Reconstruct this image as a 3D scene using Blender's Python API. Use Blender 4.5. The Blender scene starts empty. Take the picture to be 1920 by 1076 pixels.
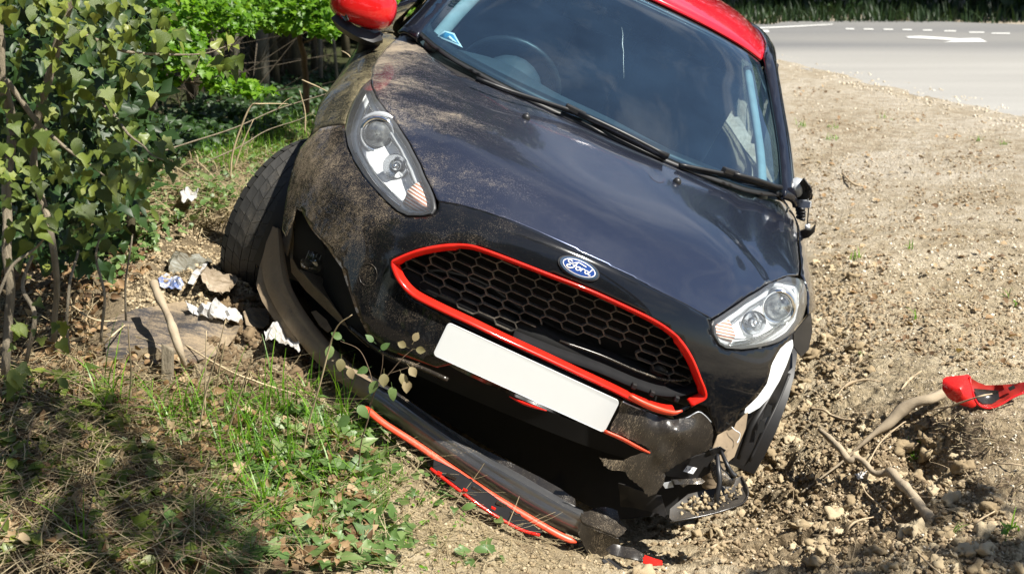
import bpy, bmesh, math, random
import numpy as np
from mathutils import Vector, Matrix, noise
from mathutils.bvhtree import BVHTree
from mathutils.geometry import delaunay_2d_cdt

random.seed(7); rng = np.random.default_rng(7)
scene = bpy.context.scene
COL = scene.collection

# ------------------------------------------------------------ camera, sky, sun, exposure
FPX = 2640.26                      # focal length in photo pixels (photo 1920 x 1076)
PITCH = math.radians(16.5); CAMH = 1.6
cam = bpy.data.cameras.new('camera'); camo = bpy.data.objects.new('camera', cam); COL.objects.link(camo)
camo.location = (0, 0, CAMH); camo.rotation_euler = (math.pi/2 - PITCH, 0, 0)
cam.sensor_width = 36; cam.lens = FPX/1920*36; cam.clip_start = 0.05; cam.clip_end = 600
cam.dof.use_dof = True; cam.dof.focus_distance = 3.95; cam.dof.aperture_fstop = 6.3
scene.camera = camo

SUN = Vector((.49, -.29, .80)).normalized()
world = bpy.data.worlds.new('World'); scene.world = world; world.use_nodes = True
wn = world.node_tree.nodes; wl = world.node_tree.links
sky = wn.new('ShaderNodeTexSky'); sky.sky_type = 'NISHITA'; sky.sun_disc = False
sky.sun_elevation = math.asin(SUN.z); sky.sun_rotation = math.atan2(SUN.x, SUN.y)
sky.air_density = 1.0; sky.dust_density = .4; sky.ozone_density = 2.5
bg = wn['Background']; bg.inputs['Strength'].default_value = 0.056
# thin drifting cloud over the clear sky
tc = wn.new('ShaderNodeTexCoord'); mp = wn.new('ShaderNodeMapping'); mp.inputs['Scale'].default_value = (1.2, 1.2, 3.0); wl.new(tc.outputs['Generated'], mp.inputs[0])
cn = wn.new('ShaderNodeTexNoise'); cn.inputs['Scale'].default_value = 2.3; cn.inputs['Detail'].default_value = 7; cn.inputs['Roughness'].default_value = .62; cn.inputs['Distortion'].default_value = .7; wl.new(mp.outputs[0], cn.inputs['Vector'])
cr_ = wn.new('ShaderNodeValToRGB'); cr_.color_ramp.elements[0].position = .47; cr_.color_ramp.elements[1].position = .80; cr_.color_ramp.elements[1].color = (.8, .8, .8, 1); wl.new(cn.outputs[0], cr_.inputs[0])
cm_ = wn.new('ShaderNodeMix'); cm_.data_type = 'RGBA'; wl.new(cr_.outputs[0], cm_.inputs[0]); wl.new(sky.outputs[0], cm_.inputs[6]); cm_.inputs[7].default_value = (9.5, 9.8, 10.2, 1)
wl.new(cm_.outputs[2], bg.inputs[0])
sun = bpy.data.lights.new('sun', 'SUN'); sun.energy = 5.0; sun.angle = math.radians(.53); sun.color = (1, .95, .86)
suno = bpy.data.objects.new('sun', sun); COL.objects.link(suno)
suno.rotation_euler = SUN.to_track_quat('Z', 'Y').to_euler()
scene.view_settings.view_transform = 'Standard'; scene.view_settings.look = 'None'
scene.view_settings.exposure = 1.08; scene.view_settings.gamma = 1
scene.render.resolution_x = 1024; scene.render.resolution_y = 573

# ------------------------------------------------------------ frames of reference
CAM = Vector((0, 0, CAMH))
RW = Matrix(((1, 0, 0), (0, math.sin(PITCH), math.cos(PITCH)), (0, -math.cos(PITCH), math.sin(PITCH))))
def ray(px, py): return (RW.transposed() @ Vector(((px-960)/FPX, (538-py)/FPX, -1))).normalized()
def at(px, py, y):                 # a point of the place seen at a photo pixel, y metres north
    d = ray(px, py); return CAM + d*(y/d.y)
def pixel(P):
    c = RW @ (Vector(P) - CAM); return (960 + FPX*c[0]/-c[2], 538 - FPX*c[1]/-c[2])
CM = Matrix(((0.91437997, 0.01308760, 0.40464551, -0.11878), (-0.01457219, 0.99989365, 0.00058894, 3.583575),
             (-0.40459477, -0.00643509, 0.91447344, -0.095972), (0, 0, 0, 1)))   # the car's frame: x to its left, y to its tail, z up
CI = CM.inverted()
CAMC = CI @ CAM
def cray(px, py): return (CI.to_3x3() @ ray(px, py)).normalized()
def carat(px, py, v):              # point in the car frame at depth v behind its nose
    d = cray(px, py); return CAMC + d*((v-CAMC.y)/d.y)
def caru(px, py, u):
    d = cray(px, py); return CAMC + d*((u-CAMC.x)/d.x)
def carw(px, py, w):
    d = cray(px, py); return CAMC + d*((w-CAMC.z)/d.z)

# ------------------------------------------------------------ object helpers
def link(o, parent=None):
    COL.objects.link(o)
    if parent is not None: o.parent = parent
    return o
def tag(o, label=None, cat=None, group=None, kind=None):
    if label: o['label'] = label
    if cat: o['category'] = cat
    if group: o['group'] = group
    if kind: o['kind'] = kind
    return o
def empty(name, loc=(0, 0, 0), label=None, cat=None, group=None):
    o = bpy.data.objects.new(name, None); link(o); o.location = loc; o.empty_display_size = .1
    return tag(o, label, cat, group)
def mesh(name, V, F, mat, parent=None, smooth=True, loc=None):
    me = bpy.data.meshes.new(name); me.from_pydata([tuple(v) for v in V], [], [tuple(f) for f in F])
    for m in (mat if isinstance(mat, (list, tuple)) else [mat]): me.materials.append(m)
    if smooth: me.polygons.foreach_set('use_smooth', [True]*len(me.polygons))
    me.update()
    o = bpy.data.objects.new(name, me); link(o, parent)
    if loc is not None: o.location = loc
    return o
def npmesh(name, V, F, mat, parent=None, smooth=True):      # numpy arrays, all faces alike
    V = np.asarray(V, np.float32); F = np.asarray(F, np.int32); k = F.shape[1]
    me = bpy.data.meshes.new(name)
    me.vertices.add(len(V)); me.vertices.foreach_set('co', V.ravel())
    me.loops.add(F.size); me.loops.foreach_set('vertex_index', F.ravel())
    me.polygons.add(len(F)); me.polygons.foreach_set('loop_start', np.arange(0, F.size, k, dtype=np.int32))
    me.polygons.foreach_set('loop_total', np.full(len(F), k, np.int32))
    if smooth: me.polygons.foreach_set('use_smooth', np.ones(len(F), bool))
    me.materials.append(mat); me.update(calc_edges=True)
    o = bpy.data.objects.new(name, me); link(o, parent); return o
def solidify(o, t, off=-1):
    m = o.modifiers.new('s', 'SOLIDIFY'); m.thickness = t; m.offset = off; m.use_even_offset = False; return o
def subsurf(o, n=1):
    m = o.modifiers.new('ss', 'SUBSURF'); m.levels = n; m.render_levels = n; return o
def bevel(o, w, seg=2, ang=.5):
    m = o.modifiers.new('b', 'BEVEL'); m.width = w; m.segments = seg; m.limit_method = 'ANGLE'; m.angle_limit = ang; return o

class MB:
    def __init__(s): s.V = []; s.F = []
    def add(s, V, F):
        n = len(s.V); s.V += [Vector(v) for v in V]; s.F += [tuple(i+n for i in f) for f in F]; return s
    def box(s, c, size, R=None):
        c = Vector(c); R = R or Matrix.Identity(3); h = Vector(size)/2
        V = [c + R @ Vector((x*h.x, y*h.y, z*h.z)) for x in (-1, 1) for y in (-1, 1) for z in (-1, 1)]
        return s.add(V, [(0, 1, 3, 2), (4, 6, 7, 5), (0, 4, 5, 1), (2, 3, 7, 6), (0, 2, 6, 4), (1, 5, 7, 3)])
    def tube(s, P, r, n=8, cap=True, flat=1.0, up=None):
        P = [Vector(p) for p in P]; R = r if isinstance(r, (list, tuple, np.ndarray)) else [r]*len(P)
        V = []; F = []; nrm = None
        for i, p in enumerate(P):
            t = (P[min(i+1, len(P)-1)] - P[max(i-1, 0)])
            t = t.normalized() if t.length > 1e-9 else Vector((0, 0, 1))
            if up is not None: nrm = Vector(up)
            elif nrm is None: nrm = t.orthogonal()
            nrm = (nrm - t*nrm.dot(t))
            nrm = nrm.normalized() if nrm.length > 1e-6 else t.orthogonal().normalized()
            b = t.cross(nrm)
            for k in range(n):
                a = 2*math.pi*k/n; V.append(p + nrm*math.cos(a)*R[i]*flat + b*math.sin(a)*R[i])
        for i in range(len(P)-1):
            for k in range(n):
                F.append((i*n+k, i*n+(k+1) % n, (i+1)*n+(k+1) % n, (i+1)*n+k))
        if cap: F.append(tuple(range(n-1, -1, -1))); F.append(tuple((len(P)-1)*n+k for k in range(n)))
        return s.add(V, F)
    def ribbon(s, P, widthvec, w, t=.003):
        """flat strip following P; widthvec per point or one vector"""
        V = []; F = []
        for i, p in enumerate(P):
            p = Vector(p); tt = (Vector(P[min(i+1, len(P)-1)]) - Vector(P[max(i-1, 0)])).normalized()
            wv = Vector(widthvec[i] if isinstance(widthvec, list) else widthvec).normalized()
            nn = tt.cross(wv).normalized(); ww = w[i] if isinstance(w, (list, tuple)) else w
            V += [p-wv*ww/2-nn*t/2, p+wv*ww/2-nn*t/2, p+wv*ww/2+nn*t/2, p-wv*ww/2+nn*t/2]
        for i in range(len(P)-1):
            for k in range(4): F.append((i*4+k, i*4+(k+1) % 4, i*4+4+(k+1) % 4, i*4+4+k))
        F += [(3, 2, 1, 0), tuple((len(P)-1)*4+k for k in range(4))]
        return s.add(V, F)
    def lathe(s, c, axis, prof, n=24, cap=False):
        """prof: (radius, height along axis)"""
        c = Vector(c); ax = Vector(axis).normalized(); a = ax.orthogonal().normalized(); b = ax.cross(a)
        V = []; F = []; m = len(prof)
        for r, h in prof:
            for k in range(n):
                t = 2*math.pi*k/n; V.append(c + ax*h + (a*math.cos(t)+b*math.sin(t))*r)
        for i in range(m-1):
            for k in range(n): F.append((i*n+k, i*n+(k+1) % n, (i+1)*n+(k+1) % n, (i+1)*n+k))
        if cap: F += [tuple(range(n-1, -1, -1)), tuple((m-1)*n+k for k in range(n))]
        return s.add(V, F)
    def build(s, name, mat, parent=None, smooth=True, loc=None): return mesh(name, s.V, s.F, mat, parent, smooth, loc)

def crspline(P, n=8, closed=False):
    """Catmull-Rom through points (tuples of any length)"""
    P = [np.array(p, float) for p in P]; out = []; N = len(P)
    for i in range(N if closed else N-1):
        if closed: p0, p1, p2, p3 = P[i-1], P[i], P[(i+1) % N], P[(i+2) % N]
        else:
            p1, p2 = P[i], P[i+1]; p0 = P[i-1] if i > 0 else 2*p1-p2; p3 = P[i+2] if i+2 < N else 2*p2-p1
        for k in range(n):
            t = k/n; out.append(.5*((2*p1)+(-p0+p2)*t+(2*p0-5*p1+4*p2-p3)*t*t+(-p0+3*p1-3*p2+p3)*t**3))
    if not closed: out.append(P[-1])
    return out
def resample(P, d, closed=True):
    P = [np.array(p, float) for p in P]; Q = P+[P[0]] if closed else P; out = []
    for a, b in zip(Q[:-1], Q[1:]):
        L = np.linalg.norm(b-a)
        if L < 1e-6: continue
        k = max(1, int(math.ceil(L/d))); out += [a+(b-a)*j/k for j in range(k)]
    if not closed: out.append(P[-1])
    return out

# ------------------------------------------------------------ material helpers
def nodes(name):
    m = bpy.data.materials.new(name); m.use_nodes = True; nt = m.node_tree
    return m, nt, nt.nodes['Principled BSDF']
def setp(b, **k):
    for n, v in k.items():
        n = {'rough': 'Roughness', 'metal': 'Metallic', 'spec': 'Specular IOR Level', 'coat': 'Coat Weight', 'coatr': 'Coat Roughness',
             'trans': 'Transmission Weight', 'sub': 'Subsurface Weight', 'sheen': 'Sheen Weight'}.get(n, n)
        if n == 'col': b.inputs['Base Color'].default_value = (*v, 1)
        else: b.inputs[n].default_value = v
def tex(nt, kind, scale, detail=6, rough=.6, coord='Object', vec=None, dist=0, **kw):
    n = nt.nodes.new('ShaderNodeTex'+kind)
    if 'Scale' in n.inputs: n.inputs['Scale'].default_value = scale
    if 'Detail' in n.inputs: n.inputs['Detail'].default_value = detail
    if 'Roughness' in n.inputs: n.inputs['Roughness'].default_value = rough
    if 'Distortion' in n.inputs: n.inputs['Distortion'].default_value = dist
    for k, v in kw.items(): setattr(n, k, v)
    if vec is None:
        tc = nt.nodes.new('ShaderNodeTexCoord'); vec = tc.outputs[coord]
    nt.links.new(vec, n.inputs['Vector']); return n
def ramp(nt, src, stops, interp='LINEAR'):
    r = nt.nodes.new('ShaderNodeValToRGB'); r.color_ramp.interpolation = interp
    e = r.color_ramp.elements
    while len(e) < len(stops): e.new(.5)
    for i, (p, c) in enumerate(stops):
        e[i].position = p; e[i].color = (*c, 1) if isinstance(c, (tuple, list)) else (c, c, c, 1)
    nt.links.new(src, r.inputs[0]); return r.outputs[0]
def mixc(nt, fac, a, b, mode='MIX'):
    m = nt.nodes.new('ShaderNodeMix'); m.data_type = 'RGBA'; m.blend_type = mode
    for s, v in ((m.inputs[0], fac), (m.inputs[6], a), (m.inputs[7], b)):
        if isinstance(v, bpy.types.NodeSocket): nt.links.new(v, s)
        elif isinstance(v, (tuple, list)): s.default_value = (*v, 1)
        else: s.default_value = v
    return m.outputs[2]
def math_(nt, op, a, b=0, clamp=False):
    m = nt.nodes.new('ShaderNodeMath'); m.operation = op; m.use_clamp = clamp
    for s, v in ((m.inputs[0], a), (m.inputs[1], b)):
        if isinstance(v, bpy.types.NodeSocket): nt.links.new(v, s)
        else: s.default_value = v
    return m.outputs[0]
def bump(nt, b, h, strength=.3, dist=.01):
    n = nt.nodes.new('ShaderNodeBump'); n.inputs['Strength'].default_value = strength; n.inputs['Distance'].default_value = dist
    nt.links.new(h, n.inputs['Height']); nt.links.new(n.outputs[0], b.inputs['Normal']); return n
def mapping(nt, scale=(1, 1, 1), rot=(0, 0, 0), coord='Object'):
    tc = nt.nodes.new('ShaderNodeTexCoord'); m = nt.nodes.new('ShaderNodeMapping')
    m.inputs['Scale'].default_value = scale; m.inputs['Rotation'].default_value = rot
    nt.links.new(tc.outputs[coord], m.inputs[0]); return m.outputs[0]
def simple(name, col, rough=.5, metal=0, var=.15, scale=20, **kw):
    m, nt, b = nodes(name); setp(b, rough=rough, metal=metal, **kw)
    t = tex(nt, 'Noise', scale); lo = tuple(c*(1-var) for c in col); hi = tuple(min(1, c*(1+var)) for c in col)
    nt.links.new(ramp(nt, t.outputs[0], [(.3, lo), (.7, hi)]), b.inputs['Base Color']); return m
# ------------------------------------------------------------ materials
MUD = (.30, .235, .155)
def dusty(name, base, rough, amount, coat=.0, mud=MUD, scale=1.0, fleck=.5, metal=0., side=0., streak=(1, 1, 1), bumpy=.15, mudrough=.85, filmk=.13):
    """gloss paint or plastic with dried mud; side>0 puts more of it towards the car's right-hand wing"""
    m, nt, b = nodes(name); L = nt.links
    setp(b, metal=metal, coat=coat, coatr=.05, spec=.5 if coat < .3 else .08)
    v = mapping(nt, streak)
    big = tex(nt, 'Noise', 3.4*scale, 5, .6, vec=v, dist=.3).outputs[0]
    mid = tex(nt, 'Noise', 26*scale, 8, .75, vec=v, dist=1.2).outputs[0]
    fin = tex(nt, 'Noise', 330*scale, 6, .8, vec=v).outputs[0]
    x = math_(nt, 'MULTIPLY', big, 1.0); x = math_(nt, 'ADD', x, math_(nt, 'MULTIPLY', mid, .6))
    x = math_(nt, 'ADD', x, math_(nt, 'MULTIPLY', fin, fleck*1.6))
    if side:
        tc = nt.nodes.new('ShaderNodeTexCoord'); sp = nt.nodes.new('ShaderNodeSeparateXYZ'); L.new(tc.outputs['Object'], sp.inputs[0])
        g = math_(nt, 'MULTIPLY', math_(nt, 'ADD', sp.outputs[0], .25), -side); x = math_(nt, 'ADD', x, g)
    th = .8+fleck*.8 + .45*(1-2*amount)
    f = math_(nt, 'MULTIPLY', math_(nt, 'SUBTRACT', x, th), 4.5, True)
    film = math_(nt, 'MULTIPLY', math_(nt, 'SUBTRACT', x, th-.6), filmk, True)
    f2 = math_(nt, 'MAXIMUM', f, film)
    mc = mixc(nt, mid, tuple(c*.62 for c in mud), tuple(c*1.25 for c in mud))
    L.new(mixc(nt, f2, base, mc), b.inputs['Base Color'])
    rr = nt.nodes.new('ShaderNodeMapRange'); L.new(f2, rr.inputs[0]); rr.inputs[3].default_value = rough; rr.inputs[4].default_value = mudrough
    L.new(rr.outputs[0], b.inputs['Roughness'])
    if coat: L.new(math_(nt, 'MULTIPLY', math_(nt, 'SUBTRACT', 1, math_(nt, 'MULTIPLY', f2, 1.2, True)), coat), b.inputs['Coat Weight'])
    if metal: L.new(math_(nt, 'MULTIPLY', math_(nt, 'SUBTRACT', 1, f2), metal), b.inputs['Metallic'])
    bump(nt, b, math_(nt, 'ADD', f, math_(nt, 'MULTIPLY', mid, .15)), bumpy, .002)
    return m
M = {}
M['paint'] = dusty('black_paint', (.010, .012, .020), .14, .34, coat=1., side=.75, fleck=1.1)
M['paint_low'] = dusty('black_paint_front', (.005, .006, .008), .10, .20, coat=.75, side=.55, fleck=1.7, filmk=.035, scale=1.6, mud=(.26, .205, .14))
M['paint_clean'] = dusty('clean_black_paint', (.006, .007, .012), .12, .05, coat=1., filmk=.04)
M['bonnet'] = dusty('bonnet_sky_blue_paint', (.040, .050, .084), .21, .24, coat=1., side=.6, fleck=1.3, filmk=.13, metal=.75, mud=(.27, .225, .165), scale=1.3, streak=(.8, 1.4, 1))  # black paint; the blue metallic base stands in for reflected sky
M['wing_dust'] = dusty('dusty_wing_paint', (.010, .011, .010), .2, .62, coat=.6, fleck=.9, mud=(.17, .145, .085))
M['red'] = dusty('red_paint', (.62, .008, .010), .14, .03, coat=1., bumpy=.05)
M['roof'] = dusty('roof_paint', (.66, .012, .03), .12, .05, coat=1., bumpy=.05)
M['trim_red'] = dusty('red_trim', (.66, .012, .006), .22, .10, coat=.6)
M['scuff_red'] = dusty('scuffed_red_trim', (.70, .05, .015), .35, .42, mud=(.62, .30, .18))
M['plastic'] = dusty('black_plastic', (.010, .010, .011), .5, .16, filmk=.06)
M['tray'] = dusty('soiled_tray', (.022, .021, .020), .55, .38, mud=(.26, .20, .13), bumpy=.6)
M['crack'] = simple('crushed_glass', (.34, .46, .50), .4)
M['lath'] = simple('matt_black_plastic', (.012, .012, .013), .85, spec=.15)
M['reddust'] = dusty('dusty_red_paint', (.55, .008, .008), .2, .26, coat=.8, mud=(.36, .24, .15), fleck=1.3)
M['plastic_mud'] = dusty('muddy_plastic', (.008, .008, .009), .22, .34, streak=(1.6, 1, .35), bumpy=.35, fleck=.9, mud=(.33, .26, .17))
M['plastic_brown'] = dusty('mud_coated_plastic', (.02, .018, .016), .45, .92, mud=(.22, .165, .105), bumpy=.3)
M['strip'] = dusty('bumper_strip_paint', (.17, .175, .185), .3, .24, coat=1., metal=.8, filmk=.09, fleck=1.5, streak=(.5, 1, 1.3), bumpy=.1)
M['hex'] = dusty('grille_plastic', (.03, .028, .026), .5, .62, mud=(.17, .145, .11), bumpy=.05)
M['dark'] = simple('shadow_black', (.006, .006, .006), .9)  # near black that puts cavity shade into the colour; also rubber and wiring
M['rubber'] = dusty('tyre_rubber', (.018, .018, .017), .6, .5, mud=(.075, .065, .05), bumpy=.3)
M['groove'] = simple('mud_in_grooves', (.34, .28, .18), .9)
M['seal'] = simple('rubber_seal', (.012, .012, .013), .45)
M['plate'] = simple('plate_white', (.60, .62, .62), .45, var=.01)
M['primer'] = simple('white_primer', (.72, .74, .74), .4, var=.06)
M['chrome'] = simple('chrome', (.80, .81, .83), .10, 1., var=.03)
M['lamppale'] = simple('lamp_frame', (.66, .68, .70), .3, .2)
M['lampgrey'] = simple('lamp_grey', (.42, .44, .46), .35, .3)
M['cloth'] = simple('seat_cloth', (.018, .022, .026), .95)
M['dash'] = simple('dashboard_plastic', (.035, .042, .048), .6)
M['pillar'] = simple('interior_pale_trim', (.30, .33, .33), .8)
M['steel'] = simple('bare_steel', (.25, .24, .23), .45, .8)
M['blue'] = simple('badge_blue', (.012, .045, .20), .25, 0, .1, coat=1.)
M['white'] = simple('print_white', (.8, .8, .8), .5, 0, .02)
M['cyan'] = simple('sticker_blue', (.04, .22, .36), .5)
def glass(name, tint, k=1.0, rough=.0, film=0., filmcol=(.4, .5, .55)):
    m, nt, b = nodes(name); L = nt.links; nt.nodes.remove(b)
    tr = nt.nodes.new('ShaderNodeBsdfTransparent'); tr.inputs[0].default_value = (*tint, 1)
    gl = nt.nodes.new('ShaderNodeBsdfGlossy'); gl.inputs['Roughness'].default_value = rough
    fr = nt.nodes.new('ShaderNodeFresnel'); fr.inputs[0].default_value = 1.52
    mx = nt.nodes.new('ShaderNodeMixShader'); L.new(math_(nt, 'MULTIPLY', fr.outputs[0], k, True), mx.inputs[0])
    L.new(tr.outputs[0], mx.inputs[1]); L.new(gl.outputs[0], mx.inputs[2]); out = mx.outputs[0]
    if film:
        df = nt.nodes.new('ShaderNodeBsdfDiffuse'); df.inputs[0].default_value = (*filmcol, 1)
        m2 = nt.nodes.new('ShaderNodeMixShader')
        t = tex(nt, 'Noise', 4, 6, .6); t2 = tex(nt, 'Noise', 260, 3, .6)
        sp = math_(nt, 'MULTIPLY', math_(nt, 'SUBTRACT', t2.outputs[0], .66), 6, True)
        L.new(math_(nt, 'ADD', math_(nt, 'MULTIPLY', t.outputs[0], film*2), math_(nt, 'MULTIPLY', sp, film*2), True), m2.inputs[0]); L.new(out, m2.inputs[1]); L.new(df.outputs[0], m2.inputs[2]); out = m2.outputs[0]
    L.new(out, nt.nodes['Material Output'].inputs[0]); return m
M['screen'] = glass('windscreen_glass', (.60, .82, .90), 2.6, film=.022, filmcol=(.25, .50, .85))  # the blue of the film stands in for reflected sky
M['lens'] = glass('lamp_lens', (.95, .97, .97), 1.6, film=.05, filmcol=(.75, .75, .73))
M['sideglass'] = glass('side_glass', (.55, .65, .62), 1.5)
M['redin'] = dusty('red_cover_inside', (.30, .012, .008), .35, .3, mud=(.35, .22, .14))
M['plastic_mud2'] = dusty('mud_smeared_panel', (.025, .027, .034), .35, .62, mud=(.25, .19, .12), streak=(.6, 2., 1), bumpy=.2)
def thin(name, cols, trans=.4, rough=.5):
    m, nt, b = nodes(name); setp(b, rough=rough); n = tex(nt, 'Noise', 26, 6, .7, dist=1.).outputs[0]; k = len(cols)
    c = ramp(nt, n, [(.3+.4*i/(k-1), cc) for i, cc in enumerate(cols)]); nt.links.new(c, b.inputs['Base Color'])
    tl = nt.nodes.new('ShaderNodeBsdfTranslucent'); nt.links.new(c, tl.inputs[0]); mx = nt.nodes.new('ShaderNodeMixShader'); mx.inputs[0].default_value = trans
    nt.links.new(b.outputs[0], mx.inputs[1]); nt.links.new(tl.outputs[0], mx.inputs[2]); nt.links.new(mx.outputs[0], nt.nodes['Material Output'].inputs[0]); bump(nt, b, n, .6, .01); return m
M['paper'] = thin('dirty_white_paper', [(.34, .29, .22), (.70, .69, .67), (.82, .82, .81)])
M['bag'] = thin('dirty_clear_bag', [(.16, .13, .08), (.36, .34, .27), (.62, .64, .60)], .5, .25)
M['bluewrap'] = thin('blue_white_wrapper', [(.05, .12, .36), (.72, .72, .72), (.06, .14, .42), (.55, .50, .42)], .2, .3)
M['brownpaper'] = thin('brown_paper', [(.16, .12, .07), (.34, .27, .19), (.45, .38, .29)], .2)
def soil():
    m, nt, b = nodes('soil'); L = nt.links; setp(b, rough=.95, spec=.2)
    geo = nt.nodes.new('ShaderNodeNewGeometry'); pos = geo.outputs['Position']
    sp = nt.nodes.new('ShaderNodeSeparateXYZ'); L.new(pos, sp.inputs[0])
    n1 = tex(nt, 'Noise', 1.6, 5, .6, vec=pos).outputs[0]; n2 = tex(nt, 'Noise', 14, 8, .7, vec=pos).outputs[0]; n3 = tex(nt, 'Noise', 120, 6, .7, vec=pos).outputs[0]
    vo = tex(nt, 'Voronoi', 55, vec=pos)
    v2 = tex(nt, 'Voronoi', 170, vec=pos)
    # pale dry crust, brown fresh soil
    c = ramp(nt, math_(nt, 'ADD', math_(nt, 'MULTIPLY', n1, .5), math_(nt, 'MULTIPLY', n2, .5)), [(.34, (.17, .125, .07)), (.48, (.37, .30, .19)), (.62, (.57, .485, .34))])
    c = mixc(nt, math_(nt, 'MULTIPLY', math_(nt, 'SUBTRACT', n3, .45), 1.6, True), c, mixc(nt, .5, c, (.58, .48, .33)))
    # verge: gravelly, paler towards the road
    rd = nt.nodes.new('ShaderNodeMapRange'); L.new(sp.outputs[1], rd.inputs[0]); rd.inputs[1].default_value = 4.2; rd.inputs[2].default_value = 8.0
    rx = nt.nodes.new('ShaderNodeMapRange'); L.new(sp.outputs[0], rx.inputs[0]); rx.inputs[1].default_value = .2; rx.inputs[2].default_value = 1.0
    vg = math_(nt, 'MULTIPLY', rd.outputs[0], rx.outputs[0])
    peb = ramp(nt, vo.outputs['Distance'], [(.0, (.72, .67, .57)), (.45, (.55, .49, .38)), (.75, (.24, .19, .13))])
    c = mixc(nt, math_(nt, 'MULTIPLY', vg, .85), c, mixc(nt, math_(nt, 'MULTIPLY', n2, .6), peb, ramp(nt, math_(nt, 'ADD', math_(nt, 'MULTIPLY', n1, .6), math_(nt, 'MULTIPLY', n2, .4)), [(.37, (.34, .27, .175)), (.455, (.62, .56, .44)), (.57, (.84, .80, .71))])))
    st = math_(nt, 'MULTIPLY', math_(nt, 'SUBTRACT', .16, v2.outputs['Distance']), 8, True)
    c = mixc(nt, math_(nt, 'MULTIPLY', st, .25), c, (.70, .64, .53))
    # the bank on the left: dark leaf mould
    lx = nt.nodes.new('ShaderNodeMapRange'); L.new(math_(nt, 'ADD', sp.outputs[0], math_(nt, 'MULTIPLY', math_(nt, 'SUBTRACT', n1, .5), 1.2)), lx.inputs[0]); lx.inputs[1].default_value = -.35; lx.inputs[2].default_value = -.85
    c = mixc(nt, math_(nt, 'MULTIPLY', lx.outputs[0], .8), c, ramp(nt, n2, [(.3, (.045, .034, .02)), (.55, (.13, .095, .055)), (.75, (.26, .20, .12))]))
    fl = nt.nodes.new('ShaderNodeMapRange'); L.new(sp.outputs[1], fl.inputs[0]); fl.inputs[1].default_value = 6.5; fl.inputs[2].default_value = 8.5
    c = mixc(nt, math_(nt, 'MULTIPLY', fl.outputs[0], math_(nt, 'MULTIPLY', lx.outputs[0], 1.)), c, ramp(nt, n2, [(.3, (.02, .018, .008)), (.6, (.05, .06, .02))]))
    # freshly churned, still damp earth beside the car
    dg = nt.nodes.new('ShaderNodeVectorMath'); dg.operation = 'DISTANCE'; L.new(pos, dg.inputs[0]); dg.inputs[1].default_value = (1.02, 3.75, -.12)
    dm = nt.nodes.new('ShaderNodeMapRange'); L.new(math_(nt, 'ADD', dg.outputs['Value'], math_(nt, 'MULTIPLY', math_(nt, 'SUBTRACT', n2, .5), .8)), dm.inputs[0]); dm.inputs[1].default_value = .75; dm.inputs[2].default_value = .35
    c = mixc(nt, math_(nt, 'MULTIPLY', dm.outputs[0], .75), c, ramp(nt, n2, [(.35, (.07, .045, .024)), (.6, (.21, .15, .085))]))
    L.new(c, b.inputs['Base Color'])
    h = math_(nt, 'ADD', math_(nt, 'MULTIPLY', n2, .6), math_(nt, 'ADD', math_(nt, 'MULTIPLY', n3, .35), math_(nt, 'MULTIPLY', vo.outputs['Distance'], -.35)))
    bump(nt, b, h, .9, .03); return m
M['soil'] = soil()
def asphalt():
    m, nt, b = nodes('road_surface'); L = nt.links; setp(b, rough=.9)
    geo = nt.nodes.new('ShaderNodeNewGeometry'); pos = geo.outputs['Position']
    mp = nt.nodes.new('ShaderNodeMapping'); L.new(pos, mp.inputs[0]); mp.inputs['Scale'].default_value = (.15, 1.1, 1)
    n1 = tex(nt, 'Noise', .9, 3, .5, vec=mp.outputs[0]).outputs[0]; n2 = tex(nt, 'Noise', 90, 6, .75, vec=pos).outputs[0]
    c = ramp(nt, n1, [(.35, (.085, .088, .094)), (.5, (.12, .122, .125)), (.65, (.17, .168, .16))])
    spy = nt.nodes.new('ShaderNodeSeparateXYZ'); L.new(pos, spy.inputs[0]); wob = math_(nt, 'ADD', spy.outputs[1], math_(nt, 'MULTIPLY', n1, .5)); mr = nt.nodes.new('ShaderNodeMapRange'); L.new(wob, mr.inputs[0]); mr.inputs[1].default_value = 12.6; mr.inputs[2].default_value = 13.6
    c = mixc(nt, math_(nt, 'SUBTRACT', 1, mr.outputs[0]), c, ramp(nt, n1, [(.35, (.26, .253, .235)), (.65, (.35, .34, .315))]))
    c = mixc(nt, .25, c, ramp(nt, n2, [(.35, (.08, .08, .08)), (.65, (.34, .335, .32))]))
    L.new(c, b.inputs['Base Color']); bump(nt, b, n2, .4, .01); return m
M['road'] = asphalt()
M['road_paint'] = simple('road_marking_paint', (.62, .62, .60), .7, var=.06, scale=30)
def bark(name, c1, c2, sc=(8, 8, 1.5), strength=.8):
    m, nt, b = nodes(name); setp(b, rough=.9, spec=.2); v = mapping(nt, sc); n = tex(nt, 'Noise', 3, 8, .7, vec=v, dist=.5).outputs[0]; n2 = tex(nt, 'Noise', 1.1, 3).outputs[0]
    nt.links.new(mixc(nt, math_(nt, 'MULTIPLY', n2, .5), ramp(nt, n, [(.3, c1), (.7, c2)]), tuple(x*.6 for x in c2)), b.inputs['Base Color']); bump(nt, b, n, strength, .02); return m
M['bark'] = bark('tree_bark', (.06, .055, .042), (.20, .185, .145))
M['bark2'] = bark('dark_bark', (.035, .03, .018), (.10, .085, .05))  # darker, browner bark for the duller trunks
M['root'] = bark('root_bark', (.20, .15, .10), (.50, .42, .30), (1, 1, 1), .5)
M['rootlet'] = simple('rootlet', (.40, .31, .20), .9, var=.3, scale=60)
M['deadwood'] = bark('dead_wood', (.12, .10, .07), (.34, .29, .21), (14, 14, 2))
M['twig'] = simple('twig', (.13, .09, .055), .85, var=.3)
M['drystem'] = simple('dry_stem', (.48, .38, .235), .8, var=.2)
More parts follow.
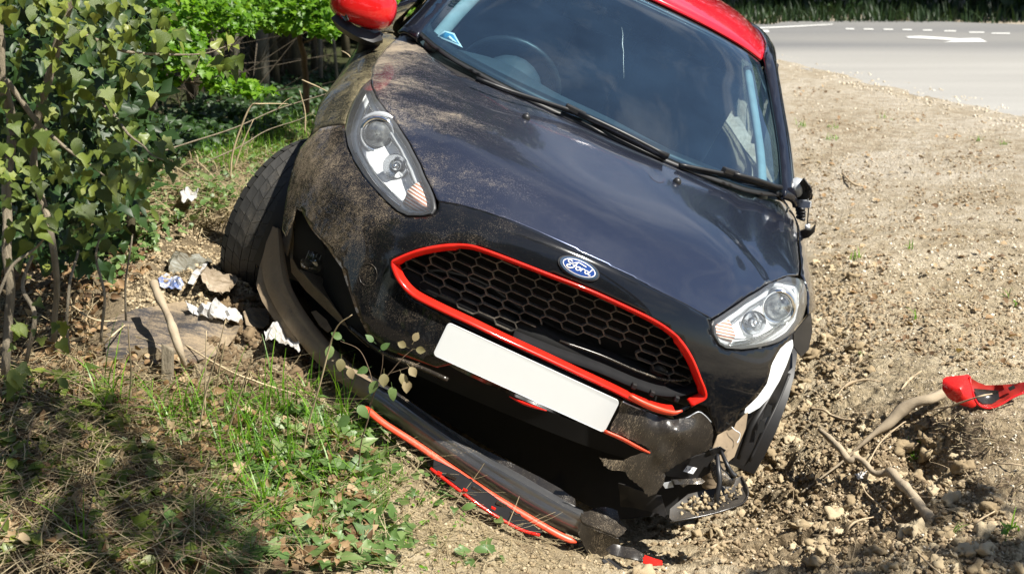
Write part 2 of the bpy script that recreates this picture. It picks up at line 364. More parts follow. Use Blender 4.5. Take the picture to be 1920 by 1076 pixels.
def leafmat(name, cols, rough=.4, trans=.45, veins=False, spec=.5, dirt=0.):
    m, nt, b = nodes(name); L = nt.links; setp(b, rough=rough, spec=spec)
    oi = nt.nodes.new('ShaderNodeObjectInfo'); at_ = nt.nodes.new('ShaderNodeAttribute'); at_.attribute_name = 'tone'
    r = math_(nt, 'FRACT', math_(nt, 'ADD', oi.outputs['Random'], at_.outputs['Fac']))
    n = tex(nt, 'Noise', 40, 4, .6).outputs[0]
    k = len(cols); c = ramp(nt, math_(nt, 'ADD', math_(nt, 'MULTIPLY', r, .85), math_(nt, 'MULTIPLY', n, .15)), [(i/(k-1), cc) for i, cc in enumerate(cols)])
    if veins:
        w = tex(nt, 'Wave', 30, 2, coord='Generated', dist=2.).outputs['Fac'] if False else n
        c = mixc(nt, math_(nt, 'MULTIPLY', math_(nt, 'SUBTRACT', w, .55), 1.5, True), c, tuple(min(1, x*1.7+.02) for x in cols[-1]))
    if dirt: c = mixc(nt, math_(nt, 'MULTIPLY', tex(nt, 'Noise', 9, 5, .7, vec=nt.nodes.new('ShaderNodeNewGeometry').outputs['Position']).outputs[0], dirt*1.3, True), c, (.24, .21, .13))
    L.new(c, b.inputs['Base Color'])
    tl = nt.nodes.new('ShaderNodeBsdfTranslucent'); L.new(mixc(nt, 1, c, (1.0, 1.0, .35), 'MULTIPLY'), tl.inputs[0])
    mx = nt.nodes.new('ShaderNodeMixShader'); mx.inputs[0].default_value = trans
    L.new(b.outputs[0], mx.inputs[1]); L.new(tl.outputs[0], mx.inputs[2]); L.new(mx.outputs[0], nt.nodes['Material Output'].inputs[0])
    bump(nt, b, n, .25, .004); return m
M['ivy'] = leafmat('ivy_leaf', [(.022, .042, .006), (.070, .115, .013), (.135, .185, .022), (.26, .29, .055)], .38, .32, veins=True, dirt=.12, spec=.35)
M['ivy_ground'] = leafmat('ground_ivy_leaf', [(.045, .11, .02), (.10, .19, .045), (.21, .28, .10)], .45, .3, dirt=.12)
M['maple'] = leafmat('spring_leaf', [(.05, .13, .012), (.13, .29, .018), (.25, .43, .04)], .45, .55)
M['grass'] = leafmat('fresh_grass', [(.07, .18, .012), (.14, .32, .02), (.24, .42, .05)], .4, .5)
M['straw'] = leafmat('dry_grass', [(.22, .165, .09), (.36, .29, .17), (.50, .42, .27)], .7, .3)
M['litter'] = leafmat('fallen_leaf', [(.06, .035, .016), (.17, .095, .04), (.30, .19, .09), (.46, .36, .22)], .7, .2)
M['darkleaf'] = leafmat('shaded_leaf', [(.012, .03, .008), (.022, .055, .012), (.04, .085, .018)], .5, .3)  # leaf green darkened; the shade is put into the colour
def clodmat(name, cols):
    m, nt, b = nodes(name); setp(b, rough=.95, spec=.2); at_ = nt.nodes.new('ShaderNodeAttribute'); at_.attribute_name = 'tone'
    n = tex(nt, 'Noise', 8, 4, .6).outputs[0]; n2 = tex(nt, 'Noise', 260, 4, .7).outputs[0]; k = len(cols)
    nt.links.new(ramp(nt, math_(nt, 'ADD', math_(nt, 'MULTIPLY', at_.outputs['Fac'], .55), math_(nt, 'MULTIPLY', math_(nt, 'ADD', n, n2), .22)), [(i/(k-1), c) for i, c in enumerate(cols)]), b.inputs['Base Color'])
    bump(nt, b, n2, .6, .003); return m
M['clod'] = clodmat('soil_clod', [(.15, .105, .058), (.33, .26, .16), (.54, .455, .315)])
M['clod_dark'] = clodmat('dug_soil_clod', [(.07, .048, .028), (.15, .105, .06), (.24, .18, .11)])
M['pebble'] = clodmat('pebble', [(.30, .24, .16), (.52, .45, .34), (.74, .69, .60)])
M['witherleaf'] = leafmat('withered_leaf', [(.16, .15, .06), (.27, .22, .11), (.36, .29, .17)], .6, .3)
M['darkgrass'] = leafmat('shaded_verge_grass', [(.008, .022, .006), (.016, .042, .010), (.03, .065, .016)], .5, .3)  # grass green darkened, the shade under the trees is in the colour
M['brush'] = simple('brushwood', (.07, .055, .035), .9, var=.4)
M['clod_dark2'] = clodmat('damp_crumb', [(.12, .085, .05), (.26, .195, .12), (.46, .38, .26)])
# ------------------------------------------------------------ terrain height
def sstep(a, b, x): t = np.clip((x-a)/(b-a), 0, 1); return t*t*(3-2*t)
def vnoise(x, y, seed=0):
    x = np.asarray(x, float); y = np.asarray(y, float); xi = np.floor(x).astype(np.int64); yi = np.floor(y).astype(np.int64); fx = x-xi; fy = y-yi
    fx = fx*fx*fx*(fx*(fx*6-15)+10); fy = fy*fy*fy*(fy*(fy*6-15)+10)
    def h(a, b):
        n = (a*374761393 + b*668265263 + (seed*1442695 & 0xfffffff)) & 0xffffffff; n = ((n ^ (n >> 13))*1274126177) & 0xffffffff; n = ((n ^ (n >> 16))*2246822519) & 0xffffffff
        return ((n ^ (n >> 15)) & 0xffffff)/float(0xffffff)
    return (h(xi, yi)*(1-fx)+h(xi+1, yi)*fx)*(1-fy)+(h(xi, yi+1)*(1-fx)+h(xi+1, yi+1)*fx)*fy
def fbm(x, y, seed=0, oct=4, gain=.5, lac=2.03):
    a = 1; s = 0; t = 0; 
    for o in range(oct):
        s = s + a*vnoise(x+o*13.7, y-o*7.3, seed+o); t += a; a *= gain; x = x*lac*.8-y*lac*.6; y, x = (y*lac+x*.25), x
    return s/t
def billow(x, y, seed=0, oct=3, gain=.55):
    a = 1; s = 0; t = 0
    for o in range(oct):
        s = s + a*(1-np.abs(2*vnoise(x, y, seed+o)-1)); t += a; a *= gain; x, y = x*1.7-y*1.2, y*1.7+x*1.2
    return s/t
def gz(px, py, z):
    d = ray(px, py); t = (z-CAMH)/d.z; p = CAM+d*t; return (p.x, p.y, z)
CTRL = [gz(*q) for q in [
 (1920,1076,-.03),(1500,1060,-.20),(1240,1060,-.21),(960,1076,-.11),(600,1076,.02),(300,1076,.10),(0,1076,.14),
 (1450,900,-.30),(1560,800,-.18),(1620,850,-.13),(1920,850,.0),(1560,650,-.10),(1535,500,-.05),(1700,600,0),(1920,600,.02),(1500,230,0),(1920,400,0),(1750,1000,-.06),
 (1480,980,-.26),(1700,740,-.02),(1450,150,0),(1920,240,0),
 (0,700,.30),(170,760,.25),(300,700,.27),(455,515,.36),(300,500,.38),(470,660,.27),(350,400,.38),(600,800,.11),(750,870,.04),(850,960,-.04),(560,700,.24),(200,900,.17),(1000,1010,-.15)]]
CTRL += [(0,4.3,-.30),(.35,4.3,-.50),(-.45,4.3,.0),(.55,4.7,-.42),(.55,5.6,-.40),(.6,6.9,-.42),(-.7,6.9,.10),(-.75,5.5,.22),(0,6,-.25),(-.2,3.75,-.12),(.3,3.85,-.34),
 (-.75,4.5,.2),(-1.1,5.2,.40),(-2.2,6,.40),(-1.8,8.5,.25),(-3.5,8,.30),(-4,12,.2),(-1,11,.05),(0,9,-.02),(1,9,0),(-8,14,.2),(-6,5,.4),(-3,3,.3),(-3,0,.2),(0,0,0),(0,1.8,0),(3,0,0),(3,2,0),
 (6,4,0),(3,12,0),(1,14,0),(6,16,0),(0,18,.1),(12,10,0),(14,18,0),(-10,-6,.1),(0,-8,0),(10,-6,0),(-12,20,.2),(20,4,0)]
CP = np.array(CTRL)
_K = np.linalg.norm(CP[:, None, :2]-CP[None, :, :2], axis=2); _K = np.sqrt(_K**2+.02)
_A = np.block([[_K+np.eye(len(CP))*-.02, np.ones((len(CP), 1))], [np.ones((1, len(CP))), np.zeros((1, 1))]])
_W = np.linalg.solve(_A, np.concatenate([CP[:, 2], [0]]))
def base_h(x, y):
    sh = np.shape(x); x = np.ravel(x); y = np.ravel(y); out = np.zeros(len(x))
    for i in range(0, len(x), 40000):
        s = slice(i, i+40000); d = np.sqrt((x[s, None]-CP[None, :, 0])**2+(y[s, None]-CP[None, :, 1])**2+.02); out[s] = d@_W[:-1]+_W[-1]
    r = np.hypot(x, y); k = np.clip((r-16)/10, 0, 1); out = out*(1-k)
    return out.reshape(sh)
# road edges: near edge (towards the car) and far edge, on the flat
NEAR = [(-30,46),(-12,34),(-3,22),(.2,15.6)]+[gz(*q, 0.0)[:2] for q in ((1385,92),(1430,113),(1500,131),(1600,154),(1700,178),(1800,203),(1920,229))]+[(4.4,7.4),(6.5,5.2),(10,3.6),(20,2.2),(60,1)]
FAR = [(-30,52),(-12,40),(-3,27),(.6,18)]+[gz(*q, 0.0)[:2] for q in ((1390,46),(1480,43),(1600,42),(1760,43),(1920,48))]+[(8.5,14.6),(14,14),(25,14),(60,15)]
NEAR = [tuple(p) for p in crspline(NEAR, 6)]; FAR = [tuple(p) for p in crspline(FAR, 6)]
ROADPOLY = NEAR+FAR[::-1]
def road_dist(x, y):
    """signed distance to the near road edge, positive on the verge side"""
    N = np.array(NEAR); d = np.full(np.shape(x), 1e9); s = np.zeros(np.shape(x))
    for a, b in zip(N[:-1], N[1:]):
        e = b-a; t = np.clip(((x-a[0])*e[0]+(y-a[1])*e[1])/(e@e), 0, 1); q = np.hypot(x-a[0]-t*e[0], y-a[1]-t*e[1])
        c = e[0]*(y-a[1])-e[1]*(x-a[0]); m = q < d; d = np.where(m, q, d); s = np.where(m, np.sign(-c), s)
    return d*s
GX0, GY0, GD = -7., 0., .05
_gx, _gy = np.meshgrid(np.arange(GX0, 8, GD), np.arange(GY0, 17, GD)); _GB = base_h(_gx, _gy); _GR = road_dist(_gx, _gy)
def look(G, fn, x, y):
    sh = np.shape(x); x = np.ravel(x); y = np.ravel(y); u = (x-GX0)/GD; v = (y-GY0)/GD; ny, nx = G.shape
    ins = (u >= 0) & (u < nx-1.001) & (v >= 0) & (v < ny-1.001); out = np.empty(len(x)); uu = u[ins]; vv = v[ins]; i = uu.astype(int); j = vv.astype(int); fu = uu-i; fv = vv-j
    out[ins] = (G[j, i]*(1-fu)+G[j, i+1]*fu)*(1-fv)+(G[j+1, i]*(1-fu)+G[j+1, i+1]*fu)*fv
    if (~ins).any(): out[~ins] = fn(x[~ins], y[~ins])
    return out.reshape(sh)
PITS = [gz(1738, 862, -.1), gz(1668, 945, -.1), gz(1840, 850, -.05)]
CHN = [(gz(px, py, zz), rx, ry, k) for (px, py, zz, rx, ry, k) in ((1510,660,-.12,.18,.5,.9),(1500,850,-.2,.3,.4,1),(1350,1030,-.2,.4,.25,.8),(1720,960,-.08,.35,.4,.9),(480,660,.27,.2,.35,1),(1540,400,0,.15,1.5,.5))]
def height(x, y, fine=True):
    x = np.asarray(x, float); y = np.asarray(y, float)
    z = look(_GB, base_h, x, y); RDIST = look(_GR, road_dist, x, y)
    # masks: churned soil round the car, smoother verge to the right, litter bank to the left
    churn = 0
    for c0, rx, ry, k in CHN: churn = churn + k*np.exp(-(((x-c0[0])/rx)**2+((y-c0[1])/ry)**2))
    churn = np.clip(churn, 0, 1)
    far = sstep(5, 11, np.hypot(x, y))
    z = z + (fbm(x*1.3, y*1.3, 3, 3)-.5)*.07*(1-.6*far)
    # the small pit in the soil to the right, and the scrape the car made
    p0, p1, p2 = PITS
    z = z - .15*np.exp(-(((x-p0[0])/.075)**2+((y-p0[1])/.13)**2)) - .08*np.exp(-(((x-p1[0])/.06)**2+((y-p1[1])/.13)**2)) + .035*np.exp(-(((x-p2[0])/.09)**2+((y-p2[1])/.2)**2))
    if fine:
        b = billow(x*9, y*9, 11, 3); b2 = billow(x*27+3, y*27, 17, 3); b3 = fbm(x*70, y*70, 23, 3)
        rd = sstep(.0, .8, RDIST); near = 1-sstep(6, 12, np.hypot(x, y))
        z = z + rd*(((b-.6)*.05*(.18+1.25*churn)) + ((b2-.6)*.026*(.5+.8*churn))*near + (b3-.5)*.018*(.7+.5*churn)*near)
        left = sstep(-.2, -1.0, x); z = z + left*near*(fbm(x*16, y*16, 31, 3)-.5)*.05
    k = sstep(.05, 1.2, RDIST); z = z*k+(1-k)*(.016+(fbm(x*5, y*5, 41, 2)-.5)*.02)
    inside = sstep(-.05, -.35, RDIST)*(y > 0)
    return z*(1-inside) + (-.03)*inside
# ground sheet: fine in front of the camera, coarse all round, out to the horizon
def ground():
    fan = math.radians(27); n1 = 500
    ang = np.concatenate([np.linspace(-fan, fan, n1), np.linspace(fan, 2*math.pi-fan, 60)[1:-1]])
    ds = [2.2]
    while ds[-1] < 12.5: ds.append(ds[-1]*1.0026 if ds[-1] < 6 else ds[-1]*1.005)
    while ds[-1] < 450: ds.append(ds[-1]*1.06)
    ds = np.array([.4, 1.0, 1.6, 2.0]+ds); R, A = np.meshgrid(ds, ang, indexing='ij')
    X = R*np.sin(A); Y = R*np.cos(A); Z = height(X, Y)
    V = np.stack([X, Y, Z], -1).reshape(-1, 3); n = len(ang); m = len(ds)
    i = np.arange(m-1)[:, None]*n; j = np.arange(n)[None]; jn = (j+1) % n
    F = np.stack([i+j, i+jn, i+n+jn, i+n+j], -1).reshape(-1, 4)[:, ::-1]
    V = np.concatenate([V, [[0, 0, float(height(0., 0.))]]])
    o = npmesh('ground', V, F, M['soil']); 
    me = o.data
    return o
# ------------------------------------------------------------ the car: smooth master surfaces in its own frame
car = empty('crashed_car', label='black hatchback with red roof and red-edged honeycomb grille, crashed nose-down and tilted in the soil', cat='car')
car.matrix_world = CM
class Net:
    """tensor spline surface through a grid of points, mirrored over the car's centre line"""
    def __init__(s, rows):
        R = np.array(rows, float)                      # rows x cols x 3, column 0 on the centre line
        Lf = R[:, :0:-1].copy(); Lf[..., 0] *= -1
        s.P = np.concatenate([Lf, R], 1); s.nc = R.shape[1]-1; s.nr = R.shape[0]-1
    def ev(s, a, t, off=0.):
        a = np.asarray(a, float)+s.nc; t = np.asarray(t, float)
        def w(x, n):
            i = np.clip(np.floor(x).astype(int), 0, n-1); f = x-i
            c = np.stack([-.5*f+f*f-.5*f**3, 1-2.5*f*f+1.5*f**3, .5*f+2*f*f-1.5*f**3, -.5*f*f+.5*f**3], -1); return i, c
        def pad(A): 
            A = np.concatenate([2*A[:1]-A[1:2], A, 2*A[-1:]-A[-2:-1]], 0); return A
        P = pad(pad(s.P).swapaxes(0, 1)).swapaxes(0, 1)
        ia, ca = w(a, 2*s.nc); it, ct = w(t, s.nr); out = 0
        for j in range(4):
            for k in range(4): out = out + (ct[..., j]*ca[..., k])[..., None]*P[it+j, ia+k]
        return out
    def normal(s, a, t):
        h = 1e-3; n = np.cross(s.ev(a+h, t)-s.ev(a-h, t), s.ev(a, t+h)-s.ev(a, t-h)); return n/(np.linalg.norm(n, axis=-1, keepdims=True)+1e-12)
    def bvh(s, d=.1):
        s.A = np.arange(-s.nc, s.nc+1e-6, d); s.T = np.arange(0, s.nr+1e-6, d)
        g = s.ev(*np.meshgrid(s.A, s.T)); V = g.reshape(-1, 3); n = len(s.A); F = []; s.tri = []
        for i in range(len(s.T)-1):
            for j in range(n-1):
                q = i*n+j; F += [(q, q+1, q+n+1), (q, q+n+1, q+n)]
        s.V = V; s.F = F; s.n = n; s.tree = BVHTree.FromPolygons([Vector(v) for v in V], F)
    def prm(s, px, py, quiet=False):
        """surface parameters of the surface point seen at a photo pixel"""
        hit = s.tree.ray_cast(CAMC, cray(px, py))
        if hit[0] is None:
            # nearest surface point to the ray
            d = cray(px, py); best = None
            for k in np.arange(2.8, 6.5, .05):
                q = s.tree.find_nearest(CAMC+d*k)
                if best is None or q[3] < best[0][3]: best = (q, k)
            hit = (best[0][0], best[0][1], best[0][2], best[0][3])
            if not quiet and hit[3] > .012: print('MISS', (px, py), round(hit[3], 3))
        f = s.F[hit[2]]; p = np.array(hit[0]); A, B, C = (s.V[i] for i in f)
        v0, v1, v2 = B-A, C-A, p-A; d00, d01, d11, d20, d21 = v0@v0, v0@v1, v1@v1, v2@v0, v2@v1
        de = d00*d11-d01*d01+1e-15; b = (d11*d20-d01*d21)/de; c = (d00*d21-d01*d20)/de; a = 1-b-c
        pr = [np.array((s.A[i % s.n], s.T[i//s.n])) for i in f]
        return a*pr[0]+b*pr[1]+c*pr[2]
BODY = Net([
 [(0,.03,.20),(.25,.04,.20),(.45,.10,.20),(.60,.20,.21),(.70,.31,.22),(.76,.40,.24),(.79,.455,.26),(.80,.492,.27)],
 [(0,.00,.33),(.25,.01,.33),(.46,.075,.33),(.62,.18,.33),(.73,.29,.34),(.79,.38,.35),(.825,.44,.36),(.84,.477,.36)],
 [(0,.01,.46),(.26,.02,.46),(.47,.08,.46),(.63,.18,.46),(.745,.30,.47),(.81,.40,.48),(.84,.48,.49),(.85,.53,.49)],
 [(0,.020,.60),(.26,.030,.60),(.46,.085,.60),(.62,.185,.60),(.74,.31,.60),(.81,.43,.60),(.85,.54,.595),(.862,.61,.585)],
 [(0,.052,.735),(.25,.068,.73),(.43,.125,.715),(.60,.24,.70),(.72,.36,.70),(.80,.50,.70),(.852,.64,.69),(.868,.70,.645)],
 [(0,.112,.792),(.24,.138,.787),(.42,.200,.772),(.58,.30,.775),(.71,.44,.78),(.80,.60,.77),(.846,.74,.75),(.858,.80,.66)],
 [(0,.28,.875),(.25,.30,.87),(.44,.34,.86),(.58,.43,.845),(.70,.54,.85),(.795,.70,.82),(.846,.86,.77),(.858,.90,.655)],
 [(0,.55,.93),(.25,.56,.93),(.46,.60,.92),(.60,.67,.91),(.71,.77,.895),(.80,.90,.86),(.850,1.0,.77),(.862,1.04,.58)],
 [(0,.84,.975),(.25,.87,.975),(.46,.94,.975),(.62,1.05,.97),(.73,1.14,.95),(.81,1.20,.90),(.857,1.25,.78),(.866,1.28,.40)],
 [(0,1.15,.985),(.25,1.18,.985),(.46,1.24,.985),(.62,1.34,.98),(.73,1.44,.96),(.80,1.55,.92),(.857,1.62,.79),(.868,1.65,.35)],
 [(0,2.3,.96),(.25,2.3,.96),(.46,2.3,.96),(.62,2.35,.96),(.72,2.4,.96),(.79,2.4,.93),(.862,2.4,.80),(.868,2.4,.35)],
 [(0,3.2,.96),(.25,3.2,.96),(.46,3.2,.96),(.60,3.2,.96),(.70,3.2,.97),(.78,3.2,.95),(.860,3.2,.82),(.866,3.2,.35)],
 [(0,3.7,.96),(.25,3.7,.96),(.40,3.7,.96),(.50,3.7,.96),(.58,3.75,.97),(.68,3.78,.94),(.76,3.8,.82),(.79,3.8,.35)],
])
BODY.bvh(.1)
GLH = Net([
 [(0,.84,.980),(.30,.87,.982),(.52,.95,.985),(.655,1.05,.99),(.72,1.10,.985),(.755,1.16,.93)],
 [(0,1.06,1.125),(.29,1.085,1.12),(.49,1.15,1.115),(.615,1.24,1.115),(.68,1.32,1.11),(.755,1.5,.95)],
 [(0,1.29,1.26),(.27,1.31,1.255),(.46,1.37,1.245),(.565,1.45,1.235),(.635,1.53,1.22),(.755,1.75,.97)],
 [(0,1.52,1.385),(.25,1.535,1.38),(.42,1.58,1.365),(.515,1.64,1.345),(.585,1.72,1.33),(.755,2.0,.99)],
 [(0,1.85,1.455),(.25,1.87,1.45),(.42,1.9,1.435),(.53,1.95,1.405),(.61,2.0,1.36),(.75,2.2,1.0)],
 [(0,2.4,1.48),(.25,2.4,1.475),(.43,2.4,1.46),(.54,2.4,1.43),(.62,2.4,1.37),(.76,2.4,1.0)],
 [(0,3.0,1.45),(.25,3.0,1.445),(.41,3.0,1.43),(.52,3.0,1.40),(.60,3.0,1.34),(.80,3.0,1.0)],
 [(0,3.5,1.38),(.25,3.5,1.375),(.38,3.5,1.36),(.48,3.5,1.33),(.55,3.5,1.28),(.74,3.5,1.0)],
])
GLH.bvh(.1)

def inpoly(P, poly):
    x, y = P[:, 0], P[:, 1]; r = np.zeros(len(P), bool); n = len(poly); j = n-1
    for i in range(n):
        xi, yi = poly[i]; xj, yj = poly[j]
        if yi != yj:
            c = ((yi > y) != (yj > y)) & (x < (xj-xi)*(y-yi)/(yj-yi)+xi); r ^= c
        j = i
    return r
def shrink(poly, d):
    """move a closed outline inwards by d (parameter units)"""
    P = np.array(poly); n = len(P); area = .5*sum(P[i-1][0]*P[i][1]-P[i][0]*P[i-1][1] for i in range(n)); s = 1 if area > 0 else -1
    out = []
    for i in range(n):
        e1 = P[i]-P[i-1]; e2 = P[(i+1) % n]-P[i]; e1 /= np.linalg.norm(e1)+1e-9; e2 /= np.linalg.norm(e2)+1e-9
        nn = np.array((-(e1+e2)[1], (e1+e2)[0])); nn /= np.linalg.norm(nn)+1e-9; out.append(P[i]+s*nn*d)
    return out
def panel(name, net, outline, mat, parent, holes=(), grid=.12, off=0., t=.004, gap=0., fn=None, fine=.06):
    """a sheet of the surface `net` inside an outline given in surface parameters"""
    ol = resample(outline, fine); 
    if gap: ol = shrink(ol, gap)
    hs = [resample(h, fine) for h in holes]
    pts = list(ol); edges = [(i, (i+1) % len(ol)) for i in range(len(ol))]
    for h in hs:
        n = len(pts); pts += list(h); edges += [(n+i, n+(i+1) % len(h)) for i in range(len(h))]
    A = np.array(pts); lo, hi = A.min(0), A.max(0)
    gx, gy = np.meshgrid(np.arange(lo[0], hi[0], grid), np.arange(lo[1], hi[1], grid)); gx[::2] += grid/2
    G = np.stack([gx.ravel(), gy.ravel()], 1); k = inpoly(G, ol)
    for h in hs: k &= ~inpoly(G, h)
    G = G[k]
    if len(G):
        d = np.min(np.linalg.norm(G[:, None]-A[None], axis=2), axis=1); G = G[d > grid*.45]
    allp = [Vector(p) for p in pts]+[Vector(p) for p in G]
    V2, _, F, *_ = delaunay_2d_cdt(allp, edges, [], 0, 1e-5)
    P = np.array([(v.x, v.y) for v in V2]); F = np.array([f for f in F if len(f) == 3]); c = P[F].mean(1)
    k = inpoly(c, ol)
    for h in hs: k &= ~inpoly(c, h)
    F = F[k]; W = net.ev(P[:, 0], P[:, 1])
    if off or fn:
        N = net.normal(P[:, 0], P[:, 1]); o = off + (fn(P, W) if fn else 0); W = W - N*np.reshape(o, (-1, 1)) if np.ndim(o) else W-N*o
    o = mesh(name, W, F, mat, parent)
    bm = bmesh.new(); bm.from_mesh(o.data)
    bmesh.ops.recalc_face_normals(bm, faces=bm.faces)
    if len(bm.faces):
        bm.normal_update(); s = sum((f.normal.dot(Vector(CAMC)-f.calc_center_median()) > 0)*f.calc_area()-(f.normal.dot(Vector(CAMC)-f.calc_center_median()) <= 0)*f.calc_area() for f in bm.faces)
        if s < 0: bmesh.ops.reverse_faces(bm, faces=bm.faces)
    bmesh.ops.delete(bm, geom=[v for v in bm.verts if not v.link_faces], context='VERTS')
    bm.to_mesh(o.data); bm.free()
    if t: solidify(o, t)
    return o
# normal() points inwards for these nets when positive offsets should sink the surface
def bp(*pts): return [BODY.prm(*p) for p in pts]
def gp(*pts): return [GLH.prm(*p) for p in pts]
_n = BODY.normal(np.array([.5]), np.array([3.]))[0]; SGN = 1 if _n[1] > 0 else -1     # +1: normal points into the car
_n = GLH.normal(np.array([.5]), np.array([1.]))[0]; SGNG = 1 if _n[2] < 0 else -1
print('SGN', SGN, SGNG)

# outlines traced along the shut lines (photo pixels), laid on the surface
BON_REAR = [(778,65),(792,89),(806,103),(834,122),(862,139),(900,154),(970,182),(1030,205),(1090,228),(1145,250),(1200,276),(1249,297),(1290,318),(1340,345),(1406,367),(1445,373),(1478,369)]
BON_RIGHT = [(1486,371),(1491,410),(1496,455),(1500,495),(1498,517)]
LAMP_R_TOP = [(1475,518),(1440,531),(1400,556),(1365,580),(1336,599)]
BON_FRONT = [(1333,597),(1290,573),(1240,549),(1180,517),(1120,487),(1060,459),(1000,431),(950,411),(900,394),(860,383),(822,377)]
LAMP_L_IN = [(817,372),(808,350),(790,310),(768,268),(745,232),(722,205),(707,185),(698,165),(696,148)]
BON_LEFT = [(699,128),(707,111),(723,91),(745,71),(762,61)]
bonnet_ol = bp(*(BON_REAR+BON_RIGHT+LAMP_R_TOP+BON_FRONT+LAMP_L_IN+BON_LEFT))
def dent(P, W):
    """the knocks in the bonnet: a raised crease near the middle rear and one at the right front"""
    x, y = W[:, 0], W[:, 1]; o = np.zeros(len(W))
    p1 = BODY.ev(*BODY.prm(1232, 325)); p2 = BODY.ev(*BODY.prm(1392, 470))
    o += -.004*np.exp(-((x-p1[0])/.016)**2-((y-p1[1])/.055)**2)*SGN
    d = (x-p2[0])*.55+(y-p2[1])*.83; e = -(x-p2[0])*.83+(y-p2[1])*.55
    o += .004*np.exp(-(d/.028)**2-(e/.10)**2)*SGN - .003*np.exp(-((d-.05)/.03)**2-(e/.10)**2)*SGN
    o += -.004*np.exp(-((np.abs(x)-.50-.05*(y-.5))/.04)**2)*np.clip((y-.1)/.3, 0, 1)*SGN
    o += .0035*np.exp(-((x-.33)/.09)**2-((y-.45)/.13)**2)*SGN
    return o
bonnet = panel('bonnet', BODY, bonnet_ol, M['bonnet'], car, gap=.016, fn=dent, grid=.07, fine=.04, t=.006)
tag(bonnet, 'dusty black bonnet, sky blue put into its colour, with a dent at its front corner')

LAMP_L_OUT = [(692,151),(680,163),(665,185),(653,215),(647,245),(652,275),(668,310),(695,348),(722,378),(745,398),(765,407),(795,407),(812,403),(819,392)]
LAMP_R_OUT = [(1333,608),(1335,628),(1345,646),(1360,655),(1390,657),(1425,652),(1460,642),(1485,625),(1503,600),(1511,570),(1511,545),(1504,525)]
lampL = bp(*(LAMP_L_IN[::-1][0:0]+LAMP_L_IN+[(692,151)]+LAMP_L_OUT[1:]))
lampR = bp(*(LAMP_R_TOP+LAMP_R_OUT))
GR = [(735,492),(747,483),(790,467),(835,459),(875,459),(905,466),(960,486),(1030,513),(1100,540),(1160,567),(1220,596),(1255,618),(1278,640),(1297,670),(1312,706),(1323,741),
      (1300,757),(1268,772),(1235,770),(1190,754),(1140,730),(1080,702),(1010,669),(940,637),(880,608),(820,580),(775,556),(752,533),(740,512)]
grille_ol = bp(*GR)
FASC = BON_FRONT[::-1]+[(1334,604)]+LAMP_R_OUT[:8]+[(1478,640),(1462,655),(1447,684),(1438,720),(1420,745),(1400,764),(1386,775),(1378,800),(1360,812),(1340,812),(1334,790),(1325,765),(1310,760),(1290,770),
      (1265,786),(1200,768),(1140,750),(1060,725),(980,690),(900,672),(820,690),(780,676),(727,657),(707,640),(688,626),(667,585),(655,548),(640,503),(612,462),(583,430),(566,398),(556,392),
      (549,415),(536,445),(529,432),(531,410),(536,375),(544,335),(553,300),(563,277),(578,260),(600,241),(622,236),(646,234)]+LAMP_L_OUT[4:]
fasc = panel('front_bumper', BODY, bp(*FASC), M['paint_low'], car, holes=[shrink(grille_ol, .01)], gap=.010, grid=.10, t=.004)
tag(fasc, 'gloss black front bumper speckled with dried mud')
WING = [(646,232),(622,234),(600,239),(580,254),(566,270),(575,250),(590,225),(612,190),(625,165),(640,140),(660,115),(700,95),(735,70),(757,55),(762,61),(745,73),(723,93),(708,112),(700,128),(697,148),(690,152),(678,163),(664,185),(652,215)]
wing_o = panel('wing', BODY, bp(*WING), M['wing_dust'], car, gap=.004, grid=.1, t=.004) if False else None
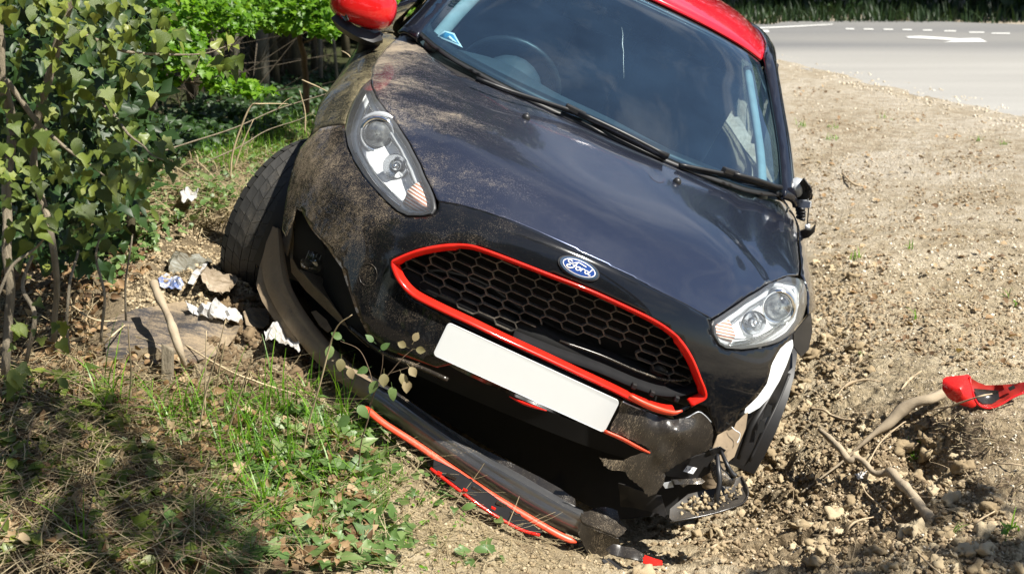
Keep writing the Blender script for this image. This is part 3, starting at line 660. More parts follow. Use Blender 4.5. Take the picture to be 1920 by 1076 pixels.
# ------------------------------------------------------------ rest of the shell
def mirror(P): return [(-p[0], p[1]) for p in P]
w_in = bp((762,61),(745,73),(723,93),(708,112),(700,128),(697,148),(690,152),(678,163),(664,185),(652,215),(647,234),(622,236),(600,241),(580,257))
w_in[0] = np.array((-3.9, 7.95))
wing_ol = w_in+[np.array((-6.4, 5.3)), np.array((-7, 5.6)), np.array((-7, 8.25)), np.array((-4.2, 8.25))]
wing_or = [np.array((3.9, 7.95))]+bp((1487,371),(1492,410),(1497,455),(1501,495),(1500,517),(1505,525),(1512,545),(1512,570))+[np.array((4.55, 4.95)), np.array((6.4, 5.3)), np.array((7, 5.6)), np.array((7, 8.25)), np.array((4.2, 8.25))]
for s_, ol in ((0, wing_ol), (1, wing_or)):
    o = panel('wing', BODY, ol, M['wing_dust'] if not s_ else M['paint'], car, gap=.012, grid=.12, fine=.06, t=.004)
    tag(o, 'dust covered front wing' if not s_ else 'black front wing')
    side_ = mirror if s_ else (lambda P: P)
    d = panel('door', BODY, side_([(-4.15, 8.31), (-7, 8.31), (-7, 9.95), (-4.6, 9.95), (-4.6, 9.1)]), M['wing_dust'] if not s_ else M['paint'], car, grid=.2, t=.004)
    hb = MB(); 
    c = BODY.ev(np.array(-6.2), np.array(9.7)); c[0] = abs(c[0])*(1 if s_ else -1)
    hb.tube([c+np.array((0, -.09, 0)), c+np.array((.02*(1 if s_ else -1), -.05, 0)), c+np.array((.02*(1 if s_ else -1), .05, 0)), c+np.array((0, .09, 0))], .011); hb.build('handle', M['paint'], d)
    panel('rear_quarter', BODY, side_([(-4.6, 10.02), (-7, 10.02), (-7, 12), (-4.6, 12)]), M['paint_clean'], car, grid=.25, t=.004)
    # roof rail and pillar line, side glass, pillars
    panel('roof_rail', GLH, side_([(-3.12, .02), (-3.12, 3.0), (-3.3, 3.3), (-3.3, 7), (-4.15, 7), (-4.15, .5), (-4.3, .02)]), M['paint_clean'], car, grid=.2, t=.02)
    panel('side_window', GLH, side_([(-4.2, .55), (-4.2, 4.3), (-4.95, 4.3), (-4.95, .9)]), M['sideglass'], car, grid=.2, t=0)
    panel('side_window', GLH, side_([(-4.2, 4.55), (-4.2, 6.1), (-4.95, 6.1), (-4.95, 4.55)]), M['sideglass'], car, grid=.2, t=0)
    panel('centre_pillar', GLH, side_([(-4.15, 4.3), (-4.15, 4.55), (-5, 4.55), (-5, 4.3)]), M['paint_clean'], car, grid=.2, t=.05)
    panel('rear_pillar', GLH, side_([(-4.15, 6.1), (-4.15, 7), (-5, 7), (-5, 6.1)]), M['paint'], car, grid=.2, t=.05)
# a stripe of the red decal on the wing, mirrored by its own paint
scr_r = gp((1462,361),(1469,352),(1472,330),(1471,300),(1466,258),(1458,215),(1447,175),(1434,140))
scr_r = scr_r + [np.array((3.05, 2.86)), np.array((2.95, 3.0))]
scr_b = gp((1430,352),(1360,329),(1290,300),(1200,262),(1120,229),(1040,198),(970,170),(900,142),(850,120),(815,98))
scr_b = [p for p in scr_b if p[1] > .0]
half = [p for p in scr_r]
scr_ol = [(0, .06), (1, .05), (2, .06), (2.6, .09)]+[tuple(p) for p in scr_r]+[(2, 3.0), (1, 3.0), (0, 3.0)]
scr_ol = scr_ol + [(-x, y) for x, y in scr_ol[1:-1]][::-1]
SCR = scr_ol
ws = panel('windscreen', GLH, scr_ol, M['screen'], car, grid=.14, t=0, gap=.02)
tag(ws, 'dusty windscreen, reflected sky blue put into its film, with a bright chip and crack')
panel('windscreen_seal', GLH, [tuple(p) for p in shrink(resample(scr_ol, .06), -.05)], M['seal'], car, holes=[[tuple(p) for p in shrink(resample(scr_ol, .06), .05)]], grid=.14, t=.006, off=.004)
frit_in = [(x*.93, .26+(y-.05)*.895) for x, y in scr_ol]
panel('screen_border', GLH, [tuple(p) for p in shrink(resample(scr_ol, .06), .06)], M['seal'], car, holes=[frit_in], grid=.14, t=.002, off=.007)
panel('roof', GLH, [(0, 3.06), (2, 3.06), (2.95, 3.06), (3.2, 3.3), (3.22, 7), (-3.22, 7), (-3.2, 3.3), (-2.95, 3.06), (-2, 3.06)], M['roof'], car, grid=.2, t=.01)
# tailgate with its window
tg = MB(); n = 9
top = [GLH.ev(np.array(a), np.array(7.)) for a in np.linspace(-5, 5, n)]
bot = [(x*.80, 3.98, .92) for x in np.linspace(-.9, .9, n)]; low = [(x*.80, 4.0, .35) for x in np.linspace(-.9, .9, n)]
mesh('tailgate', top+[tuple(b) for b in bot]+low, [(i, i+1, n+i+1, n+i) for i in range(n-1)]+[(n+i, n+i+1, 2*n+i+1, 2*n+i) for i in range(n-1)], M['paint'], car)
# headlining, floor and an added black sheet that keep daylight out of the shell
hl = panel('headlining', GLH, [(0, 3.1), (3, 3.1), (3.6, 3.4), (3.6, 7), (-3.6, 7), (-3.6, 3.4), (-3, 3.1)], M['cloth'], car, grid=.3, t=0, off=.035)
fl = MB(); fl.box((0, 2.3, .20), (1.62, 3.2, .04)); fl.box((0, .98, .50), (1.40, .03, .70)); fl.build('floor_pan', M['dark'], car)
lin = []
gA, gT = np.meshgrid(np.linspace(-4.4, 4.4, 41), np.linspace(0, 8.0, 34)); W = BODY.ev(gA, gT); N = BODY.normal(gA, gT)*SGN
depth = np.where(gT < 4.2, .14, .13); depth = depth*np.ones_like(gA); W2 = W+N*depth[..., None]
V = W2.reshape(-1, 3); nA = 41
mesh('black_backing_sheet', V, [(i*nA+j, i*nA+j+1, (i+1)*nA+j+1, (i+1)*nA+j) for i in range(33) for j in range(nA-1)], M['dark'], car)
# bumper beam and radiator in the dark opening
bb = MB(); bb.tube([(-.62,.22,.50),(-.4,.14,.50),(0,.11,.50),(.4,.14,.50),(.62,.22,.50)], .035, 8); bb.build('crash_beam', M['dark'], car)
# cowl under the wipers
panel('cowl', BODY, [(-3.2, 7.7), (3.2, 7.7), (3.1, 8.6), (-3.1, 8.6)], M['plastic'], car, grid=.2, t=.003, off=.012*SGN*SGN)
# ------------------------------------------------------------ interior
db = MB()
prof = [(.99, .93), (1.05, .985), (1.20, .99), (1.36, .975), (1.44, .93), (1.46, .80), (1.40, .60)]
xs = np.linspace(-.70, .70, 21); V = []; 
for x in xs:
    hump = .045*math.exp(-((x+.36)/.17)**2)+.02*math.exp(-(x/.2)**2)
    for v, w in prof: V.append((x, v+.05*(x/.7)**2, w - .02 + (hump if .9 < v-.1 and w > .9 else 0)))
k = len(prof); db.add(V, [(i*k+j, i*k+j+1, (i+1)*k+j+1, (i+1)*k+j) for i in range(len(xs)-1) for j in range(k-1)])
dash = db.build('dashboard', M['dash'], car); subsurf(dash)
bn = MB(); bn.lathe(carat(948, 172, 1.45), (0, -1, .25), [(.10, 0), (.115, .03), (.12, .10), (.10, .16), (.001, .20)], 20); bno = bn.build('instrument_hood', M['dash'], car); bno.scale = (1, 1, 1)
sw = MB(); c = carat(952, 158, 1.60); ax = Vector((0, -.90, -.42)).normalized(); e1 = Vector((1, 0, 0)); e2 = ax.cross(e1).normalized()
sw.tube([c+(e1*math.cos(t)+e2*math.sin(t))*.185 for t in np.linspace(0, 2*math.pi, 33)], .0155, 8)
for t in (0, math.pi, -math.pi/2): sw.tube([c+(e1*math.cos(t)+e2*math.sin(t))*.05+ax*.01, c+(e1*math.cos(t)+e2*math.sin(t))*.18], [.03, .014], 8, flat=.4)
sw.lathe(c, ax, [(.001, .035), (.06, .03), (.075, .0), (.06, -.03)], 16); sw.build('steering_wheel', M['seal'], car)
for sx in (-.36, .36):
    st = MB(); R = Matrix.Rotation(math.radians(-18), 3, 'X')
    st.box((sx, 2.25, .92), (.48, .12, .64), R.transposed()); st.box((sx, 1.98, .58), (.48, .52, .14))
    so = st.build('seat', M['cloth'], car, smooth=False); bevel(so, .045, 3)
    hr = MB(); hr.box((sx, 2.36, 1.285), (.27, .09, .17), R.transposed()); ho = hr.build('headrest', M['cloth'], so, smooth=False); bevel(ho, .03, 3)
rs = MB(); rs.box((0, 3.05, .85), (1.25, .12, .6)); bevel(rs.build('rear_seat', M['cloth'], car, smooth=False), .05, 3)
rv = MB(); p = carat(1120, 40, 1.62); rv.box(p, (.25, .035, .075)); rvo = rv.build('rear_view_mirror', M['seal'], car, smooth=False); bevel(rvo, .014, 3)
arm = MB(); arm.tube([p, p+Vector((0, -.05, .06))], .01); arm.build('stalk', M['seal'], rvo)
for s_ in (-1, 1):   # pale pillar trim seen inside the screen edges
    a = np.full(9, 2.86*s_); t = np.linspace(.15, 2.95, 9); P = GLH.ev(a, t); N = GLH.normal(a, t)*SGNG
    pt = MB(); pt.tube([Vector(q)+Vector(nn)*.05 for q, nn in zip(P, N)], .026, 8, flat=.6); pt.build('pillar_trim', M['pillar'], car)
bl = MB(); bl.tube([(.56, 2.35, 1.30), (.50, 2.3, 1.1), (.44, 2.2, .85)], .022, 4, flat=.1); bl.build('seat_belt', M['dash'], car)
# ------------------------------------------------------------ wipers
def on_screen(px, py, lift):
    hit = GLH.tree.ray_cast(CAMC, cray(px, py)); d = cray(px, py)
    if hit[0] is None: return CAMC + d*(4.4)
    return hit[0] - d*lift
def wiper(blade, joint, end, lab):
    w = MB(); P = [on_screen(x, y, .02) for x, y in blade]; w.tube([Vector(a) for a in crspline(P, 4)], .0065, 6)
    o = w.build('wiper', M['seal'], car); tag(o, lab)
    a = MB(); A = [on_screen(joint[0], joint[1], .035), on_screen((joint[0]+end[0])/2, (joint[1]+end[1])/2-2, .045), on_screen(end[0], end[1], .03)]
    a.tube([Vector(q) for q in crspline(A, 4)], [.010]*8+[.014], 8, flat=.7); a.build('wiper_arm', M['seal'], o)
    j = MB(); q = on_screen(joint[0]-6, joint[1]-4, .03); R = (on_screen(*end, .03)-q).to_track_quat('X', 'Z').to_matrix(); j.box(q, (.07, .022, .02), R); bevel(j.build('wiper_joint', M['seal'], o, smooth=False), .004)
    r = MB(); r.tube([Vector(p_)+Vector((0, 0, -.008)) for p_ in crspline(P, 4)], .003, 4); r.build('wiper_rubber', M['dark'], o)
wiper([(893,147),(960,172),(1080,211),(1160,252),(1250,296)], (1085,212), (1252,294), 'long wiper on the driver side')
wiper([(1274,309),(1330,320),(1378,330),(1460,354)], (1376,327), (1462,353), 'short wiper at the right end')
for px, py in ((986,222),(1269,342)):
    t_ = BODY.prm(px, py); p = BODY.ev(t_[0], t_[1]); n_ = -BODY.normal(t_[0], t_[1])*SGN
    j = MB(); j.lathe(p, n_, [(.0135, -.004), (.0135, .003), (.011, .010), (.006, .014), (.0005, .015)], 14); o = j.build('washer_jet', M['seal'], car)
    k = MB(); k.lathe(Vector(p)+Vector(n_)*.011+Vector((0, .006, 0)), Vector((0, 1, .6)), [(.003, 0), (.003, .006), (.0003, .006)], 8); k.build('nozzle', M['steel'], o)
# sticker inside the screen and the crack
def flat_on(net, pts, mat, name, parent, lift, t=.0008):
    P = [net.prm(*p) for p in pts]; return panel(name, net, P, mat, parent, grid=.3, fine=.03, off=lift, t=t)
st = flat_on(GLH, [(819,66),(833,56),(852,61),(868,88),(845,78),(830,72)], M['white'], 'sticker', car, .004)
flat_on(GLH, [(824,66),(835,59),(850,64),(861,82),(845,75),(832,70)], M['cyan'], 'sticker_print', st, .003)
flat_on(GLH, [(838,70),(843,66),(858,80),(848,76)], M['white'], 'sticker_mark', st, .002)
ck = MB(); P = [on_screen(x, y, .001) for x, y in ((1166,52),(1168,66),(1167,84),(1169,98),(1169,120),(1170,148))]; ck.tube(P, [.0003,.0006,.0014,.0009,.0006,.0002], 5)
ck.build('screen_crack', M['crack'], ws)
# ------------------------------------------------------------ headlamps
def indicator_mat():
    m, nt, b = nodes('indicator_lens'); setp(b, rough=.25, coat=.5); v = mapping(nt, (0, 0, 1)); w = tex(nt, 'Wave', 42, 1, vec=v, bands_direction='Z')
    nt.links.new(ramp(nt, w.outputs[0], [(.25, (.50, .20, .12)), (.55, (.85, .55, .42)), (.85, (.92, .86, .80))]), b.inputs['Base Color']); bump(nt, b, w.outputs[0], .5, .004); return m
M['indicator'] = indicator_mat()
def refl_mat():
    m, nt, b = nodes('lamp_bowl'); setp(b, metal=.0, rough=.4, coat=.8); n = tex(nt, 'Noise', 22, 3, .5).outputs[0]; v = tex(nt, 'Voronoi', 32)
    nt.links.new(ramp(nt, n, [(.3, (.62, .64, .66)), (.42, (.93, .94, .95)), (.7, (.98, .98, .98))]), b.inputs['Base Color']); bump(nt, b, v.outputs['Distance'], .45, .01); return m
M['bowl'] = refl_mat()
def headlamp(ol, s, lab):
    """ol: outline on the body surface; s: -1 lamp on the car's right (image left), +1 the other"""
    ol = [np.array(p) for p in ol]; rs = resample(ol, .06)
    lens = panel('headlamp', BODY, ol, M['lens'], car, gap=.03, grid=.10, fine=.04, t=0, off=-.004*SGN*SGN)
    tag(lens, lab)
    ring = panel('lamp_seal', BODY, [tuple(p) for p in shrink(rs, .015)], M['seal'], lens, holes=[[tuple(p) for p in shrink(rs, .10)]], grid=.2, fine=.04, t=.012, off=.002)
    def sink(P, W):
        d = np.min(np.linalg.norm(P[:, None]-np.array(rs)[None], axis=2), 1); return .046*np.clip(d/.36, 0, 1)**.8+.006
    bowl = panel('lamp_bowl', BODY, [tuple(p) for p in shrink(rs, .03)], M['bowl'], lens, grid=.11, fine=.05, t=0, fn=sink)
    bowl.location = (0, 0, 0)
    # inner chrome frame line parallel to the outline
    fr = panel('lamp_frame', BODY, [tuple(p) for p in shrink(rs, .10)], M['lamppale'], lens, holes=[[tuple(p) for p in shrink(rs, .26)]], grid=.2, fine=.04, t=.002, off=.020)
    fr2 = panel('inner_chrome_ring', BODY, [tuple(p) for p in shrink(rs, .26)], M['chrome'], lens, holes=[[tuple(p) for p in shrink(rs, .31)]], grid=.2, fine=.04, t=.012, off=.022)
    return lens
lpL = headlamp(lampL, -1, 'dusty swept-back headlamp'); lpR = headlamp(lampR, 1, 'bright swept-back headlamp')
def lamp_guts(lens, proj, ind, bulb, s):
    t_ = BODY.prm(*proj); p = Vector(BODY.ev(t_[0], t_[1])); n_ = Vector(BODY.normal(t_[0], t_[1])*SGN)
    look = Vector((s*.12, -1, .10)).normalized(); d = (CAMC-p).normalized()
    c = p - d*.052; aim = (look*1.0+d*.35).normalized()
    r = MB(); r.lathe(c, aim, [(.040, .012), (.048, .022), (.052, .018), (.054, .0), (.050, -.03)], 32); r.build('projector_ring', M['chrome'], lens)
    r = MB(); r.lathe(c, aim, [(.055, -.012), (.064, -.010), (.066, -.03)], 32); r.build('projector_shroud', M['lampgrey'], lens)
    r = MB(); r.lathe(c, aim, [(.040, .008)]+[(.040*math.cos(a), .008+.026*math.sin(a)) for a in np.linspace(.1, 1.5, 8)], 28); r.build('projector_lens', M['proj'], lens)
    r = MB(); r.lathe(c, aim, [(.039, -.012), (.02, -.03), (.001, -.034)], 20); r.build('projector_back', M['bowl'], lens)
    pi = panel('indicator', BODY, bp(*ind), M['indicator'], lens, grid=.15, fine=.04, t=.004, off=.016)
    t_ = BODY.prm(*bulb); p = Vector(BODY.ev(t_[0], t_[1])) - (CAMC-Vector(BODY.ev(t_[0], t_[1]))).normalized()*.045
    d2 = (CAMC-p).normalized()
    b_ = MB(); b_.lathe(p, (look+d2*.5), [(.003, .03), (.009, .026), (.011, .0), (.011, -.02)], 14, cap=True); b_.build('bulb', M['chrome'], lens)
    b_ = MB(); b_.lathe(p, (look+d2*.5), [(.036, .010), (.030, .0), (.020, -.008), (.010, -.014)], 28); b_.build('main_beam_bowl', M['chrome'], lens)
def projmat():
    m, nt, b = nodes('projector_glass'); setp(b, rough=.03, coat=1.); b.inputs['Metallic'].default_value = .55
    n = tex(nt, 'Noise', 55, 4, .6).outputs[0]
    nt.links.new(ramp(nt, n, [(.35, (.04, .045, .05)), (.55, (.20, .21, .21)), (.75, (.42, .42, .38))]), b.inputs['Base Color']); return m
M['proj'] = projmat()
lamp_guts(lpL, (709,252), [(752,375),(760,352),(775,338),(789,332),(797,350),(803,378),(802,391),(780,390),(762,386)], (742,312), -1)
lamp_guts(lpR, (1457,574), [(1343,615),(1352,605),(1374,594),(1380,607),(1388,630),(1380,640),(1362,634),(1350,626)], (1412,604), 1)
for lens, pts in ((lpL, [(655,285),(668,308),(690,340),(715,367),(740,387)]), (lpL, [(663,282),(680,310),(702,341),(727,365),(748,382)]), (lpR, [(1372,648),(1410,643),(1450,627),(1480,607)]), (lpR, [(1375,643),(1415,636),(1450,620),(1476,600)])):
    q = [BODY.prm(*p) for p in pts]; P = [Vector(BODY.ev(a, t))+Vector(BODY.normal(a, t)*SGN)*.014 for a, t in q]
    r = MB(); r.tube([Vector(p) for p in crspline(P, 5)], .0035, 6); r.build('light_bar', M['chrome'], lens)
# ------------------------------------------------------------ grille
def surf_curve(params, off):
    return [Vector(BODY.ev(a, t))-Vector(BODY.normal(a, t)*SGN)*off for a, t in params]
gr_s = crspline([tuple(p) for p in grille_ol], 5, closed=True)
# red frame: closed on top and left, broken away near the lower right corner
def idx(px, py):
    q = BODY.prm(px, py); return int(np.argmin([np.linalg.norm(np.array(g)-q) for g in gr_s]))
i0 = idx(1284, 765); i1 = idx(1278, 772)
loop = [gr_s[(i1+k) % len(gr_s)] for k in range(len(gr_s))]
def framew(px):      # thick at the sides and foot, slimmer along the top
    x, y = px; 
    return None
def frame_piece(params, name, mat, parent, wfun, lift=.003, thick=.010):
    C = surf_curve(params, lift); V = []; F = []; n = len(C); cen = sum(C, Vector())/n
    cen = Vector((0, .05, .58)); m = 7
    for i, p in enumerate(C):
        tn = (C[min(i+1, n-1)]-C[max(i-1, 0)]).normalized(); a, t = params[i]; nn = -Vector(BODY.normal(a, t)*SGN); inn = nn.cross(tn).normalized()
        if inn.dot(cen-p) < 0: inn = -inn
        w = wfun(p)
        for k in range(m):
            f = k/(m-1); V.append(p + inn*w*f + nn*(math.sin(math.pi*min(1, f*1.15+.06))*thick - f*f*.014))
    for i in range(n-1):
        for k in range(m-1): F.append((i*m+k, i*m+k+1, (i+1)*m+k+1, (i+1)*m+k))
    o = mesh(name, V, F, mat, parent); 
    solidify(o, .004, 0); return o
grille = empty('grille'); grille.parent = car
jr = idx(1318, 752)
k_break = [i for i in range(len(gr_s))]
a0 = idx(1292, 762); a1 = idx(1262, 772)
main = [gr_s[(a1+k) % len(gr_s)] for k in range((a0-a1) % len(gr_s)+1)]
# main runs from just left of the break, along the foot, up the left side, across the top and down the right side
wf = lambda p: .009 if p.z > .62 and abs(p.x) < .33 else (.014 if p.z > .56 else .017)
fm = frame_piece(main, 'grille_frame', M['trim_red'], grille, wf); tag(fm, 'red plastic surround of the grille')
# honeycomb: deep thin walls
def honeycomb():
    a, b = .0568, .0262; r = .0015; dep = .015; V = []; F = []; segs = set(); sl = []
    GP = np.array([(lambda w: (w[0], w[2]))(BODY.ev(*p)) for p in shrink(resample(grille_ol, .08), .05)])
    # broken-out part in the lower middle
    HOLE = np.array([(lambda w: (w.x, w.z))(carat(px, py, .09)) for px, py in ((975,603),(1040,610),(1110,640),(1180,655),(1210,690),(1240,700),(1240,760),(1150,740),(1080,700),(965,655),(970,625))])
    for j in range(-8, 9):
        for i in range(-10, 11):
            cx = i*a; cz = .582+j*b+(i % 2)*b/2; e, f = .0225, .0343
            P = [(cx-e, cz+b/2), (cx+e, cz+b/2), (cx+f, cz), (cx+e, cz-b/2), (cx-e, cz-b/2), (cx-f, cz)]
            for k in range(6):
                p, q = P[k], P[(k+1) % 6]; key = tuple(sorted([(round(p[0], 4), round(p[1], 4)), (round(q[0], 4), round(q[1], 4))]))
                if key in segs: continue
                segs.add(key); sl.append((p, q))
    def depth(x): return .075 + .045*(x/.45)**2
    mb = MB()
    for p, q in sl:
        mid = np.array([[(p[0]+q[0])/2, (p[1]+q[1])/2]]); pp = np.array([p, q])
        if not inpoly(pp, GP).all(): continue
        if inpoly(mid, HOLE)[0]: continue
        d = Vector((q[0]-p[0], 0, q[1]-p[1])); nn = Vector((-d.z, 0, d.x)).normalized()*r
        A = Vector((p[0], depth(p[0]), p[1])); B = Vector((q[0], depth(q[0]), q[1])); k = Vector((0, dep, 0)); n2 = nn*1.9
        mb.add([A-nn, A+nn, B+nn, B-nn, A-n2+k, A+n2+k, B+n2+k, B-n2+k], [(0, 1, 2, 3), (0, 3, 7, 4), (1, 5, 6, 2), (4, 7, 6, 5)])
    o = mb.build('honeycomb', M['hex'], grille, smooth=False); return o
# cell pattern: neighbours in a row share their end walls only through the offset rows
honeycomb()
# black moulding behind the foot of the grille, with clips
ft = [BODY.prm(*p) for p in ((960,640),(1040,672),(1120,700),(1190,730),(1240,745),(1280,745),(1310,735))]
ms = MB(); ms.ribbon([Vector(BODY.ev(a, t))+Vector((0, .03, .008)) for a, t in crspline([tuple(q) for q in ft], 4)], Vector((0, .8, .5)), .035, .004); ms.build('grille_foot', M['lath'], grille)
ms = MB(); ms.tube([Vector(BODY.ev(a, t))+Vector((0, .055, .035)) for a, t in crspline([tuple(q) for q in ft[1:]], 4)], .004, 6); ms.build('foot_rail', M['plastic_mud'], grille)
for px, py in ((1188,728),(1222,742),(1268,752)):
    q = BODY.prm(px, py); c = MB(); c.box(Vector(BODY.ev(*q))+Vector((0, .012, .004)), (.014, .02, .016)); bevel(c.build('clip', M['plastic'], grille, smooth=False), .003)
bc = MB(); q = carat(1232, 697, .12); bc.lathe(q, (0, -1, 0), [(.0, .006), (.022, .004), (.026, 0), (.026, -.01)], 6); bc.build('towing_cover', M['plastic'], grille)
# plate
pl = MB(); c = [carat(840, 607, -.040), carat(1163, 755, -.040), carat(1134, 813, -.050), carat(810, 669, -.050)]
ex = (c[1]-c[0]).normalized(); ez = (c[0]-c[3]); ez = (ez-ex*ez.dot(ex)).normalized(); ny = ex.cross(ez)
o0 = (c[0]+c[1]+c[2]+c[3])/4; w = ((c[1]-c[0]).length+(c[2]-c[3]).length)/4; h = ((c[0]-c[3]).length+(c[1]-c[2]).length)/4; r = .011
P = []
for sx, sz, a0_ in ((1, 1, 0), (-1, 1, 90), (-1, -1, 180), (1, -1, 270)):
    for k in range(6): a_ = math.radians(a0_+18*k); P.append(o0+ex*(sx*(w-r)+math.cos(a_)*r)+ez*(sz*(h-r)+math.sin(a_)*r))
n = len(P); 
def plate_bow(p): x = (p-o0).dot(ex)/w; return p - ny*0 + Vector((0, .012*x*x, 0))
mesh('number_plate', [plate_bow(p) for p in P]+[plate_bow(p)+Vector((0, .006, 0)) for p in P], [tuple(range(n-1, -1, -1)), tuple(range(n, 2*n))]+[(i, (i+1) % n, n+(i+1) % n, n+i) for i in range(n)], M['plate'], car, smooth=False)
car.children[-1]['label'] = 'blank white number plate, tilted'
# lower black edge of the bumper behind the plate
lo_ = [BODY.prm(*p) for p in ((735,560),(780,600),(850,650),(930,690),(1010,725),(1090,758),(1140,772))]
ms = MB(); ms.ribbon([Vector(BODY.ev(a, t))+Vector((0, .012, -.02)) for a, t in crspline([tuple(q) for q in lo_], 4)], Vector((0, .1, 1)), .07, .004); ms.build('plate_backing', M['paint_low'], car)
# ------------------------------------------------------------ badge
q = BODY.prm(1085, 503); c = Vector(BODY.ev(q[0], q[1])); nb = -Vector(BODY.normal(q[0], q[1])*SGN); exb = Vector((1, 0, 0)); exb = (exb-nb*exb.dot(nb)).normalized(); ezb = nb.cross(exb); ezb = -ezb if ezb.z < 0 else ezb
A_, B_ = .0565, .0255
def oval(fa, fb, h0, h1, name, mat, parent, n=40):
    V = [c+exb*math.cos(t)*A_*fa+ezb*math.sin(t)*B_*fb+nb*h0 for t in np.linspace(0, 2*math.pi, n, endpoint=False)]+[c+exb*math.cos(t)*A_*fa*.985+ezb*math.sin(t)*B_*fb*.97+nb*h1 for t in np.linspace(0, 2*math.pi, n, endpoint=False)]
    return mesh(name, V, [(i, (i+1) % n, n+(i+1) % n, n+i) for i in range(n)]+[tuple(n+i for i in range(n))], mat, parent, smooth=False)
badge = oval(1.08, 1.13, -.002, .003, 'badge', M['seal'], car); tag(badge, 'blue oval badge with white script')
oval(1.0, 1.0, .003, .006, 'badge_rim', M['chrome'], badge); oval(.86, .80, .006, .0068, 'badge_line', M['blue'], badge); oval(.84, .77, .0068, .0072, 'badge_white_line', M['white'], badge); oval(.80, .71, .0072, .0078, 'badge_field', M['blue'], badge)
def stroke(pts, r): return [(c+exb*x*A_+ezb*z*B_+nb*.0082) for x, z in pts], r
sc = MB()
for pts, r in (([(-.40,.34),(-.56,.42),(-.62,.22),(-.45,.10),(-.28,.30),(-.10,.48),(.12,.42),(.30,.36)], .0016), ([(-.16,.42),(-.22,.05),(-.32,-.28),(-.48,-.42),(-.60,-.30),(-.56,-.12),(-.44,-.10)], .0019), ([(-.36,.02),(-.22,.04),(-.10,.0)], .0012),
    ([(-.06,.04),(-.15,-.12),(-.12,-.30),(-.02,-.30),(.06,-.12),(.02,.06),(-.06,.04),(.08,-.02),(.14,.02)], .0015), ([(.16,.08),(.13,-.12),(.10,-.32)], .0017), ([(.13,-.12),(.20,.04),(.28,.04),(.30,-.04)], .0013),
    ([(.48,-.02),(.38,.02),(.32,-.14),(.36,-.30),(.46,-.24),(.52,-.04)], .0015), ([(.64,.42),(.56,.12),(.50,-.22),(.54,-.34),(.62,-.28)], .0017)):
    P = [c+exb*x*A_+ezb*z*B_+nb*.0084 for x, z in [tuple(t) for t in crspline(pts, 4)]]; sc.tube(P, r, 6, flat=.45, up=nb)
sc.build('badge_script', M['white'], badge)
# towing-eye cap line
q = BODY.prm(690, 515); e = [Vector(BODY.ev(*BODY.prm(690+17*math.cos(t), 515+21*math.sin(t)))) for t in np.linspace(0, 2*math.pi, 25)]
ms = MB(); ms.tube(e, .0012, 5, cap=False); ms.build('towing_eye_cap', M['plastic_mud'], car)
# ------------------------------------------------------------ traced loose sheets: outline points carry their own distance
def sheet(name, pts, mat, parent=None, t=.003, grid=14, crumple=0., cs=12., seed=0, bulge=0., smooth=True, inner=(), jag=0.):
    """pts: (photo x, photo y, metres north). The outline is laid out in space at those distances, filled, bent and thickened.
    inner: extra (x, y, north) points that shape the inside"""
    C0 = np.array(list(pts)+[tuple(q) for q in inner for _ in range(3)], float); P = np.array(resample(pts, grid*.6))
    if jag: P[:, :2] += np.random.default_rng(seed+3).normal(0, jag, (len(P), 2))
    XY = P[:, :2]; lo, hi = XY.min(0), XY.max(0)
    gx, gy = np.meshgrid(np.arange(lo[0]+grid/2, hi[0], grid), np.arange(lo[1]+grid/2, hi[1], grid)); gx[::2] += grid/2
    G = np.stack([gx.ravel(), gy.ravel()], 1); G = G[inpoly(G, XY)]
    if len(G): G = G[np.min(np.linalg.norm(G[:, None]-XY[None], axis=2), 1) > grid*.4]
    V2, _, F, *_ = delaunay_2d_cdt([Vector(p) for p in XY]+[Vector(g) for g in G], [(i, (i+1) % len(XY)) for i in range(len(XY))], [], 0, 1e-4)
    Q = np.array([(v.x, v.y) for v in V2]); F = np.array([f for f in F if len(f) == 3]); F = F[inpoly(Q[F].mean(1), XY)]
    cx, cy = C0[:, 0].mean(), C0[:, 1].mean(); sc_ = max(20., np.ptp(C0[:, :2], axis=0).max())
    def basis(x, y): x = (x-cx)/sc_; y = (y-cy)/sc_; return np.stack([np.ones_like(x), x, y]+([x*x, x*y, y*y] if len(C0) > 8 else []), 1)
    Bm = basis(C0[:, 0], C0[:, 1]); co = np.linalg.solve(Bm.T@Bm+1e-3*np.eye(Bm.shape[1]), Bm.T@(C0[:, 2]-C0[:, 2].mean())); res = C0[:, 2]-C0[:, 2].mean()-Bm@co
    D = np.linalg.norm(Q[:, None]-C0[None, :, :2], axis=2)+12.; Wt = D**-3.; Y = C0[:, 2].mean()+basis(Q[:, 0], Q[:, 1])@co+(Wt*res[None]).sum(1)/Wt.sum(1)
    dmin = np.min(np.linalg.norm(Q[:, None]-XY[None], axis=2), 1); Y = Y - bulge*np.clip(dmin/40, 0, 1)
    V = []
    for (x, y), yy in zip(Q, Y):
        p = at(x, y, yy)
        if crumple:
            k_ = noise.noise(Vector((p.x*cs, p.z*cs, seed)))*.8+1.3*abs(noise.noise(Vector((p.x*cs*1.7, p.z*cs*1.7, seed+5))))-.35; p = p+Vector((0, -.7, .6))*crumple*k_
        V.append(p)
    if parent is not None and parent is not False:
        top = parent
        while top.parent: top = top.parent
        if top is car: V = [CI @ v for v in V]
        else: V = [v-Vector(top.location) for v in V]
    o = mesh(name, V, F[:, ::-1], mat, None if parent is False else parent, smooth)
    if t:
        solidify(o, t, 1); es = o.modifiers.new('e', 'EDGE_SPLIT'); es.split_angle = math.radians(38)
    return o
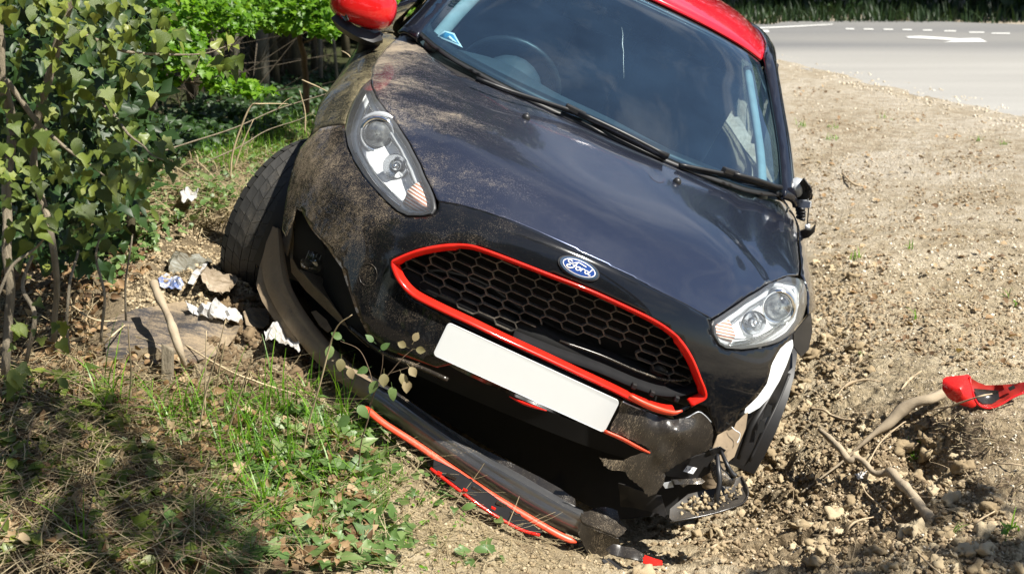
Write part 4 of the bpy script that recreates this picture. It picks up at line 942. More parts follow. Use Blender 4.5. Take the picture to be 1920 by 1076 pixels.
def crod(name, pts, r, mat, parent, n=8, k=5, flat=1.):
    """cable or bar on the car: (photo x, photo y, metres north)"""
    P = [CI @ at(*p) for p in pts]; m = MB(); Q = [Vector(p) for p in crspline(P, k)]
    R = r if not isinstance(r, (list, tuple)) else list(np.interp(np.linspace(0, 1, len(Q)), np.linspace(0, 1, len(r)), r))
    return m.tube(Q, R, n, flat=flat).build(name, mat, parent)

# ---- front right wheel of the car (left in the photo), steered outwards
def wheel(name_loc, steer, camber, label):
    w = empty('wheel'); w.parent = car; w.location = name_loc
    w.rotation_euler = (0, camber, steer); tag(w, label)
    prof = [(.195, -.085), (.215, -.098), (.265, -.102), (.296, -.094), (.307, -.080), (.310, -.060), (.311, 0), (.310, .060), (.307, .080), (.296, .094), (.265, .102), (.215, .098), (.195, .085)]
    # carcass, axis along local x
    b = MB(); b.lathe((0, 0, 0), (1, 0, 0), prof, 96); ty = b.build('tyre', M['rubber'], w)
    # tread blocks: directional V rows with grooves between
    tb = MB(); N = 46; R0 = .3105; R1 = .3165
    rows = [(-.090, -.0665, .25), (-.0635, -.034, .7), (-.0320, -.0012, 1.1), (.0012, .0320, 1.1), (.034, .0635, .7), (.0665, .090, .25)]
    for x0, x1, sk in rows:
        for k in range(N):
            V = []; 
            for R in (R0-.004, R1):
                for (x, f) in ((x0, 0), (x1, 0), (x1, 1), (x0, 1)):
                    g = .018 if abs(x0+x1) < .15 else .06; sweep = abs(x)*-13.*sk; a = 2*math.pi*(k+g+(1-2*g)*f+sweep)/N; rr = R-max(0, abs(x)-.075)*.55
                    V.append((x, math.cos(a)*rr, math.sin(a)*rr))
            tb.add(V, [(4, 5, 6, 7), (0, 1, 5, 4), (1, 2, 6, 5), (2, 3, 7, 6), (3, 0, 4, 7)])
    tr = tb.build('tread', M['rubber'], ty, smooth=False); tag(tr, kind='stuff')
    gv = MB(); gv.lathe((0, 0, 0), (1, 0, 0), [(.3112, x) for x in (-.066, -.04, 0, .04, .066)], 96); gv.build('groove_dirt', M['groove2'], ty)
    rim = MB(); s = 1 if name_loc[0] > 0 else -1
    rim.lathe((0, 0, 0), (1, 0, 0), [(.198, -.085*s), (.19, -.06*s), (.165, -.03*s), (.17, .03*s), (.185, .06*s), (.200, .088*s)], 48)
    for k in range(5):
        a = 2*math.pi*k/5; e = Vector((0, math.cos(a), math.sin(a)))
        for d in (-.22, .22):
            e2 = Vector((0, math.cos(a+d), math.sin(a+d))); rim.tube([Vector((.045*s, 0, 0))+e*.04, Vector((.065*s, 0, 0))+e2*.19], [.022, .014], 6, flat=.6)
    rim.lathe((.03*s, 0, 0), (s, 0, 0), [(.07, 0), (.05, .03), (.001, .035)], 20); rim.build('rim', M['steel'], w)
    dk = MB(); dk.lathe((-.01*s, 0, 0), (1, 0, 0), [(.001, 0), (.13, 0), (.13, .02), (.001, .02)], 32); dk.build('brake_disc', M['steel'], w)
    return w
M['groove2'] = dusty('groove_dirt', (.07, .058, .042), .9, .8, mud=(.40, .33, .22))
wl_c = CI @ at(574, 440, 4.55)
wheel(wl_c, math.radians(-30), math.radians(-4), 'front wheel steered hard outwards with V-shaped tread')
wheel((.60, .99, .31), math.radians(-6), 0, 'front wheel sunk in the soil')
for s_ in (-1, 1):
    wheel((s_*.74, 3.31, .31), 0, 0, 'rear wheel')
    # arch liner
    V = []; F = []; n = 15
    for i in range(n):
        a = math.radians(-10+200*i/(n-1)); 
        for x in (.50, .84): V.append((s_*x, .82-math.cos(a)*.345, .31+math.sin(a)*.345))
    for i in range(n-1): F.append((2*i, 2*i+1, 2*i+3, 2*i+2))
    o = mesh('arch_liner', V, F, M['plastic'], car)
for s_ in (-1, 1):
    bm_ = MB(); bm_.box((s_*.48, .9, .45), (.05, .75, .55)); bm_.build('inner_wing', M['dark'], car)
# ---- opening at the fog lamp
Y0 = 4.02
sheet('fog_recess', [(556,392,4.12),(566,398,4.08),(612,462,4.0),(640,503,3.97),(667,585,3.92),(700,645,3.85),(640,640,4.0),(590,590,4.1),(553,520,4.2),(540,460,4.2)], M['dark'], car, t=0, inner=[(610,540,4.25),(580,470,4.3)])
fc = CI @ at(586, 489, 4.08); fd = (CI.to_3x3() @ (CAM-at(586, 489, 4.08))).normalized(); fa = (fd*.55+Vector((-.1, -1, 0))*.6).normalized()
b = MB(); b.lathe(fc, fa, [(.030, -.06), (.047, -.03), (.050, .0), (.046, .006), (.043, .0)], 24); fog = b.build('fog_lamp', M['plastic'], car)
b = MB(); b.lathe(fc, fa, [(.043, .0), (.034, .009), (.02, .015), (.0005, .018)], 24); b.build('fog_lens', M['proj'], fog)
for k in (-.018, -.006, .008, .02):
    b = MB(); b.tube([fc+fa*.012+fd.cross(Vector((0, 0, 1))).normalized()*k+Vector((0, 0, z)) for z in (-.028, -.01, .01, .028)], .0018, 4); b.build('lens_rib', M['lampgrey'], fog)
b = MB(); b.lathe(fc+fa*.005+Vector((.004, 0, -.012)), fa, [(.001, .012), (.008, .010), (.009, .004)], 10); b.build('bulb', M['chrome'], fog)
sheet('fog_bracket', [(547,415,4.10),(553,398,4.12),(556,400,4.10),(551,440,4.05),(549,485,4.0),(560,505,3.98),(585,530,3.96),(615,560,3.93),(640,592,3.9),(652,612,3.88),(640,606,3.9),(612,580,3.94),(575,545,3.98),(548,510,4.02),(544,470,4.05)], M['plastic_brown'], car, t=.003)
sheet('fog_shelf', [(563,508,3.99),(600,520,4.05),(632,545,4.05),(660,590,3.96),(700,640,3.88),(716,655,3.86),(690,650,3.87),(655,620,3.88),(618,575,3.92),(585,535,3.95)], M['plastic_brown'], car, t=.003, crumple=.006)
sheet('inner_trim', [(583,585,3.94),(592,583,3.95),(612,600,3.93),(622,618,3.91),(615,624,3.90),(600,612,3.91)], M['plastic_brown'], car, t=.003)
sheet('bumper_side_web', [(553,395,4.06),(547,345,4.16),(536,378,4.18),(529,425,4.14),(520,430,4.12),(527,460,4.06),(540,480,4.02),(548,440,4.04)], M['plastic_brown'], car, t=.003)
sheet('vent_edge', [(703,585,3.80),(712,590,3.80),(722,625,3.79),(728,655,3.78),(718,655,3.78),(708,625,3.79)], M['plastic_mud'], car, t=.003, bulge=.01)
crod('lower_lip', [(655,612,3.85),(700,648,3.80),(735,668,3.77),(790,690,3.73),(840,712,3.70)], .007, M['plastic_mud'], car)
crod('wiring', [(566,420,4.15),(556,440,4.1),(561,470,4.1),(556,500,4.08),(566,525,4.05)], .004, M['dark'], car)
# added black sheet, the dark of the void behind the fallen strip
sheet('void_sheet', [(560,470,4.25),(640,520,4.2),(760,590,4.0),(900,660,3.95),(1100,740,3.92),(1300,800,3.95),(1370,880,4.0),(1300,960,4.0),(1150,975,3.9),(950,860,3.95),(760,745,4.05),(640,650,4.15)], M['dark'], car, t=0, grid=30)
# ---- right-hand side (image right): primer patch, torn bumper, snapped grille foot
pr = sheet('primer_patch', [(1425,662,3.90),(1450,655,3.92),(1466,648,3.95),(1484,637,4.02),(1485,648,4.02),(1474,680,3.99),(1460,712,3.95),(1440,745,3.90),(1422,763,3.86),(1403,774,3.83),(1383,768,3.82),(1386,757,3.815),(1402,742,3.83),(1418,718,3.855),(1431,692,3.875),(1446,684,3.90),(1444,666,3.905)], M['primer'], car, t=.004, bulge=.012); tag(pr, 'bare white patch where the bumper paint is torn off')
sheet('lamp_underside', [(1352,656,3.80),(1400,668,3.84),(1440,663,3.88),(1444,668,3.88),(1400,676,3.84),(1358,668,3.80)], M['primer'], car, t=.002)
sheet('wing_edge', [(1486,626,4.05),(1506,600,4.12),(1518,585,4.2),(1521,620,4.2),(1514,655,4.16),(1500,668,4.1),(1486,648,4.05)], M['plastic'], car, t=.004, bulge=.02)
sheet('bumper_side', [(1482,650,4.06),(1478,690,4.04),(1460,740,4.0),(1440,790,3.96),(1412,850,3.93),(1395,873,3.92),(1372,862,3.90),(1388,815,3.88),(1402,775,3.86),(1440,742,3.92),(1462,705,3.97)], M['plastic'], car, t=.004, inner=[(1430,770,3.97)])
crod('bumper_side_rail', [(1474,668,4.02),(1456,715,3.97),(1428,765,3.90),(1405,805,3.87),(1384,860,3.87)], [.006,.009,.010,.006], M['plastic'], car, flat=.5)
crod('bumper_side_rail', [(1480,700,4.04),(1460,750,3.99),(1436,800,3.94),(1405,865,3.91)], .005, M['plastic'], car, flat=.6)
for px, py in ((1437,770),(1424,800)):
    sheet('slot', [(px-8,py+16,3.90),(px+2,py-14,3.90),(px+10,py-10,3.91),(px+8,py+8,3.91)], M['dark'], car, t=.001)
tl = sheet('torn_bumper_panel', [(1168,752,3.50),(1200,766,3.50),(1235,780,3.51),(1265,788,3.52),(1290,781,3.53),(1309,771,3.54),(1322,778,3.55),(1332,790,3.56),(1337,812,3.57),(1333,835,3.57),(1322,846,3.56),(1300,853,3.55),(1270,868,3.53),(1245,885,3.52),(1245,900,3.51),(1240,912,3.50),(1226,926,3.49),(1214,929,3.49),(1206,915,3.49),(1190,902,3.485),(1178,895,3.48),(1172,882,3.48),(1150,881,3.47),(1135,875,3.465),(1124,857,3.46),(1145,862,3.47),(1168,862,3.475),(1190,852,3.48),(1214,845,3.49),(1222,842,3.49),(1195,828,3.49),(1165,815,3.49),(1143,806,3.49),(1155,780,3.50)],
   M['plastic_mud'], car, t=.003, grid=8, crumple=.006, cs=8, seed=2, jag=.9, inner=[(1270,810,3.47),(1240,850,3.47)]); tag(tl, 'torn black bumper piece streaked with mud')
crod('torn_edge', [(1168,753,3.498),(1200,767,3.498),(1235,781,3.508),(1265,789,3.518),(1290,782,3.528),(1309,772,3.538),(1322,779,3.548),(1333,791,3.558)], .0018, M['lampgrey'], car)
sc1 = crod('lower_red_trim', [(1133,808,3.475),(1165,822,3.475),(1195,838,3.478),(1218,849,3.482)], [.007,.0075,.007,.004], M['scuff_red'], car, flat=.6)
crod('lower_red_trim', [(955,743,3.56),(980,755,3.55),(1005,764,3.54),(1025,770,3.53)], [.002,.006,.005,.002], M['trim_red'], car, flat=.6)
crod('snapped_grille_foot', [(1180,742,3.487),(1205,756,3.487),(1235,768,3.492),(1262,774,3.50),(1279,770,3.505)], [.009,.012,.013,.011,.005], M['scuff_red'], car, flat=.6)
lb = sheet('sump_guard', [(1246,887,3.56),(1260,872,3.58),(1305,853,3.60),(1322,848,3.62),(1330,842,3.60),(1350,836,3.62),(1361,843,3.62),(1352,852,3.62),(1325,852,3.62),(1345,850,3.63),(1330,885,3.62),(1312,895,3.62),(1280,895,3.60),(1252,892,3.57)], M['plastic'], car, t=.003)
sheet('part_label', [(1281,883,3.585),(1289,872,3.59),(1307,877,3.595),(1299,888,3.59)], M['white'], lb, t=.001)
for k in range(6):
    x = 1286+k*3; sheet('print_line', [(x-1,881+k*.6,3.583),(x+1.2,876+k*.8,3.584),(x+2.2,876.5+k*.8,3.584),(x,881.6+k*.6,3.583)], M['seal'], lb, t=.0003) if k % 2 == 0 else None
sheet('fog_bracket', [(1258,898,3.55),(1310,896,3.58),(1318,903,3.58),(1312,908,3.57),(1262,907,3.55)], M['plastic_mud'], car, t=.012)
sheet('strut', [(1240,905,3.54),(1258,902,3.56),(1262,912,3.56),(1246,914,3.55)], M['lampgrey'], car, t=.004)
crod('cable', [(1345,852,3.60),(1347,880,3.56),(1349,905,3.54),(1344,930,3.53),(1344,948,3.53)], [.006,.008,.0075,.008,.006], M['seal'], car)
crod('cable', [(1352,845,3.62),(1362,868,3.58),(1372,886,3.57),(1378,892,3.57)], [.005,.006,.007,.009], M['seal'], car)
b_ = crod('rubber_boot', [(1338,852,3.66),(1343,878,3.60),(1352,893,3.58),(1366,900,3.58),(1374,893,3.60)], [.012,.016,.022,.018,.010], M['plastic_mud'], car, 12)
P = [CI @ at(1310+4*k, 890+6*k, 3.70) for k in range(2)]
b = MB(); pr_ = []; 
for k in range(15): pr_.append((.032 if k % 2 else .026, k*.009))
b.lathe(CI @ at(1334, 915, 3.68), Vector((-.3, .15, 1)), pr_, 18); b.build('bump_stop', M['plastic_brown'], car)
sheet('torn_liner', [(1334,846,3.62),(1345,815,3.70),(1372,800,3.75),(1390,780,3.80),(1402,770,3.82),(1398,800,3.80),(1385,830,3.76),(1375,856,3.72),(1361,868,3.68),(1345,860,3.64)], M['plastic_brown'], car, t=.003, crumple=.02, cs=14)
crod('torn_edge', [(1372,800,3.72),(1378,806,3.72),(1387,812,3.73),(1386,822,3.73),(1382,830,3.72)], .0015, M['primer'], car)
sheet('undertray_flap', [(1160,905,3.62),(1200,918,3.60),(1228,925,3.58),(1240,928,3.58),(1248,955,3.56),(1254,975,3.55),(1235,962,3.56),(1200,952,3.60),(1165,948,3.64)], M['plastic'], car, t=.003, crumple=.01)
# ---- left door mirror of the photo: red cap, stem, lens
def blob(name, pts, mat, parent, sub=2):
    """pts: list of rings, each ring a list of points"""
    V = [p for r in pts for p in r]; n = len(pts[0]); F = [(i*n+k, i*n+(k+1) % n, (i+1)*n+(k+1) % n, (i+1)*n+k) for i in range(len(pts)-1) for k in range(n)]
    F += [tuple(range(n-1, -1, -1)), tuple((len(pts)-1)*n+k for k in range(n))]
    o = mesh(name, V, F, mat, parent); subsurf(o, sub); return o
mc = Vector(caru(668, 20, -.93)); mir = empty('door_mirror'); mir.parent = car; tag(mir, 'red door mirror on a black stem')
Rm = CI.to_3x3()   # build along the photo's right, up and depth axes as seen in the world, then into the car frame
wx, wy, wz = Rm @ Vector((1, 0, 0)), Rm @ Vector((0, 1, 0)), Rm @ Vector((0, 0, 1))
ax_ = (wx*.93+wz*-.33).normalized(); az_ = ax_.cross(wy).normalized(); az_ = az_ if az_.dot(wz) > 0 else -az_
MY = 4.62; 0 and print('wing depth at mirror', (CM @ Vector(BODY.ev(*BODY.prm(690, 125)))).y, (CM @ mc).y)
def mring(cx, cy, rx, rz, d, n=14, pw=2.6):
    c = CI @ at(cx, cy, MY+d); out = []
    for k in range(n):
        t = 2*math.pi*k/n; co, si = math.cos(t), math.sin(t)
        out.append(c+ax_*(abs(co)**(2/pw)*math.copysign(1, co))*rx+az_*(abs(si)**(2/pw)*math.copysign(1, si))*rz)
    return out
cap = blob('mirror_cap', [mring(682,18,.035,.020,-.10), mring(681,14,.085,.052,-.088), mring(681,10,.108,.070,-.055), mring(681,8,.115,.078,0.), mring(681,8,.116,.080,.03)], M['red'], mir)
sh = blob('mirror_shell', [mring(676,-6,.108,.042,.0), mring(676,-9,.114,.046,.02), mring(676,-9,.112,.044,.045)], M['plastic'], mir)
gl_ = blob('mirror_glass', [mring(676,-9,.096,.038,.046), mring(676,-9,.096,.038,.050)], M['chrome'], mir, 0)
stem = MB(); P = [at(696,60,MY+.02), at(692,80,MY+.03), at(689,98,MY+.06), at(684,116,MY+.10), at(680,130,MY+.14)]
stem.tube([CI @ p for p in [Vector(q) for q in crspline(P, 4)]], [.040, .038, .038, .038, .037, .036, .036, .036, .036, .037, .038, .040, .042, .044, .046, .048, .05], 16, flat=.75, up=wy); stem.build('mirror_stem', M['seal'], mir)
il = sheet('mirror_indicator', [(625,5,MY-.045),(632,3,MY-.06),(645,12,MY-.085),(655,38,MY-.085),(650,40,MY-.08),(634,22,MY-.06)], M['proj'], mir, t=.004)
under = sheet('mirror_lower_shell', [(634,24,MY-.03),(650,38,MY-.05),(672,52,MY-.06),(700,64,MY-.06),(712,60,MY-.05),(712,66,MY-.03),(690,70,MY-.02),(668,60,MY-.01),(645,44,MY-.01)], M['seal'], mir, t=.03)
# ---- smashed mirror on the other side
MR = 4.72
rm = empty('broken_mirror'); rm.parent = car; tag(rm, 'smashed black door mirror housing hanging by a cable')
def R_(name, pts, mat, t=.004, **k): return sheet(name, pts, mat, rm, t=t, **k)
R_('housing_shell', [(1496,345,MR),(1508,334,MR-.02),(1514,345,MR-.03),(1522,352,MR-.03),(1525,362,MR-.02),(1523,373,MR-.01),(1512,375,MR),(1502,378,MR),(1492,372,MR+.02)], M['plastic'], crumple=.02)
R_('housing_flap', [(1508,333,MR-.04),(1521,350,MR-.05),(1524,358,MR-.04),(1519,372,MR-.02),(1512,360,MR-.02),(1501,350,MR)], M['plastic_mud'])
R_('motor_plate', [(1493,375,MR),(1510,374,MR-.03),(1522,378,MR-.04),(1521,388,MR-.04),(1508,390,MR-.03),(1496,386,MR)], M['lampgrey'], t=.012)
for k, (x, y) in enumerate(((1501,392),(1503,398),(1504,404),(1504,411))):
    m_ = MB(); m_.tube([CI @ at(x-9, y-4, MR+.03), CI @ at(x, y, MR-.01), CI @ at(x+8-k, y+1, MR-.01)], .0062, 8); m_.build('mirror_spring', M['seal'], rm)
m_ = MB(); m_.lathe(CI @ at(1494, 352, MR+.02), wx, [(.03, -.02), (.036, 0), (.03, .02), (.001, .022)], 16); m_.build('mirror_pivot', M['lampgrey'], rm)
m_ = MB(); m_.tube([CI @ at(1515, 372, MR-.04), CI @ at(1516, 395, MR-.045), CI @ at(1514, 415, MR-.04), CI @ at(1514, 424, MR-.04)], .0022, 6); m_.build('mirror_cable', M['seal'], rm)
m_ = MB(); m_.tube([CI @ at(1514, 421, MR-.04), CI @ at(1514, 429, MR-.04)], .009, 10); m_.build('cable_plug', M['primer'], rm)
R_('hanging_lens', [(1500,432,MR-.03),(1512,428,MR-.05),(1520,430,MR-.05),(1528,421,MR-.04),(1526,433,MR-.04),(1517,443,MR-.04),(1501,447,MR-.02)], M['plastic'], t=.008)
# ------------------------------------------------------------ ground, road, verge
gnd = ground(); tag(gnd, kind='structure')
def gy(px, py, lift=0., rough=False):
    """the point of the ground seen at a photo pixel"""
    d = ray(px, py); f = lambda t, fine: np.nonzero(CAMH+d.z*t < height(d.x*t, d.y*t, fine))[0]
    t0 = 60.
    for a, b, s in ((2.2, 9, .05), (9, 17, .1), (17, 60, .5)):
        t = np.arange(a, b, s); k = f(t, False)
        if len(k): t0 = t[k[0]]; break
    if rough or t0 > 12: p = CAM+d*t0; return p
    t = np.arange(t0-.22, t0+.22, .006); k = f(t, True); t1 = t[k[0]] if len(k) else t0
    return CAM+d*t1+Vector((0, 0, lift))
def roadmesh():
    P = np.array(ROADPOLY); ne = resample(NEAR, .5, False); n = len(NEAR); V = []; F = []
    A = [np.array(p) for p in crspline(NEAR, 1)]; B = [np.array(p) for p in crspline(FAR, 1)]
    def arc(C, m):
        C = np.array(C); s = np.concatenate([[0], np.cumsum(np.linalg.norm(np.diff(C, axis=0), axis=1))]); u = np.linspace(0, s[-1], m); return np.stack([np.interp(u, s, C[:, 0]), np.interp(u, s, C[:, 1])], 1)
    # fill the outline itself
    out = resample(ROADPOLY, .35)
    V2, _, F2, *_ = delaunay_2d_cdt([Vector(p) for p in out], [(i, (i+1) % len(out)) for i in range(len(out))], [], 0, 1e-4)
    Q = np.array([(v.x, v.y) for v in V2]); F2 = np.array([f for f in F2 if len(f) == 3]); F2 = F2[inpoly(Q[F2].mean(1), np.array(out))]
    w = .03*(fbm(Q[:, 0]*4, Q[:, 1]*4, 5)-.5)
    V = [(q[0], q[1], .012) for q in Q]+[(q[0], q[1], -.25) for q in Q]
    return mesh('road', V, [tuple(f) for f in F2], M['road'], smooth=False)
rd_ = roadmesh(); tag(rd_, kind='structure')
def marking(pix, name='road_marking', z=.017):
    V = [gz(*p, z) for p in pix]; o = mesh(name, V, [tuple(range(len(V)))[::-1]], M['road_paint'], smooth=False)
    if o.data.polygons[0].normal.z < 0: o.data.flip_normals()
    return o
mk = [marking([(x+2, y-.9), (x+w_-2, y-.8), (x+w_-1, y+1.1), (x+3, y+.9)]) for x, y, w_ in ((1583,54.5,20),(1617,55,22),(1654,55.5,22),(1690,56,21),(1728,57,21),(1768,58.5,26),(1815,61,32),(1857,63,38))]
for i, o in enumerate(mk): tag(o, 'short white dash of the broken line across the far lane of the road', 'road marking', 'broken white line dashes')
tag(marking([(1698,69),(1726,68),(1760,70),(1800,73),(1822,72),(1836,72),(1851,79),(1768,79.5),(1790,76),(1740,73),(1704,71.5)]), 'white painted arrow on the grey road surface', 'road marking')
tag(marking([(1392,58),(1420,57),(1440,57),(1443,60.5),(1396,62.5)]), 'white painted block on the road just behind the red roof', 'road marking')
tag(marking([(1398,53),(1470,50),(1560,45.5),(1562,46.8),(1475,51.6),(1400,55)]), 'thin white line along the far side of the road', 'road marking')
# ------------------------------------------------------------ scattering small things as joined geometry
def lump(seed, n=2, rough=.35, flat=1.):
    bm = bmesh.new(); bmesh.ops.create_icosphere(bm, subdivisions=n, radius=1)
    for v in bm.verts:
        k = max(.3, 1+rough*(noise.noise(v.co*1.1+Vector((seed*7.1, 0, 0)))*1.8+noise.noise(v.co*2.7+Vector((0, seed*3.3, 0)))*1.2)); v.co = v.co*k; v.co.z *= flat
    V = np.array([v.co[:] for v in bm.verts]); F = np.array([[v.index for v in f.verts] for f in bm.faces]); bm.free(); return V, F
def rotmats(eul):
    """eul: n x 3 (x, y, z) angles"""
    cx, cy, cz = np.cos(eul).T; sx, sy, sz = np.sin(eul).T; R = np.empty((len(eul), 3, 3))
    R[:, 0] = np.stack([cy*cz, sx*sy*cz-cx*sz, cx*sy*cz+sx*sz], 1); R[:, 1] = np.stack([cy*sz, sx*sy*sz+cx*cz, cx*sy*sz-sx*cz], 1); R[:, 2] = np.stack([-sy, sx*cy, cx*cy], 1); return R
def scatter(name, bases, pos, R, scl, mat, parent=None, smooth=False):
    pos = np.asarray(pos); scl = np.asarray(scl); 
    if scl.ndim == 1: scl = scl[:, None].repeat(3, 1)
    Vs = []; Fs = []; To = []; off = 0; k = rng.integers(0, len(bases), len(pos))
    for b, (V, F) in enumerate(bases):
        m = k == b; n = m.sum()
        if not n: continue
        W = np.einsum('nij,vj->nvi', R[m]*scl[m][:, None, :], V)+pos[m][:, None]
        Vs.append(W.reshape(-1, 3)); Fs.append((F[None]+np.arange(n)[:, None, None]*len(V)+off).reshape(-1, F.shape[1])); off += n*len(V)
        To.append(rng.random(n).repeat(len(V)))
    o = npmesh(name, np.concatenate(Vs), np.concatenate(Fs), mat, parent, smooth)
    at_ = o.data.attributes.new('tone', 'FLOAT', 'POINT'); at_.data.foreach_set('value', np.concatenate(To).astype(np.float32))
    return o
def in_region(n, poly):
    """random ground spots whose picture position lies inside a photo polygon"""
    P = np.array(poly, float); lo, hi = P.min(0), P.max(0); q = rng.random((n*4, 2))*(hi-lo)+lo; q = q[inpoly(q, P)][:n]
    base = np.array([gzfast(px, py) for px, py in q]); return base
_gc = {}
def gzfast(px, py):
    k = (round(px/16), round(py/16))
    if k not in _gc: _gc[k] = gy(k[0]*16, k[1]*16, rough=True)
    z = _gc[k].z; d = ray(px, py); t = (z-CAMH)/d.z; return (d.x*t, d.y*t)
def clods(n, poly, s0, s1, mat, name, zmin=-9., sink=.2, flat=.75, bases=None, pw=2.2, thin=None):
    xy = in_region(n, poly)
    if thin is not None: xy = xy[rng.random(len(xy)) < thin(xy)]
    z = np.maximum(zmin, height(xy[:, 0], xy[:, 1])); s = s0+(s1-s0)*rng.random(len(xy))**pw
    pos = np.stack([xy[:, 0], xy[:, 1], z+s*(.5-sink)*flat], 1)
    o = scatter(name, bases or [lump(i, 1, .45, flat) for i in range(6)], pos, rotmats(np.stack([rng.normal(0, .5, len(xy)), rng.normal(0, .5, len(xy)), rng.random(len(xy))*6.3], 1)), s, mat); tag(o, kind='stuff'); return o
RIGHT = [(1390,880),(1420,700),(1530,640),(1510,420),(1490,250),(1470,140),(1560,150),(1930,240),(1930,1085),(1150,1085),(1200,1000),(1300,985)]
CH = [(1390,880),(1440,700),(1520,640),(1530,450),(1600,470),(1640,700),(1560,780),(1780,800),(1900,1000),(1930,1085),(1180,1085),(1220,1000),(1380,960)]
sm = [lump(i, 1, .5, .75) for i in range(8)]; md = [lump(i+40, 2, .55, .7) for i in range(8)]; big = [lump(i+20, 3, .6, .7) for i in range(6)]
clods(4800, CH, .003, .010, M['clod_dark2'], 'soil_crumbs', bases=md, pw=2., sink=.4)
clods(14000, CH, .0014, .0055, M['clod'], 'soil_clods', bases=sm, pw=2.4, sink=.35)
clods(520, CH, .008, .026, M['clod'], 'soil_lumps', bases=big, pw=3.5, sink=.5)
clods(6500, RIGHT, .0012, .0060, M['pebble'], 'pebbles', bases=sm, pw=3, sink=.3)
clods(1800, [(1470,140),(1900,240),(1930,600),(1520,560),(1500,300)], .003, .010, M['pebble'], 'verge_stones', flat=.5, bases=sm, pw=3, sink=.45)
clods(6000, [(400,480),(560,560),(700,740),(1100,1010),(1200,1060),(1100,1085),(500,1085),(600,850),(380,700),(250,520),(300,400)], .0018, .008, M['clod'], 'soil_crumbs', bases=sm, pw=2.6, sink=.35)
clods(4200, [(230,430),(420,420),(480,560),(430,620),(230,600)], .0016, .009, M['clod'], 'bank_crumbs', bases=sm, pw=2.6, sink=.35)
clods(2600, [(420,560),(520,560),(620,720),(560,760),(400,760),(380,660)], .002, .012, M['clod_dark'], 'dug_soil', bases=sm, pw=2.4, sink=.35)
clods(1100, [(1395,88),(1500,118),(1700,165),(1930,218),(1930,250),(1700,190),(1500,140),(1395,105)], .003, .013, M['pebble'], 'road_edge_grit', zmin=.010, bases=sm, pw=2.5, sink=.3)
clods(160, [(420,560),(520,560),(620,720),(560,760),(400,760),(380,660)], .006, .022, M['clod_dark'], 'dug_lumps', bases=big, pw=2.4, sink=.45)
# ------------------------------------------------------------ fallen bumper strip and trims
st = empty('bumper_strip', gy(1100, 1020), 'long glossy black bumper strip torn loose and lying on the soil under the grille', 'bumper part')
UP = [(523,430,4.06),(529,460,4.02),(535,500,3.98),(545,540,3.94),(572,588,3.90),(612,640,3.85),(652,680,3.81),(690,708,3.77),(735,735,3.73),(780,768,3.69),(830,803,3.66),(900,848,3.62),(960,883,3.58),(1010,910,3.56),(1060,940,3.53),(1092,958,3.51)]
LO = [(512,424,4.08),(500,460,4.05),(494,505,4.0),(503,545,3.94),(528,592,3.88),(562,640,3.82),(600,682,3.78),(648,722,3.74),(700,760,3.70),(748,795,3.66),(800,833,3.63),(862,875,3.59),(930,922,3.55),(990,960,3.52),(1050,990,3.49),(1100,1012,3.48)]
U = crspline(UP, 6); Lw = crspline(LO, 6); V = []; F = []; m = 15; o0 = Vector(st.location)
for u, l in zip(U, Lw):
    a, b = at(*u), at(*l); w_ = (b-a); fw = (CAM-(a+b)/2).normalized()
    for k in range(m):
        f = k/(m-1); h = (.021*min(1, f/.22) if f < .55 else .021*(1-((f-.55)/.45)**2)) - .018*f + .004*math.exp(-((f-.25)/.08)**2); sag = .012 if k == 0 else 0
        V.append(a+w_*f+fw*(h-sag)-o0)
for i in range(len(U)-1):
    for k in range(m-1): F.append((i*m+k, (i+1)*m+k, (i+1)*m+k+1, i*m+k+1))
so = mesh('strip', V, F, M['strip'], st); solidify(so, .004, -1); es = so.modifiers.new('e', 'EDGE_SPLIT'); es.split_angle = math.radians(50)
tp = sheet('strip_flange', [(690,700,3.79),(735,728,3.75),(780,760,3.71),(830,795,3.68),(900,838,3.64),(960,868,3.61),(1010,893,3.58),(1050,915,3.56),(1078,935,3.54),(1080,950,3.53),(1060,944,3.53),(1010,914,3.56),(960,887,3.59),(900,852,3.63),(830,807,3.67),(780,772,3.70),(735,739,3.74),(695,712,3.78)], M['plastic_mud'], st, t=.002, grid=10)
for nm, pp, sd in (('crumpled_end', [(1088,962,3.50),(1108,957,3.53),(1128,950,3.55),(1141,953,3.555),(1156,958,3.56),(1159,972,3.545),(1167,983,3.54),(1174,993,3.53),(1160,1008,3.475),(1140,1000,3.46),(1115,990,3.45),(1090,980,3.455)], 3),
    ('crumpled_fold', [(1086,978,3.46),(1115,990,3.45),(1140,1000,3.46),(1160,1008,3.475),(1163,1018,3.49),(1148,1034,3.50),(1134,1046,3.50),(1120,1053,3.49),(1106,1043,3.47),(1092,1018,3.455),(1083,998,3.455)], 5)):
    sheet(nm, pp, M['plastic_mud'], st, t=.004, grid=9, crumple=.004, cs=14, seed=sd, jag=.6)
back = sheet('outer_flange', [(512,424,4.09),(500,460,4.07),(488,500,4.05),(481,535,4.0),(492,565,3.95),(515,600,3.91),(540,640,3.87),(562,645,3.84),(530,594,3.90),(504,547,3.97),(495,505,4.03)], M['plastic_brown'], st, t=.003, grid=9, bulge=.01)
so.data.materials.clear(); so.data.materials.append(M['strip'])
